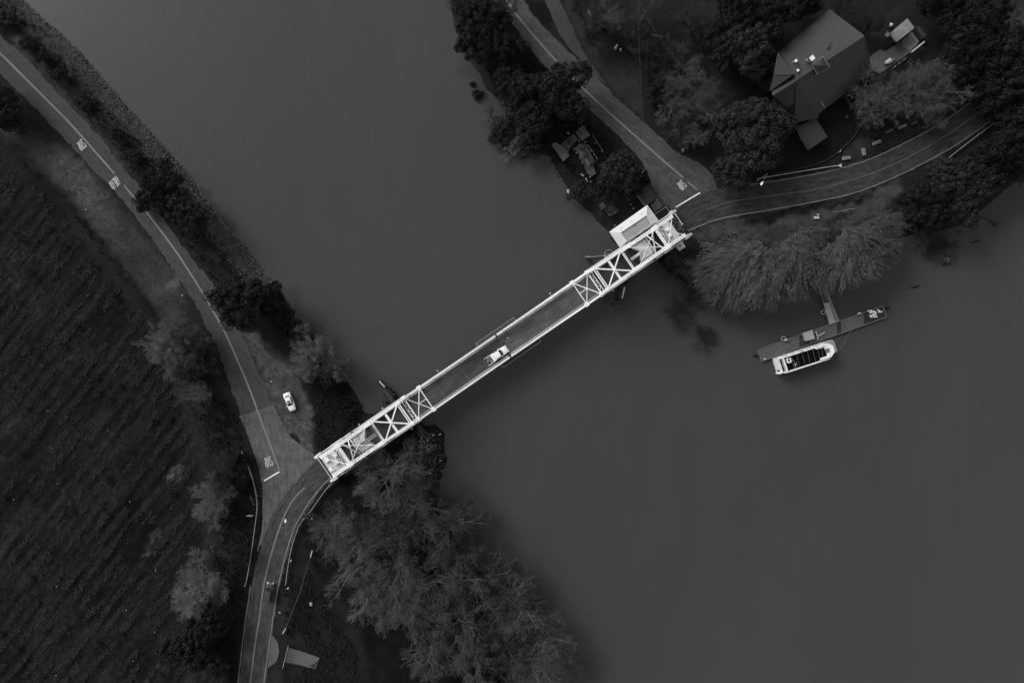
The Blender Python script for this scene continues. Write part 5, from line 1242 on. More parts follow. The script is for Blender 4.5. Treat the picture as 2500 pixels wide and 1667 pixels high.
def sedan(loc, rz, paint_, label, hood_h=.95, suv=False, name='parked_car', L=4.6, W=1.8, sunroof=False):
    root = empty(name, loc, rz, label, 'car'); h = L / 2; w2 = W / 2
    rear_h = 1.05 if not suv else 1.12
    S = [(-h, .70, .45, .80), (-h + .06, .80, .30, rear_h - .12), (-h + .25, .86, .25, rear_h - .02), (-h + .9, w2 / .9 * .9, .22, rear_h), (0, w2, .2, 1.0), (h - 1.6, w2, .2, hood_h + .03), (h - .6, w2 * .96, .22, hood_h - .08), (h - .22, w2 * .86, .26, hood_h - .2), (h - .05, w2 * .66, .34, hood_h - .3), (h, w2 * .45, .42, .6)]
    a = MB(); loft(a, [body_ring(x - 0, hw if hw < 1 else w2, zb, zt, .10) for x, hw, zb, zt in S]); a.build('body', paint_, root, smooth=True)
    # cabin
    tz = 1.46 if not suv else 1.78; tw = w2 * .66 if not suv else w2 * .74
    xr0, xr1 = (-h + .62, -h + 1.25) if not suv else (-h + .12, -h + .45)
    xf1, xf0 = (.25, h - 1.35) if not suv else (.45, h - 1.30)
    zb_ = 1.0
    base = [(xr0, w2 * .80), (xr1 + .1, w2 * .93), (xf1, w2 * .93), (xf0, w2 * .82)]
    def ring(x, hb, zt, ht): return [(x, hb, zb_ - .06), (x, ht, zt - .05), (x, ht - .10, zt), (x, 0, zt + .03), (x, -(ht - .10), zt), (x, -ht, zt - .05), (x, -hb, zb_ - .06)]
    a = MB(); loft(a, [ring(xr0, w2 * .80, zb_ + .02, w2 * .74), ring(xr1, w2 * .92, tz - .04, tw), ring((xr1 + xf1) / 2, w2 * .94, tz, tw * 1.02), ring(xf1, w2 * .93, tz - .04, tw), ring(xf0, w2 * .84, zb_ - .02, w2 * .78)])
    a.build('cabin', paint_, root, smooth=False)
    g_ = MB(); quad_(g_, [(xf1 + .04, tw - .14, tz - .03), (xf1 + .04, -(tw - .14), tz - .03), (xf0 - .03, -(w2 * .74), zb_ + .02), (xf0 - .03, w2 * .74, zb_ + .02)], .02); g_.build('windshield', M['glass'], root)
    g_ = MB(); quad_(g_, [(xr1 - .05, -(tw - .14), tz - .05), (xr1 - .05, tw - .14, tz - .05), (xr0 + .05, w2 * .66, zb_ + .06), (xr0 + .05, -w2 * .66, zb_ + .06)], .02); g_.build('rear_window', M['glass2'] if not suv else M['glass'], root)
    for s in (-1, 1):
        g_ = MB(); quad_(g_, [(xr1 + .02, s * (w2 * .93), zb_ + .0), (xr1 + .12, s * (tw + .02), tz - .12), (xf1 - .08, s * (tw + .02), tz - .12), (xf0 - .35, s * (w2 * .90), zb_ + .0)], .012); g_.build('side_window', M['glass'], root)
        m_ = MB(); m_.box((xf1 + .55, s * (w2 + .10), 1.0), (.16, .22, .14), 0, .03); m_.build('mirror', paint_, root)
        m_ = MB(); m_.box((h - .13, s * w2 * .62, .66), (.2, .34, .14), 0, .03); m_.build('headlight', M['chrome'], root)
        m_ = MB(); m_.box((-h + .05, s * w2 * .66, .82), (.1, .3, .16), 0, .02); m_.build('tail_light', M['mid'], root)
    if sunroof: g_ = MB(); g_.box((xf1 - .32, 0, tz + .018), (.42, .72, .03)); g_.build('sunroof', M['glass'], root)
    wheels(root, (-h + .95, h - .85), w2)
    return root
def ang(a, b): return math.atan2(-(b[1] - a[1]), b[0] - a[0])
x, y, z = G(709.5, 979.8); sedan((x, y, z + .02), ang((701.6, 958.9), (717.5, 1000.5)), M['carwhite'], 'white sedan parked on the sandy pull-off beside the river road', sunroof=True)
x, y, z = P(659.5, 1441, .01); sv = sedan((x, y, z), ang((656, 1464), (663, 1419)), M['cardark'], 'dark grey sport utility car driving up the south road towards the bridge', suv=True, name='car', L=4.7, W=1.85, hood_h=1.02)
for s in (-1, 1): a = MB(); a.sphere((2.12, s * .74, .80), .13, 8, 5, .6); a.build('headlight', M['chrome'], sv)
a = MB(); a.box((2.0, 0, .885), (.3, .9, .02), 0, .005); a.build('hood_highlight', M['mid'], sv)  # lighter plate that paints a highlight on the dark hood
def pickup(loc, rz):
    root = empty('pickup_truck', loc, rz, 'white pickup truck crossing the drawbridge with a dark loaded bed', 'truck'); P_ = M['carwhite']
    h, w2 = 2.95, .98
    a = MB(); loft(a, [body_ring(x, hw, zb, zt, .08) for x, hw, zb, zt in ((-.75, w2, .35, 1.12), (.6, w2, .32, 1.14), (1.2, w2, .32, 1.15), (2.2, w2 * .97, .34, 1.12), (2.65, w2 * .90, .38, 1.02), (2.85, w2 * .78, .44, .86), (2.92, w2 * .6, .5, .7))]); a.build('body', P_, root, smooth=True)
    b_ = MB()   # bed: floor, sides, tailgate
    for s in (-1, 1): b_.box((-1.88, s * .93, .84), (2.3, .10, .62), 0, .02)
    b_.box((-1.88, 0, .55), (2.3, 1.86, .08)); b_.box((-3.0, 0, .84), (.09, 1.86, .60), 0, .02)
    bed = b_.build('bed', M['mid'], root)
    b_ = MB()
    for s in (-1, 1): b_.box((-1.88, s * .93, 1.165), (2.3, .12, .03))
    b_.build('rail', P_, bed)
    b_ = MB(); b_.box((-2.1, 0, .66), (1.7, 1.7, .12)); b_.build('bed_liner', M['black'], bed)
    ld = MB()
    for i in range(26): ld.box((random.uniform(-2.9, -1.4), random.uniform(-.7, .7), random.uniform(.75, 1.0)), (random.uniform(.08, .5), random.uniform(.04, .3), random.uniform(.05, .2)), random.random() * 3, .01)
    ld.build('load', M['grey'], bed, kind='stuff')
    b_ = MB(); b_.box((-1.05, 0, 1.16), (.62, 1.86, .34), 0, .05); b_.build('tool_box', P_, root)
    def ring(x, hb, zt, ht): return [(x, hb, 1.06), (x, ht, zt - .05), (x, ht - .08, zt), (x, 0, zt + .03), (x, -(ht - .08), zt), (x, -ht, zt - .05), (x, -hb, 1.06)]
    a = MB(); loft(a, [ring(-.72, w2 * .90, 1.66, w2 * .74), ring(-.60, w2 * .92, 1.82, w2 * .74), ring(.45, w2 * .94, 1.84, w2 * .76), ring(.85, w2 * .93, 1.78, w2 * .74), ring(1.55, w2 * .88, 1.16, w2 * .84)]); a.build('cab', P_, root)
    g_ = MB(); up_, lo_ = [], []
    for i in range(9):
        t = -1 + 2 * i / 8; up_.append((.93 - .16 * t * t, t * w2 * .72, 1.875)); lo_.append((1.60 - .26 * t * t, t * w2 * .86, 1.33))
    g_.add(up_ + lo_, [(i, i + 1, 10 + i, 9 + i) for i in range(8)]); g_.build('windshield', M['glass'], root)
    g_ = MB(); g_.box((-.745, 0, 1.45), (.03, 1.2, .3)); g_.build('rear_window', M['glass'], root)
    for s in (-1, 1):
        for x0, x1 in ((-.45, .02), (.12, .75)):
            g_ = MB(); quad_(g_, [(x0, s * w2 * .925, 1.20), (x0, s * w2 * .79, 1.70), (x1 - .06, s * w2 * .79, 1.70), (x1, s * w2 * .93, 1.20)], .02); g_.build('side_window', M['glass'], root)
        m_ = MB(); m_.box((1.05, s * (w2 + .12), 1.2), (.14, .24, .2), 0, .03); m_.build('mirror', P_, root)
        m_ = MB(); m_.box((2.86, s * .72, .84), (.16, .3, .18), 0, .03); m_.build('headlight', M['chrome'], root)
        m_ = MB(); m_.box((-3.05, s * .88, .88), (.05, .16, .34), 0, .01); m_.build('tail_light', M['mid'], root)
    b_ = MB(); b_.box((2.98, 0, .52), (.2, 1.86, .2), 0, .04); b_.build('bumper', P_, root)
    b_ = MB(); b_.box((-.13, 0, 1.862), (.05, 1.36, .02)); b_.build('roof_seam', M['mid'], root)
    wheels(root, (-2.0, 1.95), w2, .38)
    return root
x, y, z = P(1213, 867.3, 1.4); pickup((x, y, .605), ang((1188.6, 884), (1237.4, 851)))

# ------------------------------------------------------------------ house with ribbed metal roof
hs = empty('house', P(2010, 170, 0), 0, 'large house with dark ribbed metal roof, two roof wings and white vents', 'house'); hof = tuple(hs.location)
def PH(x, y, z): return P(x, y, z if z <= 4.6 else 4.6 + (z - 4.6) * 1.45)
rr = ang((1888, 231), (2109, 88))
M['roofA'] = mat('ribbed_metal_roof', 0.026, 0.55, 0.2, 0.8, spec=0.35, big=0.3, bigscale=0.12, wave=(-rr, .55, .75))
M['roofB'] = mat('ribbed_metal_roof_wing', 0.028, 0.6, 0.2, 0.8, spec=0.3, big=0.2, bigscale=0.12, wave=(-rr + R(90), .55, .6))
M['roofC'] = mat('ribbed_metal_roof_hip', 0.028, 0.6, 0.2, 0.8, spec=0.3, big=0.2, bigscale=0.12, wave=(-rr, .55, .5))
RZ, EZ = 9.2, 4.6
A_ = PH(2109, 88, RZ); Bq = PH(1886, 232, RZ); Ap = PH(1946.7, 214.0 - 20, RZ)
NWe = PH(2024, 24, EZ); NWw = PH(1896, 118, EZ + .2); SEe = PH(2130, 179, EZ); 
rf = MB()
rf.sheet([A_, NWe, PH(1902, 126, 5.0), PH(1938, 179, 8.0), PH(1884, 219, 8.6), Bq]); rf.build('roof', M['roofA'], hs, hof)
rf = MB(); rf.sheet([Bq, PH(1906, 250, 6.8), PH(1941, 298, EZ), PH(1947, 205, 8.75), PH(1997, 287, EZ + .1), PH(2000, 277, EZ), SEe, PH(2113, 120, 7.6), A_]); rf.build('roof', M['roofA'], hs, hof)
# dark front wing hip
rf = MB(); rf.sheet([PH(1947, 210, 9.0), PH(1940.5, 299.5, EZ + .15), PH(1998, 288, EZ + .15)]); rf.build('wing_roof', M['roofC'], hs, hof)
# rear wing
rf = MB(); rf.sheet([PH(1939, 181, 9.4), PH(1899, 126, 6.6), PH(1889, 182, 9.2)]); rf.build('wing_roof', M['roofB'], hs, hof)
rf = MB(); rf.sheet([PH(1939, 181.5, 9.4), PH(1889, 182.5, 9.2), PH(1879, 223, 8.9)]); rf.build('wing_roof', M['roofB'], hs, hof)
rc = MB(); rc.beam(A_, Bq, .35, .08); 
for p, q in ((PH(1947, 209, 9.12), PH(1940.5, 299, EZ + .28)), (PH(1947, 209, 9.12), PH(1998, 288, EZ + .28)), (PH(1889, 182, 9.25), PH(1938, 181.3, 9.5)), (A_, SEe), (A_, NWe)): rc.beam(p, q, .16, .06)
M['ridge'] = mat('roof_ridge_cap', 0.06, 0.6, 0.2, 1.0)
rc.build('ridge_cap', M['ridge'], hs, hof)
wl_ = MB(); wl_.prism([PH(2075, 62, 3.9), PH(1918, 160, 3.9), PH(1905, 205, 3.9), PH(1950, 280, 3.9), PH(1990, 262, 3.9), PH(2105, 180, 3.9)], -.1); wl_.build('wall', M['concdark'], hs, hof)
gb = MB(); gb.add([PH(2030, 36, EZ - .3), PH(2104, 92, RZ - .2), PH(2122, 172, EZ - .3), PH(2074, 100, EZ - .6)], [(0, 1, 2, 3)]); gb.build('gable', M['wood'], hs, hof)
a = MB(); a.add([PH(1939, 181, 9.25), PH(1880, 222, 8.8), PH(1880, 222, 4), PH(1939, 181, 4)], [(0, 1, 2, 3)]); a.add([PH(1900, 127, 6.5), PH(1939, 180.5, 9.25), PH(1939, 180.5, 4), PH(1900, 127, 4)], [(0, 1, 2, 3)]); a.build('wing_wall', M['wood'], hs, hof)
# cupola
cu_ = MB(); ez = 9.4; c4 = [PH(2009, 138.5, ez), PH(2025.5, 163, ez), PH(1996, 181.5, ez), PH(1981, 157, ez)]; t_ = PH(2003, 160, 10.5); t2 = PH(1994, 160, 10.4)
cu_.sheet([c4[0], c4[1], t_], .05); cu_.sheet([c4[1], c4[2], t_], .05); cu_.sheet([c4[2], c4[3], t2, t_], .05); cu_.sheet([c4[3], c4[0], t_, t2], .05)
co_ = cu_.build('cupola_roof', M['roofB'], hs, hof)
e_ = MB()
for p, q in zip(c4, c4[1:] + c4[:1]): e_.beam(p, q, .14, .12)
e_.build('gutter', M['mid'], co_, hof)
cm = MB(); cc_ = [sum(p[k] for p in c4) / 4 for k in range(2)]; cm.prism([(cc_[0] + (p[0] - cc_[0]) * .85, cc_[1] + (p[1] - cc_[1]) * .85, c4[0][2] - .02) for p in c4][::-1], 6.5); cm.build('cupola', M['wood'], hs, hof)
a = MB(); a.prism([PH(1976, 141.5, 9.3), PH(1982.5, 149.5, 9.3), PH(1990.5, 142.5, 9.3), PH(1984, 134.5, 9.3)], 7.0); a.build('chimney', M['mid'], hs, hof)
a = MB(); a.sheet([PH(1975.5, 141.5, 9.45), PH(1982.5, 150, 9.45), PH(1991, 142.5, 9.45), PH(1984, 134, 9.45)], .12); a.build('chimney_cap', M['white'], hs, hof)
for px, py, r_ in ((1943.5, 149, .36), (1948.3, 172.4, .30)):
    a = MB(); a.tube(PH(px, py, 6.8), PH(px, py, 9.2), r_ * .7, n=12); vo_ = a.build('vent_pipe', M['mid'], hs, hof)
    a = MB(); a.tube(PH(px, py, 9.2), PH(px, py, 9.42), r_, r_ * .8, 14); a.build('cap', M['white'], vo_, hof)
    a = MB(); a.tube(PH(px - 5, py + 1, 7.6), PH(px - 9, py + 3, 7.4), .08); a.sphere(PH(px - 9, py + 3, 7.5), .16, 8, 5); a.build('bracket', M['grey'], vo_, hof)
a = MB()
for x, y in ((1968, 146), (1971, 148)): a.tube(PH(x, y, 8), PH(x, y, 8.6), .12); a.sphere(PH(x, y, 8.6), .14, 8, 5)
a.build('vent_pipe', M['greylt'], hs, hof)
a = MB(); a.beam(PH(2004.5, 248, 5.9), PH(2014, 263, 5.2), .1, .1); a.build('gutter_pipe', M['grey'], hs, hof)
for x, y in ((2027, 107), (2024, 114), (2021, 119)): a = MB(); a.sphere(PH(x, y, 8.3), .28, 7, 5, .5); a.build('roof_vent', M['dark'], hs, hof)
# attached carport and lean-to
M['flatdk'] = mat('carport_roof', 0.034, 0.85, 0.15, 1.0, big=0.25, bigscale=0.2)
cp = empty('carport', P(1975, 330, 0), 0, 'flat grey carport roof attached to the front of the house', 'carport'); cof = tuple(cp.location)
a = MB(); a.sheet([P(1944, 312, 3.4), P(1953, 337, 3.3), P(1973, 367.5, 3.2), P(2020.5, 334.5, 3.3), P(1991, 287, 3.5)], .22); a.build('roof', M['flatdk'], cp, cof)
for x, y in ((1974, 362), (2014, 333), (1956, 336)): a = MB(); a.beam(P(x, y, 0), P(x, y, 3.2), .15, .15, (1, 0, 0)); a.build('post', M['wood'], cp, cof)
a = MB(); a.prism([P(1853, 185, 3.0), P(1881, 221, 3.0), P(1893, 195, 3.1), P(1880, 165, 3.1)], 0); lt_ = a.build('lean_to', M['roofC'], hs, hof)
a = MB()
for p, q in (((1880, 164), (1897, 152)), ((1905, 158), (1911, 170)), ((1911, 170), (1895, 181))): a.beam(P(*p, 5.2 if p[0] < 1890 else 8.2), P(*q, 5.2 if p[0] < 1890 else 8.2), .12, .1)
a.build('gutter', M['mid'], hs, hof)
# yard around the house
def slab(name, pts, z0, z1, m, label, cat, kind=None):
    a = MB(); a.prism([P(x, y, z1) for x, y in pts], z0)
    return a.build(name, m, None, label=label, cat=cat, kind=kind)
def ccw(pts):
    s = sum((x1 - x0) * (y1 + y0) for (x0, y0), (x1, y1) in zip(pts, pts[1:] + pts[:1]))
    return pts if s > 0 else pts[::-1]
M['slabA'] = mat('stained_concrete', 0.20, 0.85, 0.45, 0.9, big=0.5, bigscale=0.35)
M['slabB'] = mat('patio_concrete', 0.095, 0.85, 0.4, 0.9, big=0.5, bigscale=0.25)
slab('outbuilding_roof', ccw([(2215.5, 45.5), (2232.5, 68), (2229, 72), (2188.5, 103.5), (2171.5, 82.5)]), 2.4, 2.7, M['slabA'], 'flat stained pale roof of the small outbuilding by the patio', 'roof')
a = MB(); a.prism([P(x, y, 2.4) for x, y in ccw([(2213, 52), (2227, 70), (2189, 98), (2176, 83)])], -.1); a.build('outbuilding', M['concdark'], None, label='dark low outbuilding under the stained pale roof', cat='outbuilding')
slab('patio', ccw([(2233, 74), (2248.5, 91.5), (2242, 106), (2224, 127), (2200, 145), (2148.5, 180), (2130, 172), (2121.5, 141), (2150, 120), (2162, 126), (2189, 108), (2202, 96)]), -.3, .12, M['slabB'], None, None, 'structure')
slab('paved_terrace', ccw([(2204, 98), (2235, 76), (2248, 91), (2240, 106), (2222, 122), (2205, 116)]), -.2, .135, M['slabA'], None, None, 'structure')
slab('shed', ccw([(2236, 68), (2243, 64), (2262, 86), (2255, 93)]), -.1, 2.0, M['flatdk'], 'narrow dark shed at the right side of the patio', 'shed')
a = MB(); a.beam(P(2225, 128, 1.5), P(2256, 103, 1.5), .35, .5); a.build('boundary_wall', M['greylt'], None, label='thin pale wall along the lower right side of the patio', cat='wall')
a = MB()
for o_ in (0, 4): a.beam(P(2160 + o_, 82 - o_ * .7, .5), P(2177 + o_, 101 - o_ * .7, .5), .28, .5)
a.build('timber_stack', M['greylt'], None, label='two pale planks lying beside the stained roof', cat='planks')
bt = empty('rowing_boat', P(2170, 150, .15), ang((2160, 158), (2186, 140)), 'small pale covered rowing boat lying on the patio', 'boat')
a = MB(); n = 9; secs = []
for i in range(n):
    t = -1 + 2 * i / (n - 1); wv_ = .62 * math.sqrt(max(.02, 1 - abs(t) ** 2.4)); secs.append([(t * 1.45, wv_, .45), (t * 1.45, wv_ * .6, .1), (t * 1.45, 0, 0), (t * 1.45, -wv_ * .6, .1), (t * 1.45, -wv_, .45)])
loft(a, secs); a.build('hull', M['grey'], bt)
a = MB(); secs = [[(p[0][0] * .93, p[0][1] * .9, .45), (p[0][0] * .93, p[0][1] * .5, .62), (p[0][0] * .93, 0, .68), (p[0][0] * .93, -p[0][1] * .5, .62), (p[0][0] * .93, -p[0][1] * .9, .45)] for p in secs[:6]]; loft(a, secs); a.build('cover', M['white2'], bt)
a = MB(); a.box((.75, 0, .5), (.2, 1.0, .06)); a.build('thwart', M['woodlt'], bt)
for i in range(7):
    a = MB(); x0, y0 = 2176 + i * 5.6, 168 - i * 4.2; l = random.uniform(4, 8)
    a.beam(P(x0, y0, .25), P(x0 + l, y0 - l * .7, .3), .18, .12); a.beam(P(x0 + 1, y0 + 2, .22), P(x0 + 1 + l * .6, y0 + 2 - l * .4, .24), .15, .1)
    a.build('firewood', M['woodlt'] if i % 2 else M['wood'], None, label='split timber pieces lined up along the lower patio edge', cat='firewood', group='timber pieces along the patio edge')
a = MB(); a.sphere(P(2176, 62, .6), .45, 8, 6); a.tube(P(2176, 62, -.1), P(2174, 57, .8), .1); a.build('garden_urn', M['greylt'], None, label='small pale garden urn above the stained roof', cat='urn')
# two white tarps
for pts, z_, l in ([((1498, 118), (1507.5, 107.5), (1509.5, 110), (1504, 123), (1500, 120)), 1.3, 'white pointed tarp in the shade of the bare north trees'], [((1512.5, 119), (1516.5, 118), (1518, 124), (1515.5, 127.5), (1511.8, 122)), 1.1, 'small round white tarp beside the pointed one']):
    a = MB(); c = P(sum(p[0] for p in pts) / len(pts), sum(p[1] for p in pts) / len(pts), z_); lo = [P(x, y, .1) for x, y in pts]; mid_ = [((p[0] * .65 + c[0] * .35), (p[1] * .65 + c[1] * .35), z_ * .8) for p in lo]; k = len(pts)
    a.add(lo + mid_ + [c], [(i, (i + 1) % k, k + (i + 1) % k, k + i) for i in range(k)] + [(k + i, k + (i + 1) % k, 2 * k) for i in range(k)]); a.build('tarp', M['white2'], None, label=l, cat='tarp')
# concrete blocks by the east road
def block(px, py, a0, l, w_, label, m='conc2'):
    x, y, z = G(px, py); o = empty('concrete_block', (x, y, z), R(a0), label, 'block', 'concrete blocks beside the east road')
    a = MB(); a.box((0, 0, .3), (l, w_, .62), 0, .06); a.build('body', M[m], o); a = MB(); a.box((0, 0, .63), (l * .8, w_ * .3, .06), 0, .01); a.build('groove', M['concmid'], o)
M['conc2'] = mat('weathered_block', 0.20, 0.85, 0.35, 2.0, big=0.4, bigscale=1.0)
M['conc3'] = mat('dirty_block', 0.065, 0.85, 0.4, 2.0, big=0.4, bigscale=1.0)
for px, py, a0, l, w_, lb, m in ((2064.6, 387.3, 8, 1.9, .75, 'palest concrete block, leftmost by the guardrail end', 'conc2'), (2107, 372, -78, 1.8, .75, 'concrete block standing crosswise to the road', 'conc2'), (2138.5, 349, 22, 2.0, .8, 'concrete block second from the crosswise one', 'conc2'),
        (2168.5, 322, 24, 2.0, .6, 'darker concrete block under the twigs, left of the middle one', 'conc3'), (2201, 310.5, 24, 2.0, .7, 'middle concrete block of the row under the trees', 'conc2'), (2230, 301.5, 20, 1.4, .55, 'faint short concrete block half hidden by grass', 'conc3'), (2272.5, 287, 22, 2.0, .7, 'mottled concrete block at the right end of the row', 'conc3')):
    block(px, py, a0, l, w_, lb, m)
a = MB(); a.box(P(2072, 249, .3), (3.6, .85, .35), R(-52), .04); a.build('timber_ramp', M['wood'], None, label='long dark timber plank on the slope in front of the house', cat='plank')
a = MB(); a.box(P(2067, 286, .5), (.7, .7, .7), R(40), .08); a.build('planter', M['concdark'], None, label='small square dark planter beside the driveway', cat='planter')
# logs edging the parking track
for i, (x0, y0, x1, y1, wd) in enumerate(((1435, 26, 1444, 41, .38), (1457.5, 53, 1467.5, 62.5, .42), (1469, 62, 1481, 68.5, .3), (1592, 203, 1599, 235, .35), (1606, 279, 1615, 297, .35), (1414, 0, 1427, 18, .12), (1532.5, 114, 1581, 175, .3))):
    a = MB(); z = .2 if i < 6 else .5
    a.tube(P(x0, y0, z), P(x1, y1, z), wd / 2, wd / 2 * .85, 8); o = a.build('log', M['wood'] if i in (3, 4, 5, 6) else M['grey'], None, cat='log',
        label=['pale parking log nearest the top edge', 'pale parking log below the top one', 'short pale parking log touching the second one', 'dark log along the lawn under the pale trees', 'dark log at the road corner of the lawn', 'thin pole at the top edge by the parking track', 'long fallen trunk running from the white tarps to the lawn'][i])
# white marker stones on the grass by the east road
st = empty('statue', G(1993, 531), 0, 'white stone seat group on the grass below the east road', 'monument'); sof = tuple(st.location)
a = MB(); a.box((sof[0] - .05, sof[1] - .15, sof[2] + .3), (1.3, .65, .6), 0, .12); a.build('base', M['greylt'], st, sof)
a = MB(); a.sphere((sof[0] + .3, sof[1] + .55, sof[2] + .35), .34, 10, 6); a.build('boulder', M['grey'], st, sof)

# ------------------------------------------------------------------ guardrails, posts, lamps, poles
def guardrail(line, label, flare=None, m='grey', name='guardrail', wd=.13, post=2.0, zt=.72, cat='guardrail'):
    root = empty(name, G(*line[0]), 0, label, cat); off = tuple(root.location)
    pts = smooth(line, 2); W_ = [Vector(G(*p, zt)) for p in dense(pts, 8)]
    a = MB()
    for p, q in zip(W_, W_[1:]): a.beam(p, q, wd, .32)
    a.build('rail', M[m], root, off)
    acc = 0
    for p, q in zip(W_, W_[1:]):
        acc += (q - p).length
        if acc > post: acc = 0; b_ = MB(); b_.beam((q.x, q.y, q.z - zt - .1), (q.x, q.y, q.z + .14), .16, .2, (1, 0, 0)); b_.build('post', M['wood'], root, off)
    if flare:
        c = MB(); e_ = W_[-1]; d = (W_[-1] - W_[-2]).normalized(); s_ = d.cross(Vector((0, 0, 1)))
        c.prism([tuple(e_ - d * .1), tuple(e_ + d * .9 + s_ * .5), tuple(e_ + d * .9 - s_ * .5)], e_.z - .3, e_.z + .12); c.build('end_piece', M['greylt'], root, off)
    return root
guardrail([(590, 1101), (597, 1117), (604, 1132), (619, 1175), (627, 1213), (628.5, 1239), (624, 1274), (617, 1325), (607, 1392), (599, 1430), (596, 1431)], 'long curved guardrail on the west side of the junction and south road')
guardrail([(813, 1172), (783, 1211), (757, 1249), (734, 1274), (724, 1297), (714, 1328), (706, 1361), (697, 1428)], 'curved guardrail outside the bend from the bridge to the south road')
guardrail([(815, 1178), (803, 1189), (791, 1198)], 'short second rail beside the bridge end in the bend', m='mid')
guardrail([(1849, 437), (1900, 428), (1960, 418), (2020, 408), (2046, 405)], 'straight guardrail between the east road and the driveway', flare=True, m='greylt', wd=.11)
guardrail([(2285, 408), (2310, 390), (2355, 355), (2400, 321), (2429, 299)], 'guardrail on the river side of the east road', m='grey', wd=.11)
guardrail([(1887, 424), (1925, 420), (1976, 405), (2004, 398), (2030, 384), (2049, 370), (2070, 350), (2087, 332), (2100, 308)], 'curved low wooden kerb rail edging the driveway', m='wood', wd=.16, zt=.25, cat='kerb rail', flare=None)
a = MB(); a.prism([P(2044, 372, .6), P(2050, 372, .6), P(2054, 366, .6), P(2052, 371, .6)], .2); a.build('sign_board', M['greylt'], None, label='small pale triangular board on the driveway kerb rail', cat='board')
guardrail([(2035, 518), (2060, 515), (2075, 511), (2087, 509)], 'thin pipe barrier on the grass beside the white stones', m='grey', wd=.06, zt=.9, cat='barrier')
guardrail([(761, 1345), (757, 1362), (745, 1400), (734, 1443), (716, 1485), (698, 1532), (689, 1547)], 'thin wire fence between the south road and the grove', m='mid', wd=.04, zt=1.1, cat='fence', name='wire_fence')
for (p, q, l) in (((762, 1343), (758, 1360), 'white fence panel at the upper end of the wire fence'), ((698, 1532), (690, 1546), 'white fence panel at the lower end of the wire fence')):
    a = MB(); a.beam(G(*p, 1.2), G(*q, 1.2), .2, .3); a.beam(G(*p, .6), G(*q, .6), .12, .2); a.build('fence_panel', M['greylt'], None, label=l, cat='fence panel')
gt = empty('farm_gate', G(704, 1576), 0, 'long pale tube gate across the concrete drive', 'gate'); gof = tuple(gt.location)
a = MB(); p, q = (704, 1575), (690, 1630)
for z_ in (.5, .8, 1.1, 1.4): a.beam(G(*p, z_), G(*q, z_), .07, .07)
for t in np.linspace(0, 1, 5): x, y = p[0] + (q[0] - p[0]) * t, p[1] + (q[1] - p[1]) * t; a.beam(G(x, y, .3), G(x, y, 1.4), .07, .07, (1, 0, 0))
a.beam(G(*p, 1.42), G(*q, 1.42), .13, .05); a.build('frame', M['grey'], gt, gof)
for q_ in ((703, 1573), (689, 1632)): a = MB(); a.beam(G(*q_), G(*q_, 1.6), .2, .2, (1, 0, 0)); a.build('post', M['wood'], gt, gof)
guardrail([(688, 1636), (682, 1652), (677, 1675), (670, 1720)], 'dark fence running off the bottom edge below the tube gate', m='wood', wd=.06, zt=1.2, cat='fence', name='wire_fence')
# concrete slab in the park
slab('concrete_slab', ccw([(705.6, 1581), (740, 1591), (779.6, 1605), (770.7, 1633), (730, 1622), (697, 1616)]), -.3, .08, RM_P, None, None, 'structure')
def street_lamp(base, head, z, label):
    root = empty('street_lamp', P(*base, 0), 0, label, 'street lamp'); off = tuple(root.location)
    bx, by, _ = P(*base, 0); a = MB(); a.tube((bx, by, -.2), (bx, by, z - .5), .11, .07, 10); a.build('pole', M['grey'], root, off)
    hx, hy, _ = P(*head, z); a = MB(); a.tube((bx, by, z - .55), (hx, hy, z), .055, .045, 8); a.build('arm', M['mid'], root, off)
    d = Vector((hx - bx, hy - by, 0)).normalized(); a = MB(); n = 8; secs = []
    for i in range(n):
        t = i / (n - 1); w_ = .24 * math.sin(math.pi * min(1, t * .8 + .2)) ** .7 + .03; c = Vector((hx, hy, z)) + d * (t * .95 - .15); s_ = Vector((-d.y, d.x, 0))
        secs.append([tuple(c + s_ * w_ * math.cos(k * math.pi / 6) + Vector((0, 0, .14 * math.sin(k * math.pi / 6)))) for k in range(7)])
    loft(a, secs); a.build('lamp_head', M['white'], root, off, smooth=True)
street_lamp((724, 1284), (697, 1274), 8.5, 'street lamp arching over the road south of the bridge')
street_lamp((1847, 442), (1861.5, 446), 7.5, 'street lamp over the east road beside the guardrail')
def util_pole(px, py, z, ax_, label, hrz=1.1):
    """px,py: photo position of the pole top"""
    x, y, _ = P(px, py, z); root = empty('utility_pole', (x, y, 0), 0, label, 'utility pole'); off = (x, y, 0)
    a = MB(); a.tube((x, y, -.3), (x, y, z), .15, .1, 8); a.build('pole', M['wood'], root, off)
    d = Vector((math.cos(ax_), math.sin(ax_), 0)) * hrz; c = Vector((x, y, z - .4)); a = MB(); a.beam(c - d, c + d, .12, .12); ca = a.build('crossarm', M['wood'], root, off)
    a = MB()
    for t in (-.9, -.3, .9): q = c + d * t; a.tube(q, q + Vector((0, 0, .25)), .06, .05, 6)
    a.build('insulator', M['greylt'], ca, off)
    return (x, y, z)
pA = util_pole(1574, 412, 8.5, R(60), 'utility pole under the dark tree beside the north road'); pB = util_pole(1605, 86, 9, R(-8), 'cross-armed utility pole among the bare north trees')
pC = util_pole(614, 1222, 7.0, R(-70), 'utility pole with lamp brackets west of the junction guardrail'); pD = util_pole(516, 1339, 7.0, R(-65), 'short utility pole at the field edge with white insulators', .7)
pE = util_pole(742, 1264, 8.0, R(20), 'utility pole with a long crossarm beside the street lamp', 1.6)
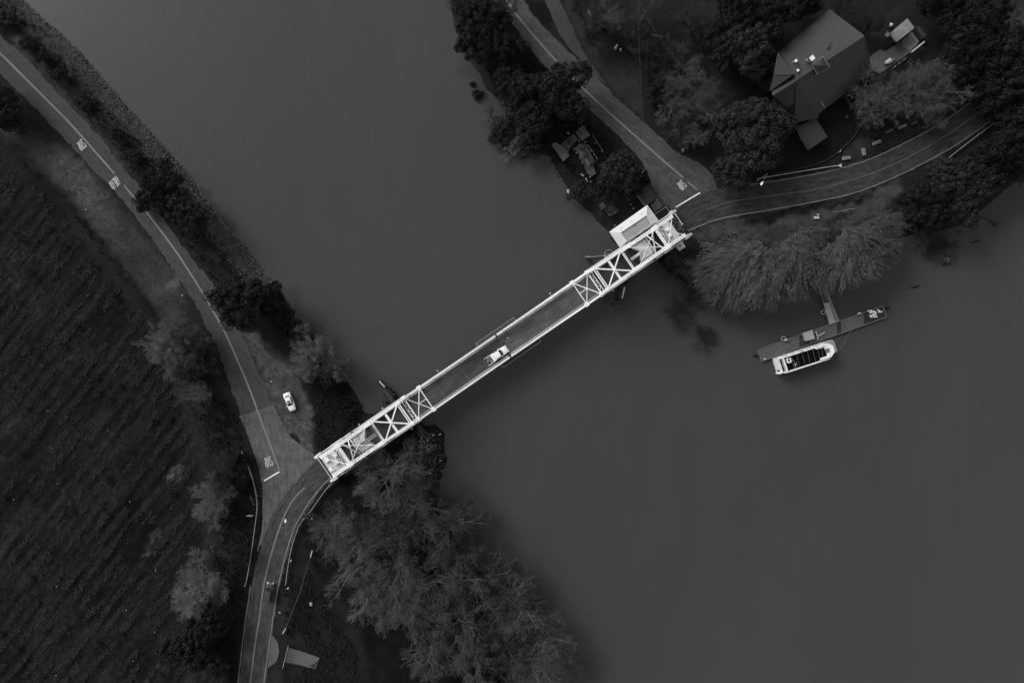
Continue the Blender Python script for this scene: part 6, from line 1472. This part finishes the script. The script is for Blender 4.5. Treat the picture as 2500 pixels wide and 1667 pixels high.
def wire(p, q, sag, label, r_=.014):
    a = MB(); n = 14; p, q = Vector(p), Vector(q); prev = p
    for i in range(1, n + 1):
        t = i / n; c = p.lerp(q, t); c.z -= sag * 4 * t * (1 - t); a.tube(prev, c, r_, r_, 4, False); prev = c
    a.build('power_line', M['mid'], None, label=label, cat='power line')
wire(pA, P(1556, -60, 9), 1.0, 'long power line crossing the north lawn to the top edge')
wire(pB, P(1540, -40, 9.5), .5, 'power line from the cross-armed pole to the top edge'); wire(pB, P(1700, 200, 8.5), .6, 'power line from the cross-armed pole towards the pale trees')
wire(pD, P(556, 1277, 7.5), .4, 'short power line at the field edge pole')
sg_ = empty('road_sign', P(609, 1258, 0), 0, 'white slanted sign panel west of the guardrail bend', 'sign'); so_ = tuple(sg_.location)
a = MB(); a.add([P(600, 1260, 1.2), P(614.5, 1261, 1.2), P(619.5, 1257, 2.4), P(605, 1256, 2.4), P(600, 1260, 1.12), P(614.5, 1261, 1.12), P(619.5, 1257, 2.32), P(605, 1256, 2.32)], [(0, 1, 2, 3), (7, 6, 5, 4), (0, 4, 5, 1), (1, 5, 6, 2), (2, 6, 7, 3), (3, 7, 4, 0)]); a.build('panel', M['white2'], sg_, so_)
for x in (603, 616): a = MB(); a.tube(P(x, 1259, -.1), P(x, 1259, 1.9), .06); a.build('post', M['grey'], sg_, so_)
# small roadside things
mk = [(704, 1435, 'pale marker stone south of the guardrail end', .5), (697, 1436, 'small pale marker stone at the guardrail end', .35), (711, 1368, 'pale sign head beside the outer guardrail', .5), (762, 1265, 'pale shrub marker east of the utility pole', .4),
      (760, 1473, 'flat pale stone on the park lawn', .7), (684, 1494, 'grey stone patch beside the south road', .6), (663, 931, 'small dark and white sign post top on the pull-off', .35), (446, 721, 'white marker post by the pale soil heap', .35), (211, 512, 'white marker stone above the orchard edge', .3), (1388, 468, 'pale stone block at the lower end of the river deck', .8),
      (1236, 129, 'small pale box on the east bank evergreens', .5), (1603, 489, 'grey gravel block near the stop bar', .5), (1667, 368, 'grey concrete box at the road corner', .9)]
for px, py, l, s_ in mk:
    x, y, z = G(px, py); o = empty('marker_stone', (x, y, z), random.random() * 3, l, 'marker'); a = MB(); a.box((0, 0, s_ * .3), (s_ * 1.2, s_ * .8, s_ * .6), 0, s_ * .15); a.build('body', M['greylt'] if 'white' in l or 'pale' in l else M['concmid'], o); a = MB(); a.sphere((s_ * .2, 0, s_ * .6), s_ * .3, 7, 5, .6); a.build('cap', M['grey'], o)
# white litter specks in field
for i in range(12):
    px, py = [(33, 1219), (317, 1224), (380, 1392), (138, 1431), (308, 1489), (378, 1543), (325, 1613), (137, 1648), (263, 1050), (127, 1095), (117, 1003), (58, 910), (292, 1650), (168, 1605), (318, 836), (376, 1418)][i]
    x, y, z = G(px, py, .12); a = MB(); a.box((x, y, z), (.3, .12, .1), random.random() * 3, .03); a.build('litter', M['greylt'], None, label='scrap of white litter lying in the furrowed field', cat='litter', group='white litter scraps in the field')
# shed by the north road
sh = empty('shed', P(1578, 475, 0), 0, 'dark shed with a shallow ridged roof beside the control house', 'shed'); sho = tuple(sh.location)
a = MB(); rp = [P(1566, 460, 3.1), P(1591, 492, 3.1)]; a.sheet([P(1579, 450.5, 2.6), rp[0], rp[1], P(1603.5, 482.5, 2.6)][::-1], .12); a.sheet([rp[0], P(1552.5, 472, 2.6), P(1575, 503, 2.6), rp[1]][::-1], .12); a.build('roof', M['flatshed'] if 'flatshed' in M else mat('mossy_shed_roof', 0.022, 0.9, 0.5, 1.2, big=.3, bigscale=.4), sh, sho)
a = MB(); a.prism([P(x, y, 2.45) for x, y in ccw([(1579, 454), (1600, 482), (1575, 499), (1556, 472)])], -.1); a.build('wall', M['wood'], sh, sho)
a = MB(); a.beam(P(1552.5, 472, 2.7), P(1575, 503, 2.7), .14, .1); a.build('gutter', M['mid'], sh, sho)
slab('forecourt', ccw([(1588, 500), (1606, 488), (1617, 505), (1598, 518)]), -.3, .03, M['concmid'], None, None, 'structure')
# river deck and platforms north of the control house
def deck(name, pts, z, m, label, cat='deck', legs=True, th=.18):
    root = empty(name, P(*pts[0], 0), 0, label, cat); off = tuple(root.location); a = MB(); a.prism([P(x, y, z) for x, y in ccw(pts)], z - th); a.build('deck_top', m, root, off)
    if legs:
        b_ = MB()
        for x, y in pts: b_.tube(P(x, y, -6), P(x, y, z - th), .14)
        b_.build('piling', M['wooddk'], root, off)
    return root
M['pad'] = mat('weathered_pad_concrete', 0.082, 0.85, 0.35, 0.9, big=.4, bigscale=.25); M['pad2'] = mat('worn_deck_boards', 0.052, 0.9, 0.35, 1.0, big=.5, bigscale=.2)
fd = deck('river_platform', [(1347, 354), (1351, 348), (1360, 348.5), (1367, 354), (1377, 360), (1387, 370), (1390, 381), (1375, 394)], -.35, M['pad'], 'pale concrete floating platform at the foot of the ramp', 'platform')
a = MB()
for x, y in ((1357, 369), (1361.5, 375.5)): a.beam(P(x, y, -.34), P(x + 9, y - 6.5, -.34), .06, .03)
a.build('joint', M['dark'], fd, tuple(fd.location))
deck('upper_pad', [(1422.5, 305.5), (1441, 330), (1421, 345), (1405.5, 323)], .25, M['pad'], 'square concrete pad at the head of the ramp', 'pad')
rmp = empty('gangway', P(1390, 342, -2), 0, 'narrow ribbed gangway between the pad and the floating platform', 'gangway'); ro_ = tuple(rmp.location)
a = MB(); a.sheet([P(1403, 329, .1), P(1411, 338, .1), P(1381.5, 362, -.25), P(1371, 354, -.25)], .12); a.build('deck_top', M['dark'], rmp, ro_)
a = MB()
for p, q in (((1402, 328), (1369, 354.5)), ((1412, 339), (1382, 363.5))):
    a.beam(P(*p, 1.1), P(*q, .7), .08, .08); a.beam(P(*p, .6), P(*q, .2), .05, .05)
a.build('railing', M['mid'], rmp, ro_); a = MB()
for t in np.linspace(.05, .95, 16): a.beam(P(1403 + (1371 - 1403) * t, 329 + 25 * t, +0.12 - 0.35 * t), P(1411 + (1381.5 - 1411) * t, 338 + 24 * t, 0.12 - 0.35 * t), .06, .03)
a.build('cleat', M['mid'], rmp, ro_)
rd = deck('river_deck', [(1403, 361), (1417, 351), (1431, 352), (1439, 368), (1452, 395), (1449, 407), (1456, 424), (1441, 433.5), (1430, 413)], .3, M['pad2'], 'long weathered river deck with picnic tables beside the bank')
for i, (x0, y0, x1, y1) in enumerate(((1419, 369, 1426, 382), (1432, 387, 1441, 401))):
    tb_ = empty('picnic_table', P((x0 + x1) / 2, (y0 + y1) / 2, .3), 0, ['dark picnic table at the upper end of the river deck', 'dark picnic table at the lower end of the river deck'][i], 'picnic table', 'picnic tables on the river deck'); to_ = tuple(tb_.location)
    a = MB(); a.beam(P(x0 + 2, y0 - 1, 1.05), P(x1 + 2, y1 - 1, 1.05), .75, .06); a.build('tabletop', M['wood'], tb_, to_)
    for o_ in (-3, 8): a = MB(); a.beam(P(x0 + o_, y0 - o_ * .5, 0.75), P(x1 + o_, y1 - o_ * .5, 0.75), .28, .05); a.build('bench', M['wood'] if o_ > 0 else M['concmid'], tb_, to_)
    a = MB()
    for t in (.2, .8): x, y = x0 + (x1 - x0) * t, y0 + (y1 - y0) * t; a.beam(P(x - 3, y + 1, 0.35), P(x + 6, y - 4, 0.7), .08, .08); a.beam(P(x + 2, y - 1, 0.3), P(x + 2, y - 1, 1.02), .1, .1, (1, 0, 0))
    a.build('leg', M['wood'], tb_, to_)
dk = [(1419.5, 298), (1427, 311), (1414.5, 344.5), (1429, 346.5), (1416, 356.7), (1435, 356), (1454, 348.6), (1442.5, 368), (1402.5, 365), (1390, 359.5), (1387, 367.7), (1407.5, 373.7), (1450.6, 378), (1415.5, 385.5), (1421.3, 397), (1470, 369), (1458, 388), (1435, 421.5), (1441, 432.5), (1433.6, 443), (1442.6, 443.8), (1565, 430.8), (1556, 452),
      (1433.5, 443.5), (1442.5, 443.5), (1556, 452), (1535, 487.6), (1540.5, 498.5), (1546.7, 509), (1500, 518.5), (1501.3, 550)]
seen = set(); base = None
for px, py in dk:
    if any(abs(px - a) + abs(py - b) < 3 for a, b in seen): continue
    seen.add((px, py)); x, y, z = P(px, py, 1.3)
    if base is None:
        base = empty('deck_post', (x, y, z), 0, 'dark post with a white round cap around the river deck', 'post', 'white-capped posts around the river deck')
        a = MB(); a.tube((0, 0, -4.5), (0, 0, 0), .13, n=8); a.build('shaft', M['wood'], base)
        a = MB(); a.tube((0, 0, 0), (0, 0, .12), .17, .16, 10); a.tube((0, 0, .12), (0, 0, .22), .16, .05, 10); a.build('cap', M['mid'], base)
    else:
        c = copy_tree(base); c.location = (x, y, z); c.rotation_euler = (0, 0, random.random())
for (p, q), l in zip((((1445, 328), (1473, 370)), ((1437, 356), (1459, 389))), ('outer hand rail line on the bank side of the river deck', 'inner hand rail line of the river deck')):
    a = MB(); a.beam(P(*p, 1.3), P(*q, 1.3), .07, .07); a.beam(P(*p, .8), P(*q, .8), .05, .05)
    for t in np.linspace(0, 1, 6): x, y = p[0] + (q[0] - p[0]) * t, p[1] + (q[1] - p[1]) * t; a.beam(P(x, y, -.5), P(x, y, 1.3), .07, .07, (1, 0, 0))
    a.build('hand_rail', M['mid'], None, label=l, cat='hand rail')
for i, (px, py) in enumerate(((1420, 427), (1424.5, 429), (1431, 437.5), (1387, 325.5))):
    a = MB(); a.box(P(px, py, .1), (.45, .2, .2), R(-55), .04); a.build('float', M['greylt'], None, label=['pale float beside the lower end of the river deck', 'brightest pale float beside the river deck', 'pale float by the last deck posts', 'pale tag on the bank above the ramp'][i], cat='float')
deck('small_deck', [(1462, 502), (1470, 493), (1482, 504), (1468.5, 513)], -.4, M['pad2'], 'small grey landing left of the control house'); deck('low_deck', [(1482, 504), (1500, 500), (1512, 514), (1490, 527)], -.3, M['wood'], 'dark low deck between the small landing and the control house')
a = MB()
for p, q in (((1477, 508), (1488, 527)), ((1488, 527), (1508, 518))): a.beam(P(*p, .7), P(*q, .7), .08, .08); a.beam(P(*q, -.3), P(*q, .7), .08, .08, (1, 0, 0))
a.build('railing', M['mid'], None, label='thin rail around the low deck by the control house', cat='railing')

# ------------------------------------------------------------------ dock, houseboat and what lies on it
DZ = -3.45
dock = empty('dock', P(1848.5, 854, DZ), 0, 'long floating timber dock off the east bank', 'dock'); do = tuple(dock.location)
c0, c1, c2, c3 = (1848.5, 854), (2155, 746.5), (2164.5, 774), (1860, 881.5)
rd_ = ang(c0, c1)
M['plank'] = mat('dock_planks', 0.085, 0.85, 0.25, 1.6, stretch=(-(rd_ + R(52)), (.15, 3.2, 1)), wave=(-(rd_ + R(52) - R(90)), .55, .35), big=.35, bigscale=.22)
a = MB(); a.prism([P(*p, DZ) for p in (c0, c3, c2, c1)], DZ - .5); a.build('decking', M['plank'], dock, do)
def dq(u, v, z=DZ): return P(c0[0] + (c1[0] - c0[0]) * u + (c3[0] - c0[0]) * v, c0[1] + (c1[1] - c0[1]) * u + (c3[1] - c0[1]) * v, z)
M['plankdk'] = mat('dark_dock_planks', 0.022, 0.85, 0.3, 1.5, stretch=(-(rd_ + R(52)), (.15, 3.2, 1)), big=.3, bigscale=.2)
for ua, ub, uc_, ud in ((.845, .815, .995, .995), (.335, .30, .385, .40), (.63, .60, .635, .665)):
    a = MB(); a.add([dq(ua, .03, DZ + .007), dq(ub, .97, DZ + .007), dq(uc_, .97, DZ + .007), dq(ud, .03, DZ + .007)], [(0, 1, 2, 3)]); a.build('dark_decking', M['plankdk'], dock, do)
a = MB(); cs = (c0, c1, c2, c3)
for p, q in zip(cs, cs[1:] + cs[:1]): a.beam(P(*p, DZ + .02), P(*q, DZ + .02), .16, .2)
a.build('edge_beam', M['concmid'], dock, do)
for x0, y0, x1, y1 in ((2157, 752, 2171, 752), (1840, 868, 1858, 868)):
    a = MB(); a.tube(P(x0, y0, -3.7), P(x1, y1, -3.7), .22, .2, 8); a.build('mooring_log', M['black'], dock, do)
gw = empty('gangway', P(2030, 770, -3), 0, 'pale gangway leading from the willows down to the dock', 'gangway'); go_ = tuple(gw.location)
gz = -2.9
a = MB(); a.sheet([P(2011, 740.5, gz + .5), P(2026.5, 737.5, gz + .5), P(2048, 783.5, gz - .35), P(2025, 792, gz - .35)][::-1], .12); a.build('deck_top', mat('pale_gangway_panels', 0.30, 0.8, 0.22, 1.5, big=.2, bigscale=.5), gw, go_)
a = MB(); a.sheet([P(2000, 690, gz + 1.4), P(2011, 690, gz + 1.4), P(2026, 737, gz + .42), P(2011, 741, gz + .42)][::-1], .12); a.build('upper_deck', M['concdark'], gw, go_)
a = MB(); a.sheet([P(2019, 719, gz + .85), P(2024, 717, gz + .85), P(2047, 782, gz - .25), P(2037, 783, gz - .25)][::-1], .06); a.build('side_board', mat('gangway_side_board', 0.15, 0.8, 0.4, 2.0), gw, go_)
a = MB()
for p, q in (((2000, 700), (2025, 792)), ((2013, 700), (2049, 783))):
    a.beam(P(*p, gz + 2.0), P(*q, gz + .5), .07, .07)
    for t in np.linspace(.1, 1, 8): x, y = p[0] + (q[0] - p[0]) * t, p[1] + (q[1] - p[1]) * t; a.beam(P(x, y, gz + 1.1 - 1.4 * t), P(x, y, gz + 2 - 1.5 * t), .06, .06, (1, 0, 0))
a.build('railing', M['grey'], gw, go_)
bxo = empty('dock_box', P(1974, 819, DZ), 0, 'square grey locker standing on the dock', 'locker'); bo_ = tuple(bxo.location)
a = MB(); q4 = [P(1960.5, 813.5, -2.4), P(1966.5, 831.5, -2.4), P(1988, 826, -2.4), P(1982, 806.5, -2.4)]; a.prism(q4, DZ + .01); a.build('body', M['mid'], bxo, bo_)
a = MB(); a.sheet([P(1959.5, 813, -2.25), P(1966, 832.5, -2.25), P(1989.5, 826.5, -2.25), P(1983, 805, -2.25)], .12); a.build('lid', mat('grey_locker_lid', 0.30, 0.7, 0.08, 1.0), bxo, bo_)
for (x0, y0, x1, y1, w_, l) in ((1992, 809, 1997.5, 827, .22, 'narrow pale bench standing across the dock'), (1998, 820, 2013.5, 811.5, .22, 'pale bench lying slantwise on the dock')):
    o = empty('bench', P(x0, y0, DZ), 0, l, 'bench'); oo = tuple(o.location); a = MB(); a.beam(P(x0, y0, DZ + .45), P(x1, y1, DZ + .45), w_, .06); a.build('seat', M['greylt'], o, oo); a = MB()
    for t in (.15, .85): x, y = x0 + (x1 - x0) * t, y0 + (y1 - y0) * t; a.beam(P(x, y, DZ), P(x, y, DZ + .42), .2, .08, (1, 0, 0))
    a.build('leg', M['grey'], o, oo)
a = MB(); a.beam(P(1990.5, 813, DZ + .12), P(1993.5, 823, DZ + .12), .35, .2); a.build('hose_reel', M['dark'], None, label='dark hose reel beside the grey dock locker', cat='hose reel')
fnd = [(2122, 759, .5), (2125.5, 761, .55), (2128.5, 762.5, .7), (2134, 760, .45), (2137, 763, .5), (2126, 772.5, .5), (2131, 768, .65), (2133, 772, .55), (2138, 770.5, .6), (2145, 758, .5), (2149, 761.5, .55)]
for i, (px, py, r_) in enumerate(fnd):
    o = empty('fender_buoy', P(px, py, DZ + .15), random.uniform(-1, 1), 'white fender buoy in the heap at the east end of the dock', 'buoy', 'heap of white fender buoys'); a = MB(); a.tube((-r_ * .7, 0, .05), (r_ * .7, 0, .05), .15, .17, 8); a.sphere((r_ * .7, 0, .05), .17, 8, 5); a.sphere((-r_ * .7, 0, .05), .15, 8, 5); a.build('float', M['white'], o)
    a = MB(); a.tube((-r_ * .95, 0, .05), (-r_ * .7, 0, .05), .05); a.build('eye', M['mid'], o)
for px, py, l in ((2097.5, 765, 'pair of white mooring caps at the inner dock edge'), (1919, 829.5, 'pair of white mooring caps near the left dock end')):
    o = empty('mooring_pile', P(px, py, DZ), 0, l, 'mooring pile'); oo = tuple(o.location)
    for s_ in (-2, 2): a = MB(); a.tube(P(px + s_, py - .3 * s_, -7), P(px + s_, py - .3 * s_, -2.5), .16, n=8); pl = a.build('pile', M['wooddk'], o, oo); a = MB(); a.tube(P(px + s_, py - .3 * s_, -2.5), P(px + s_, py - .3 * s_, -2.2), .2, .12, 8); a.build('cap', M['white'], pl, oo)
for px, py, l in ((2010, 762, 'square steel pile ring on the gangway side'), (1913, 826, 'square steel pile ring at the left dock edge')):
    a = MB(); q = .45
    for p, r_ in (((-q, -q), (q, -q)), ((q, -q), (q, q)), ((q, q), (-q, q)), ((-q, q), (-q, -q))): c = P(px, py, -2.8); a.beam((c[0] + p[0], c[1] + p[1], -2.8), (c[0] + r_[0], c[1] + r_[1], -2.8), .1, .1)
    a.build('pile_ring', M['greylt'], None, label=l, cat='pile ring')
a = MB(); a.box(P(1867.5, 876.5, DZ + .15), (.6, .35, .25), R(-20), .05); a.build('small_crate', M['greylt'], None, label='small pale crate on the left end of the dock', cat='crate')
a = MB(); prev = None
for t in np.linspace(0, 1, 20):
    p = P(1962 - 72 * t + 4 * math.sin(t * 5), 829 + 42 * t - 10 * math.sin(t * 3.1), DZ + .04)
    if prev: a.tube(prev, p, .03, .03, 5, False)
    prev = p
a.build('hose', M['grey'], None, label='thin pale hose winding along the dock boards', cat='hose')
# houseboat: local x along the hull (bow +), origin at its centre on the water
bA, bB = (1892, 892), (2043, 845)
hb = empty('houseboat', P(1967, 869.5, -3.2), ang((1889, 897), (2048, 846)), 'white houseboat with a black roof deck moored outside the dock', 'houseboat')
hl, hw = 7.9, 2.05
a = MB(); out = [(-hl, -1.85), (-hl + .2, -1.95), (3.4, -hw), (5.6, -1.85), (hl - .05, -1.3), (hl, -1.1), (hl, 1.2), (hl - .35, 1.85), (5.6, 2.0), (-hl, 1.95)]
a.prism([(x, y, .0) for x, y in out], -1.0, 0); a.build('hull', M['white2'], hb)
a = MB(); a.prism([(5.2, -1.83, .05), (hl - .1, -1.28, .05), (hl - .04, -1.05, .05), (hl - .04, 1.15, .05), (hl - .4, 1.78, .05), (5.2, 1.92, .05)], -.1); a.build('bow_deck', mat('grey_bow_deck', 0.24, 0.8, 0.12, 2.0), hb)
a = MB(); a.prism([(x * .93 - .1, y * .90, 2.2) for x, y in ((-hl + .9, -1.95), (3.4, -hw), (5.4, -1.6), (6.2, -.9), (6.2, .9), (5.5, 1.8), (-hl + .9, 1.95))], -.2); cb_ = a.build('cabin', M['white'], hb)
for s in (-1, 1):
    for x in (-5.2, -3.2, -1.2, .8, 2.8): w_ = MB(); w_.box((x, s * 1.84 if x < 2 else s * 1.85, 1.1), (1.2, .06, .7)); w_.build('window', M['glass'], cb_)
# white roof rim and forward cowl, with the black deck inside
rimo = [(-hl + .65, -2.0), (3.3, -2.12), (5.0, -1.75), (6.15, -.75), (6.2, .7), (5.5, 1.55), (4.6, 1.95), (-hl + .65, 1.98)]
a = MB(); a.prism([(x, y, 2.42) for x, y in rimo], 2.2); rfd = a.build('roof', M['white'], hb)
a = MB(); a.prism([(x, y, 2.46) for x, y in ((-hl + 1.75, -1.72), (2.2, -1.72), (2.3, -1.15), (4.0, -1.12), (4.05, -.8), (3.9, .9), (3.3, 1.05), (2.4, 1.1), (2.3, 1.55), (-hl + 1.75, 1.6))], 2.43); a.build('sun_deck', mat('black_deck_mat', 0.003, 0.9, 0.3, 1.0, spec=0.05), rfd)
a = MB(); a.prism([(x, y, 2.50) for x, y in ((4.0, -.45), (5.0, -.45), (5.05, .55), (4.0, .6))], 2.43); a.build('hatch', M['mid'], rfd)
a = MB()
for x in (-4.5, -3.1, -1.7, -.4, 1.0, 2.2, 3.1): a.beam((x - .15, -1.7 if x < 2.2 else -1.1, 2.6), (x + .1, 1.55 if x < 2.2 else 1.0, 2.6), .045, .05)
a.build('awning_frame', M['mid'], rfd)
a = MB()
for s_, y in ((-1, -1.98), (1, 1.96)): a.beam((-hl + .8, y, 3.1), (4.2, y * .97, 3.1), .07, .07); [a.beam((x, y, 2.4), (x, y, 3.1), .05, .05, (1, 0, 0)) for x in np.arange(-hl + 1, 4.3, 1.5)]
a.beam((-hl + .8, -1.98, 3.1), (-hl + .8, 1.96, 3.1), .07, .07); a.build('railing', M['white'], rfd)
a = MB(); a.box((2.9, 1.45, 2.6), (2.2, .5, .3), 0, .06); a.box((3.4, -1.45, 2.6), (2.6, .5, .3), 0, .06); a.build('bench', M['white'], rfd)
st_ = MB(); st_.box((-hl + 1.45, 0, 2.55), (.42, 3.9, .22), 0, .04); st_.box((-hl + .25, -1.75, .9), (1.5, .42, 2.0), 0, .06); st_.build('stern_arch', M['white'], hb)
a = MB(); a.box((-hl + .75, .05, 2.44), (.9, 3.2, .06)); a.build('stern_well', M['black'], rfd); a = MB(); a.beam((-hl + .35, -1.6, 2.6), (-hl + .35, 1.9, 2.6), .12, .1); a.beam((-hl + .3, .1, 2.55), (-hl + 1.2, .1, 2.55), .06, .06); a.build('stern_rail', M['white'], rfd)
a = MB()
for p, q in (((-5.7, .2), (-5.7, 1.2)), ((-5.7, .2), (-4.9, .2)), ((-4.9, .2), (-4.9, 1.2)), ((-5.7, 1.2), (-5.3, 1.25))): a.beam((*p, 2.62), (*q, 2.62), .26, .3)
a.build('helm_console', M['white'], rfd)
a = MB()
a.box((-4.1, -.75, 2.75), (.5, .5, .1), .3, .02); a.beam((-4.4, -1.5, 2.55), (-3.6, -.2, 2.8), .05, .05); a.beam((-4.0, -1.5, 2.55), (-4.2, .3, 2.8), .05, .05); a.beam((-4.2, .3, 2.75), (-5.0, 1.3, 2.6), .04, .04); a.build('deck_chair', M['grey'], rfd)
a = MB(); a.box((-1.5, 1.75, 2.55), (.9, .4, .2), 0, .08); a.build('cushion', M['grey'], rfd); a = MB(); a.sphere((3.6, 1.2, 2.6), .28, 8, 5); a.build('cushion', M['grey'], rfd)
for x in (-5.0, -.5, 4.2): a = MB(); a.tube((x, 2.05, -.1), (x, 2.05, .45), .13, n=8); a.build('fender', M['greylt'], hb)
a = MB(); a.tube((-hl + .1, -1.3, .4), (-hl + .1, -1.3, .9), .22); a.sphere((-hl + .1, -1.3, 1.0), .24, 8, 5); a.build('outboard_motor', M['dark'], hb)
a = MB(); a.tube(P(2051.5, 853, -3), P(2078, 806, DZ), .03, n=5); a.build('mooring_rope', M['mid'], None, label='thin rope from the houseboat bow to the dock', cat='rope')
# ------------------------------------------------------------------ driftwood and floating things
dl = MB()
for (x0, y0, x1, y1, w_) in ((2371, 592.5, 2393, 587, .5), (2223, 702.5, 2246, 697.5, .5), (2350, 551.5, 2362, 552, .4), (2338, 566.5, 2347.5, 565.5, .35)):
    a = MB(); c = ((x0 + x1) / 2, (y0 + y1) / 2 + 1); a.tube(P(x0, y0, -4.0), P(*c, -3.9), w_ * .35, w_ / 2, 7); a.tube(P(*c, -3.9), P(x1, y1, -4.0), w_ / 2, w_ * .3, 7)
    a.build('floating_log', M['black'], None, label={2371: 'large dark log floating right of the sunken boat', 2223: 'dark log floating alone beyond the dock', 2350: 'short dark log floating nearest the right bank tree', 2338: 'small dark log below the short one'}[x0], cat='log')
a = MB()
pts = [(2386, 528), (2400, 532), (2416, 536), (2425, 546), (2434, 552)]
for p, q in zip(pts, pts[1:]): a.tube(P(*p, -3.9), P(*q, -3.9), .14, .1, 6)
for p, q in (((2416, 536), (2432, 541)), ((2425, 546), (2445, 545)), ((2425, 546), (2428, 560)), ((2416, 537), (2418, 554)), ((2432, 541), (2448, 543))): a.tube(P(*p, -3.9), P(*q, -3.95), .06, .03, 5)
a.build('sunken_branch', M['wooddk'], None, label='bare dark branch lying in the water at the right', cat='branch')
sb = empty('sunken_boat', P(2312, 640, -4), 0, 'half sunken skiff with a dark transom and a pale seat', 'boat'); sbo = tuple(sb.location)
a = MB(); a.beam(P(2302, 645, -3.8), P(2321, 643.5, -3.8), .45, .3); a.build('transom', M['black'], sb, sbo)
a = MB(); pr = None
for t in np.linspace(0, 1, 9):
    p = P(2304 + 12 * t, 629 + 11 * t ** .8 + 1.5 * math.sin(t * 3), -3.75)
    if pr: a.beam(pr, p, .14, .14)
    pr = p
a.beam(pr, P(2317, 643, -3.75), .5, .2); a.build('gunwale', M['mid'], sb, sbo)
a = MB(); a.box(P(2315, 632.5, -3.6), (.8, .5, .25), R(-50), .1); a.build('seat', M['grey'], sb, sbo)
for (x0, y0, x1, y1) in ((2300, 588, 2345, 575), (2330, 600, 2290, 578)): pass
big_logs = [(1024, 1062, 1047, 1102, .55, 'large pale driftwood log in the debris by the west pier'), (1045, 1084, 1056, 1092, .35, 'curved pale driftwood piece at the debris edge'), (1005, 1075, 1012, 1048, .3, 'dark log under the bridge edge debris'), (1040, 1102, 1059, 1112, .15, 'thin branch lying below the large driftwood log')]
for x0, y0, x1, y1, w_, l in big_logs:
    a = MB(); p, q = Vector(G(x0, y0, .3)), Vector(G(x1, y1, .35)); m_ = p.lerp(q, .5) + Vector((.2, .1, .1)); a.tube(p, m_, w_ * .35, w_ * .5, 8); a.tube(m_, q, w_ * .5, w_ * .55, 8); a.build('driftwood_log', mat('pale_driftwood', .085, .9, .4, 2.0) if w_ > .3 else M['wood'], None, label=l, cat='log')
sx, sy = [], []
for i in range(190):
    while True:
        px, py = random.gauss(1040, 26), random.gauss(1118, 38)
        if 985 < px < 1084 and 1052 < py < 1185: break
    th = random.gauss(1.2, .7); l = random.uniform(.5, 2.2); x, y, z = G(px, py, random.uniform(.05, .3)); d = Vector((math.cos(th), math.sin(th), random.uniform(-.1, .1))) * l; p = Vector((x, y, z))
    a = MB(); m_ = p + d * .5 + Vector((random.uniform(-.1, .1), random.uniform(-.1, .1), .05)); r_ = random.uniform(.03, .09); a.tube(p, m_, r_ * .7, r_, 5); a.tube(m_, p + d, r_, r_ * .4, 5)
    a.build('driftwood_stick', M['wood'] if random.random() < .55 else M['woodlt'], None, label='driftwood stick in the debris beside the west pier', cat='driftwood', group='driftwood sticks by the west pier')
for px, py, l in ((1058, 1063, 'white plastic sheet scrap at the end of the west fender'), (1074, 1061, 'white scrap beside the plastic sheet'), (1050, 1156, 'white scrap on the grove shore'), (1076, 1125, 'pale scrap at the water edge of the debris')):
    x, y, z = G(px, py, .35); a = MB(); a.add([(x - .4, y - .15, z), (x + .35, y + .1, z + .05), (x + .3, y + .35, z + .15), (x - .2, y + .2, z + .2), (x, y, z - .25)], [(0, 1, 2, 3), (1, 0, 4), (2, 1, 4), (3, 2, 4), (0, 3, 4)]); a.build('plastic_scrap', M['white2'], None, label=l, cat='scrap')
# small ramp by the right willow
slab('boat_ramp', ccw([(2157, 511), (2180, 537), (2190, 565), (2230, 545), (2200, 515), (2190, 505)]), -6, -2.3, M['concdark'], None, None, 'structure')
a = MB(); a.beam(P(2157, 511, -2.0), P(2181, 538, -2.0), .14, .3); a.beam(P(2181, 538, -2.0), P(2189, 562, -2.0), .14, .3); a.build('ramp_wall', M['mid'], None, label='thin kerb wall along the small boat ramp', cat='wall')
a = MB(); a.box(P(2181, 547, -1.8), (.5, .35, .3), .4, .05); a.build('mooring_block', M['grey'], None, label='small pale block beside the boat ramp kerb', cat='block')
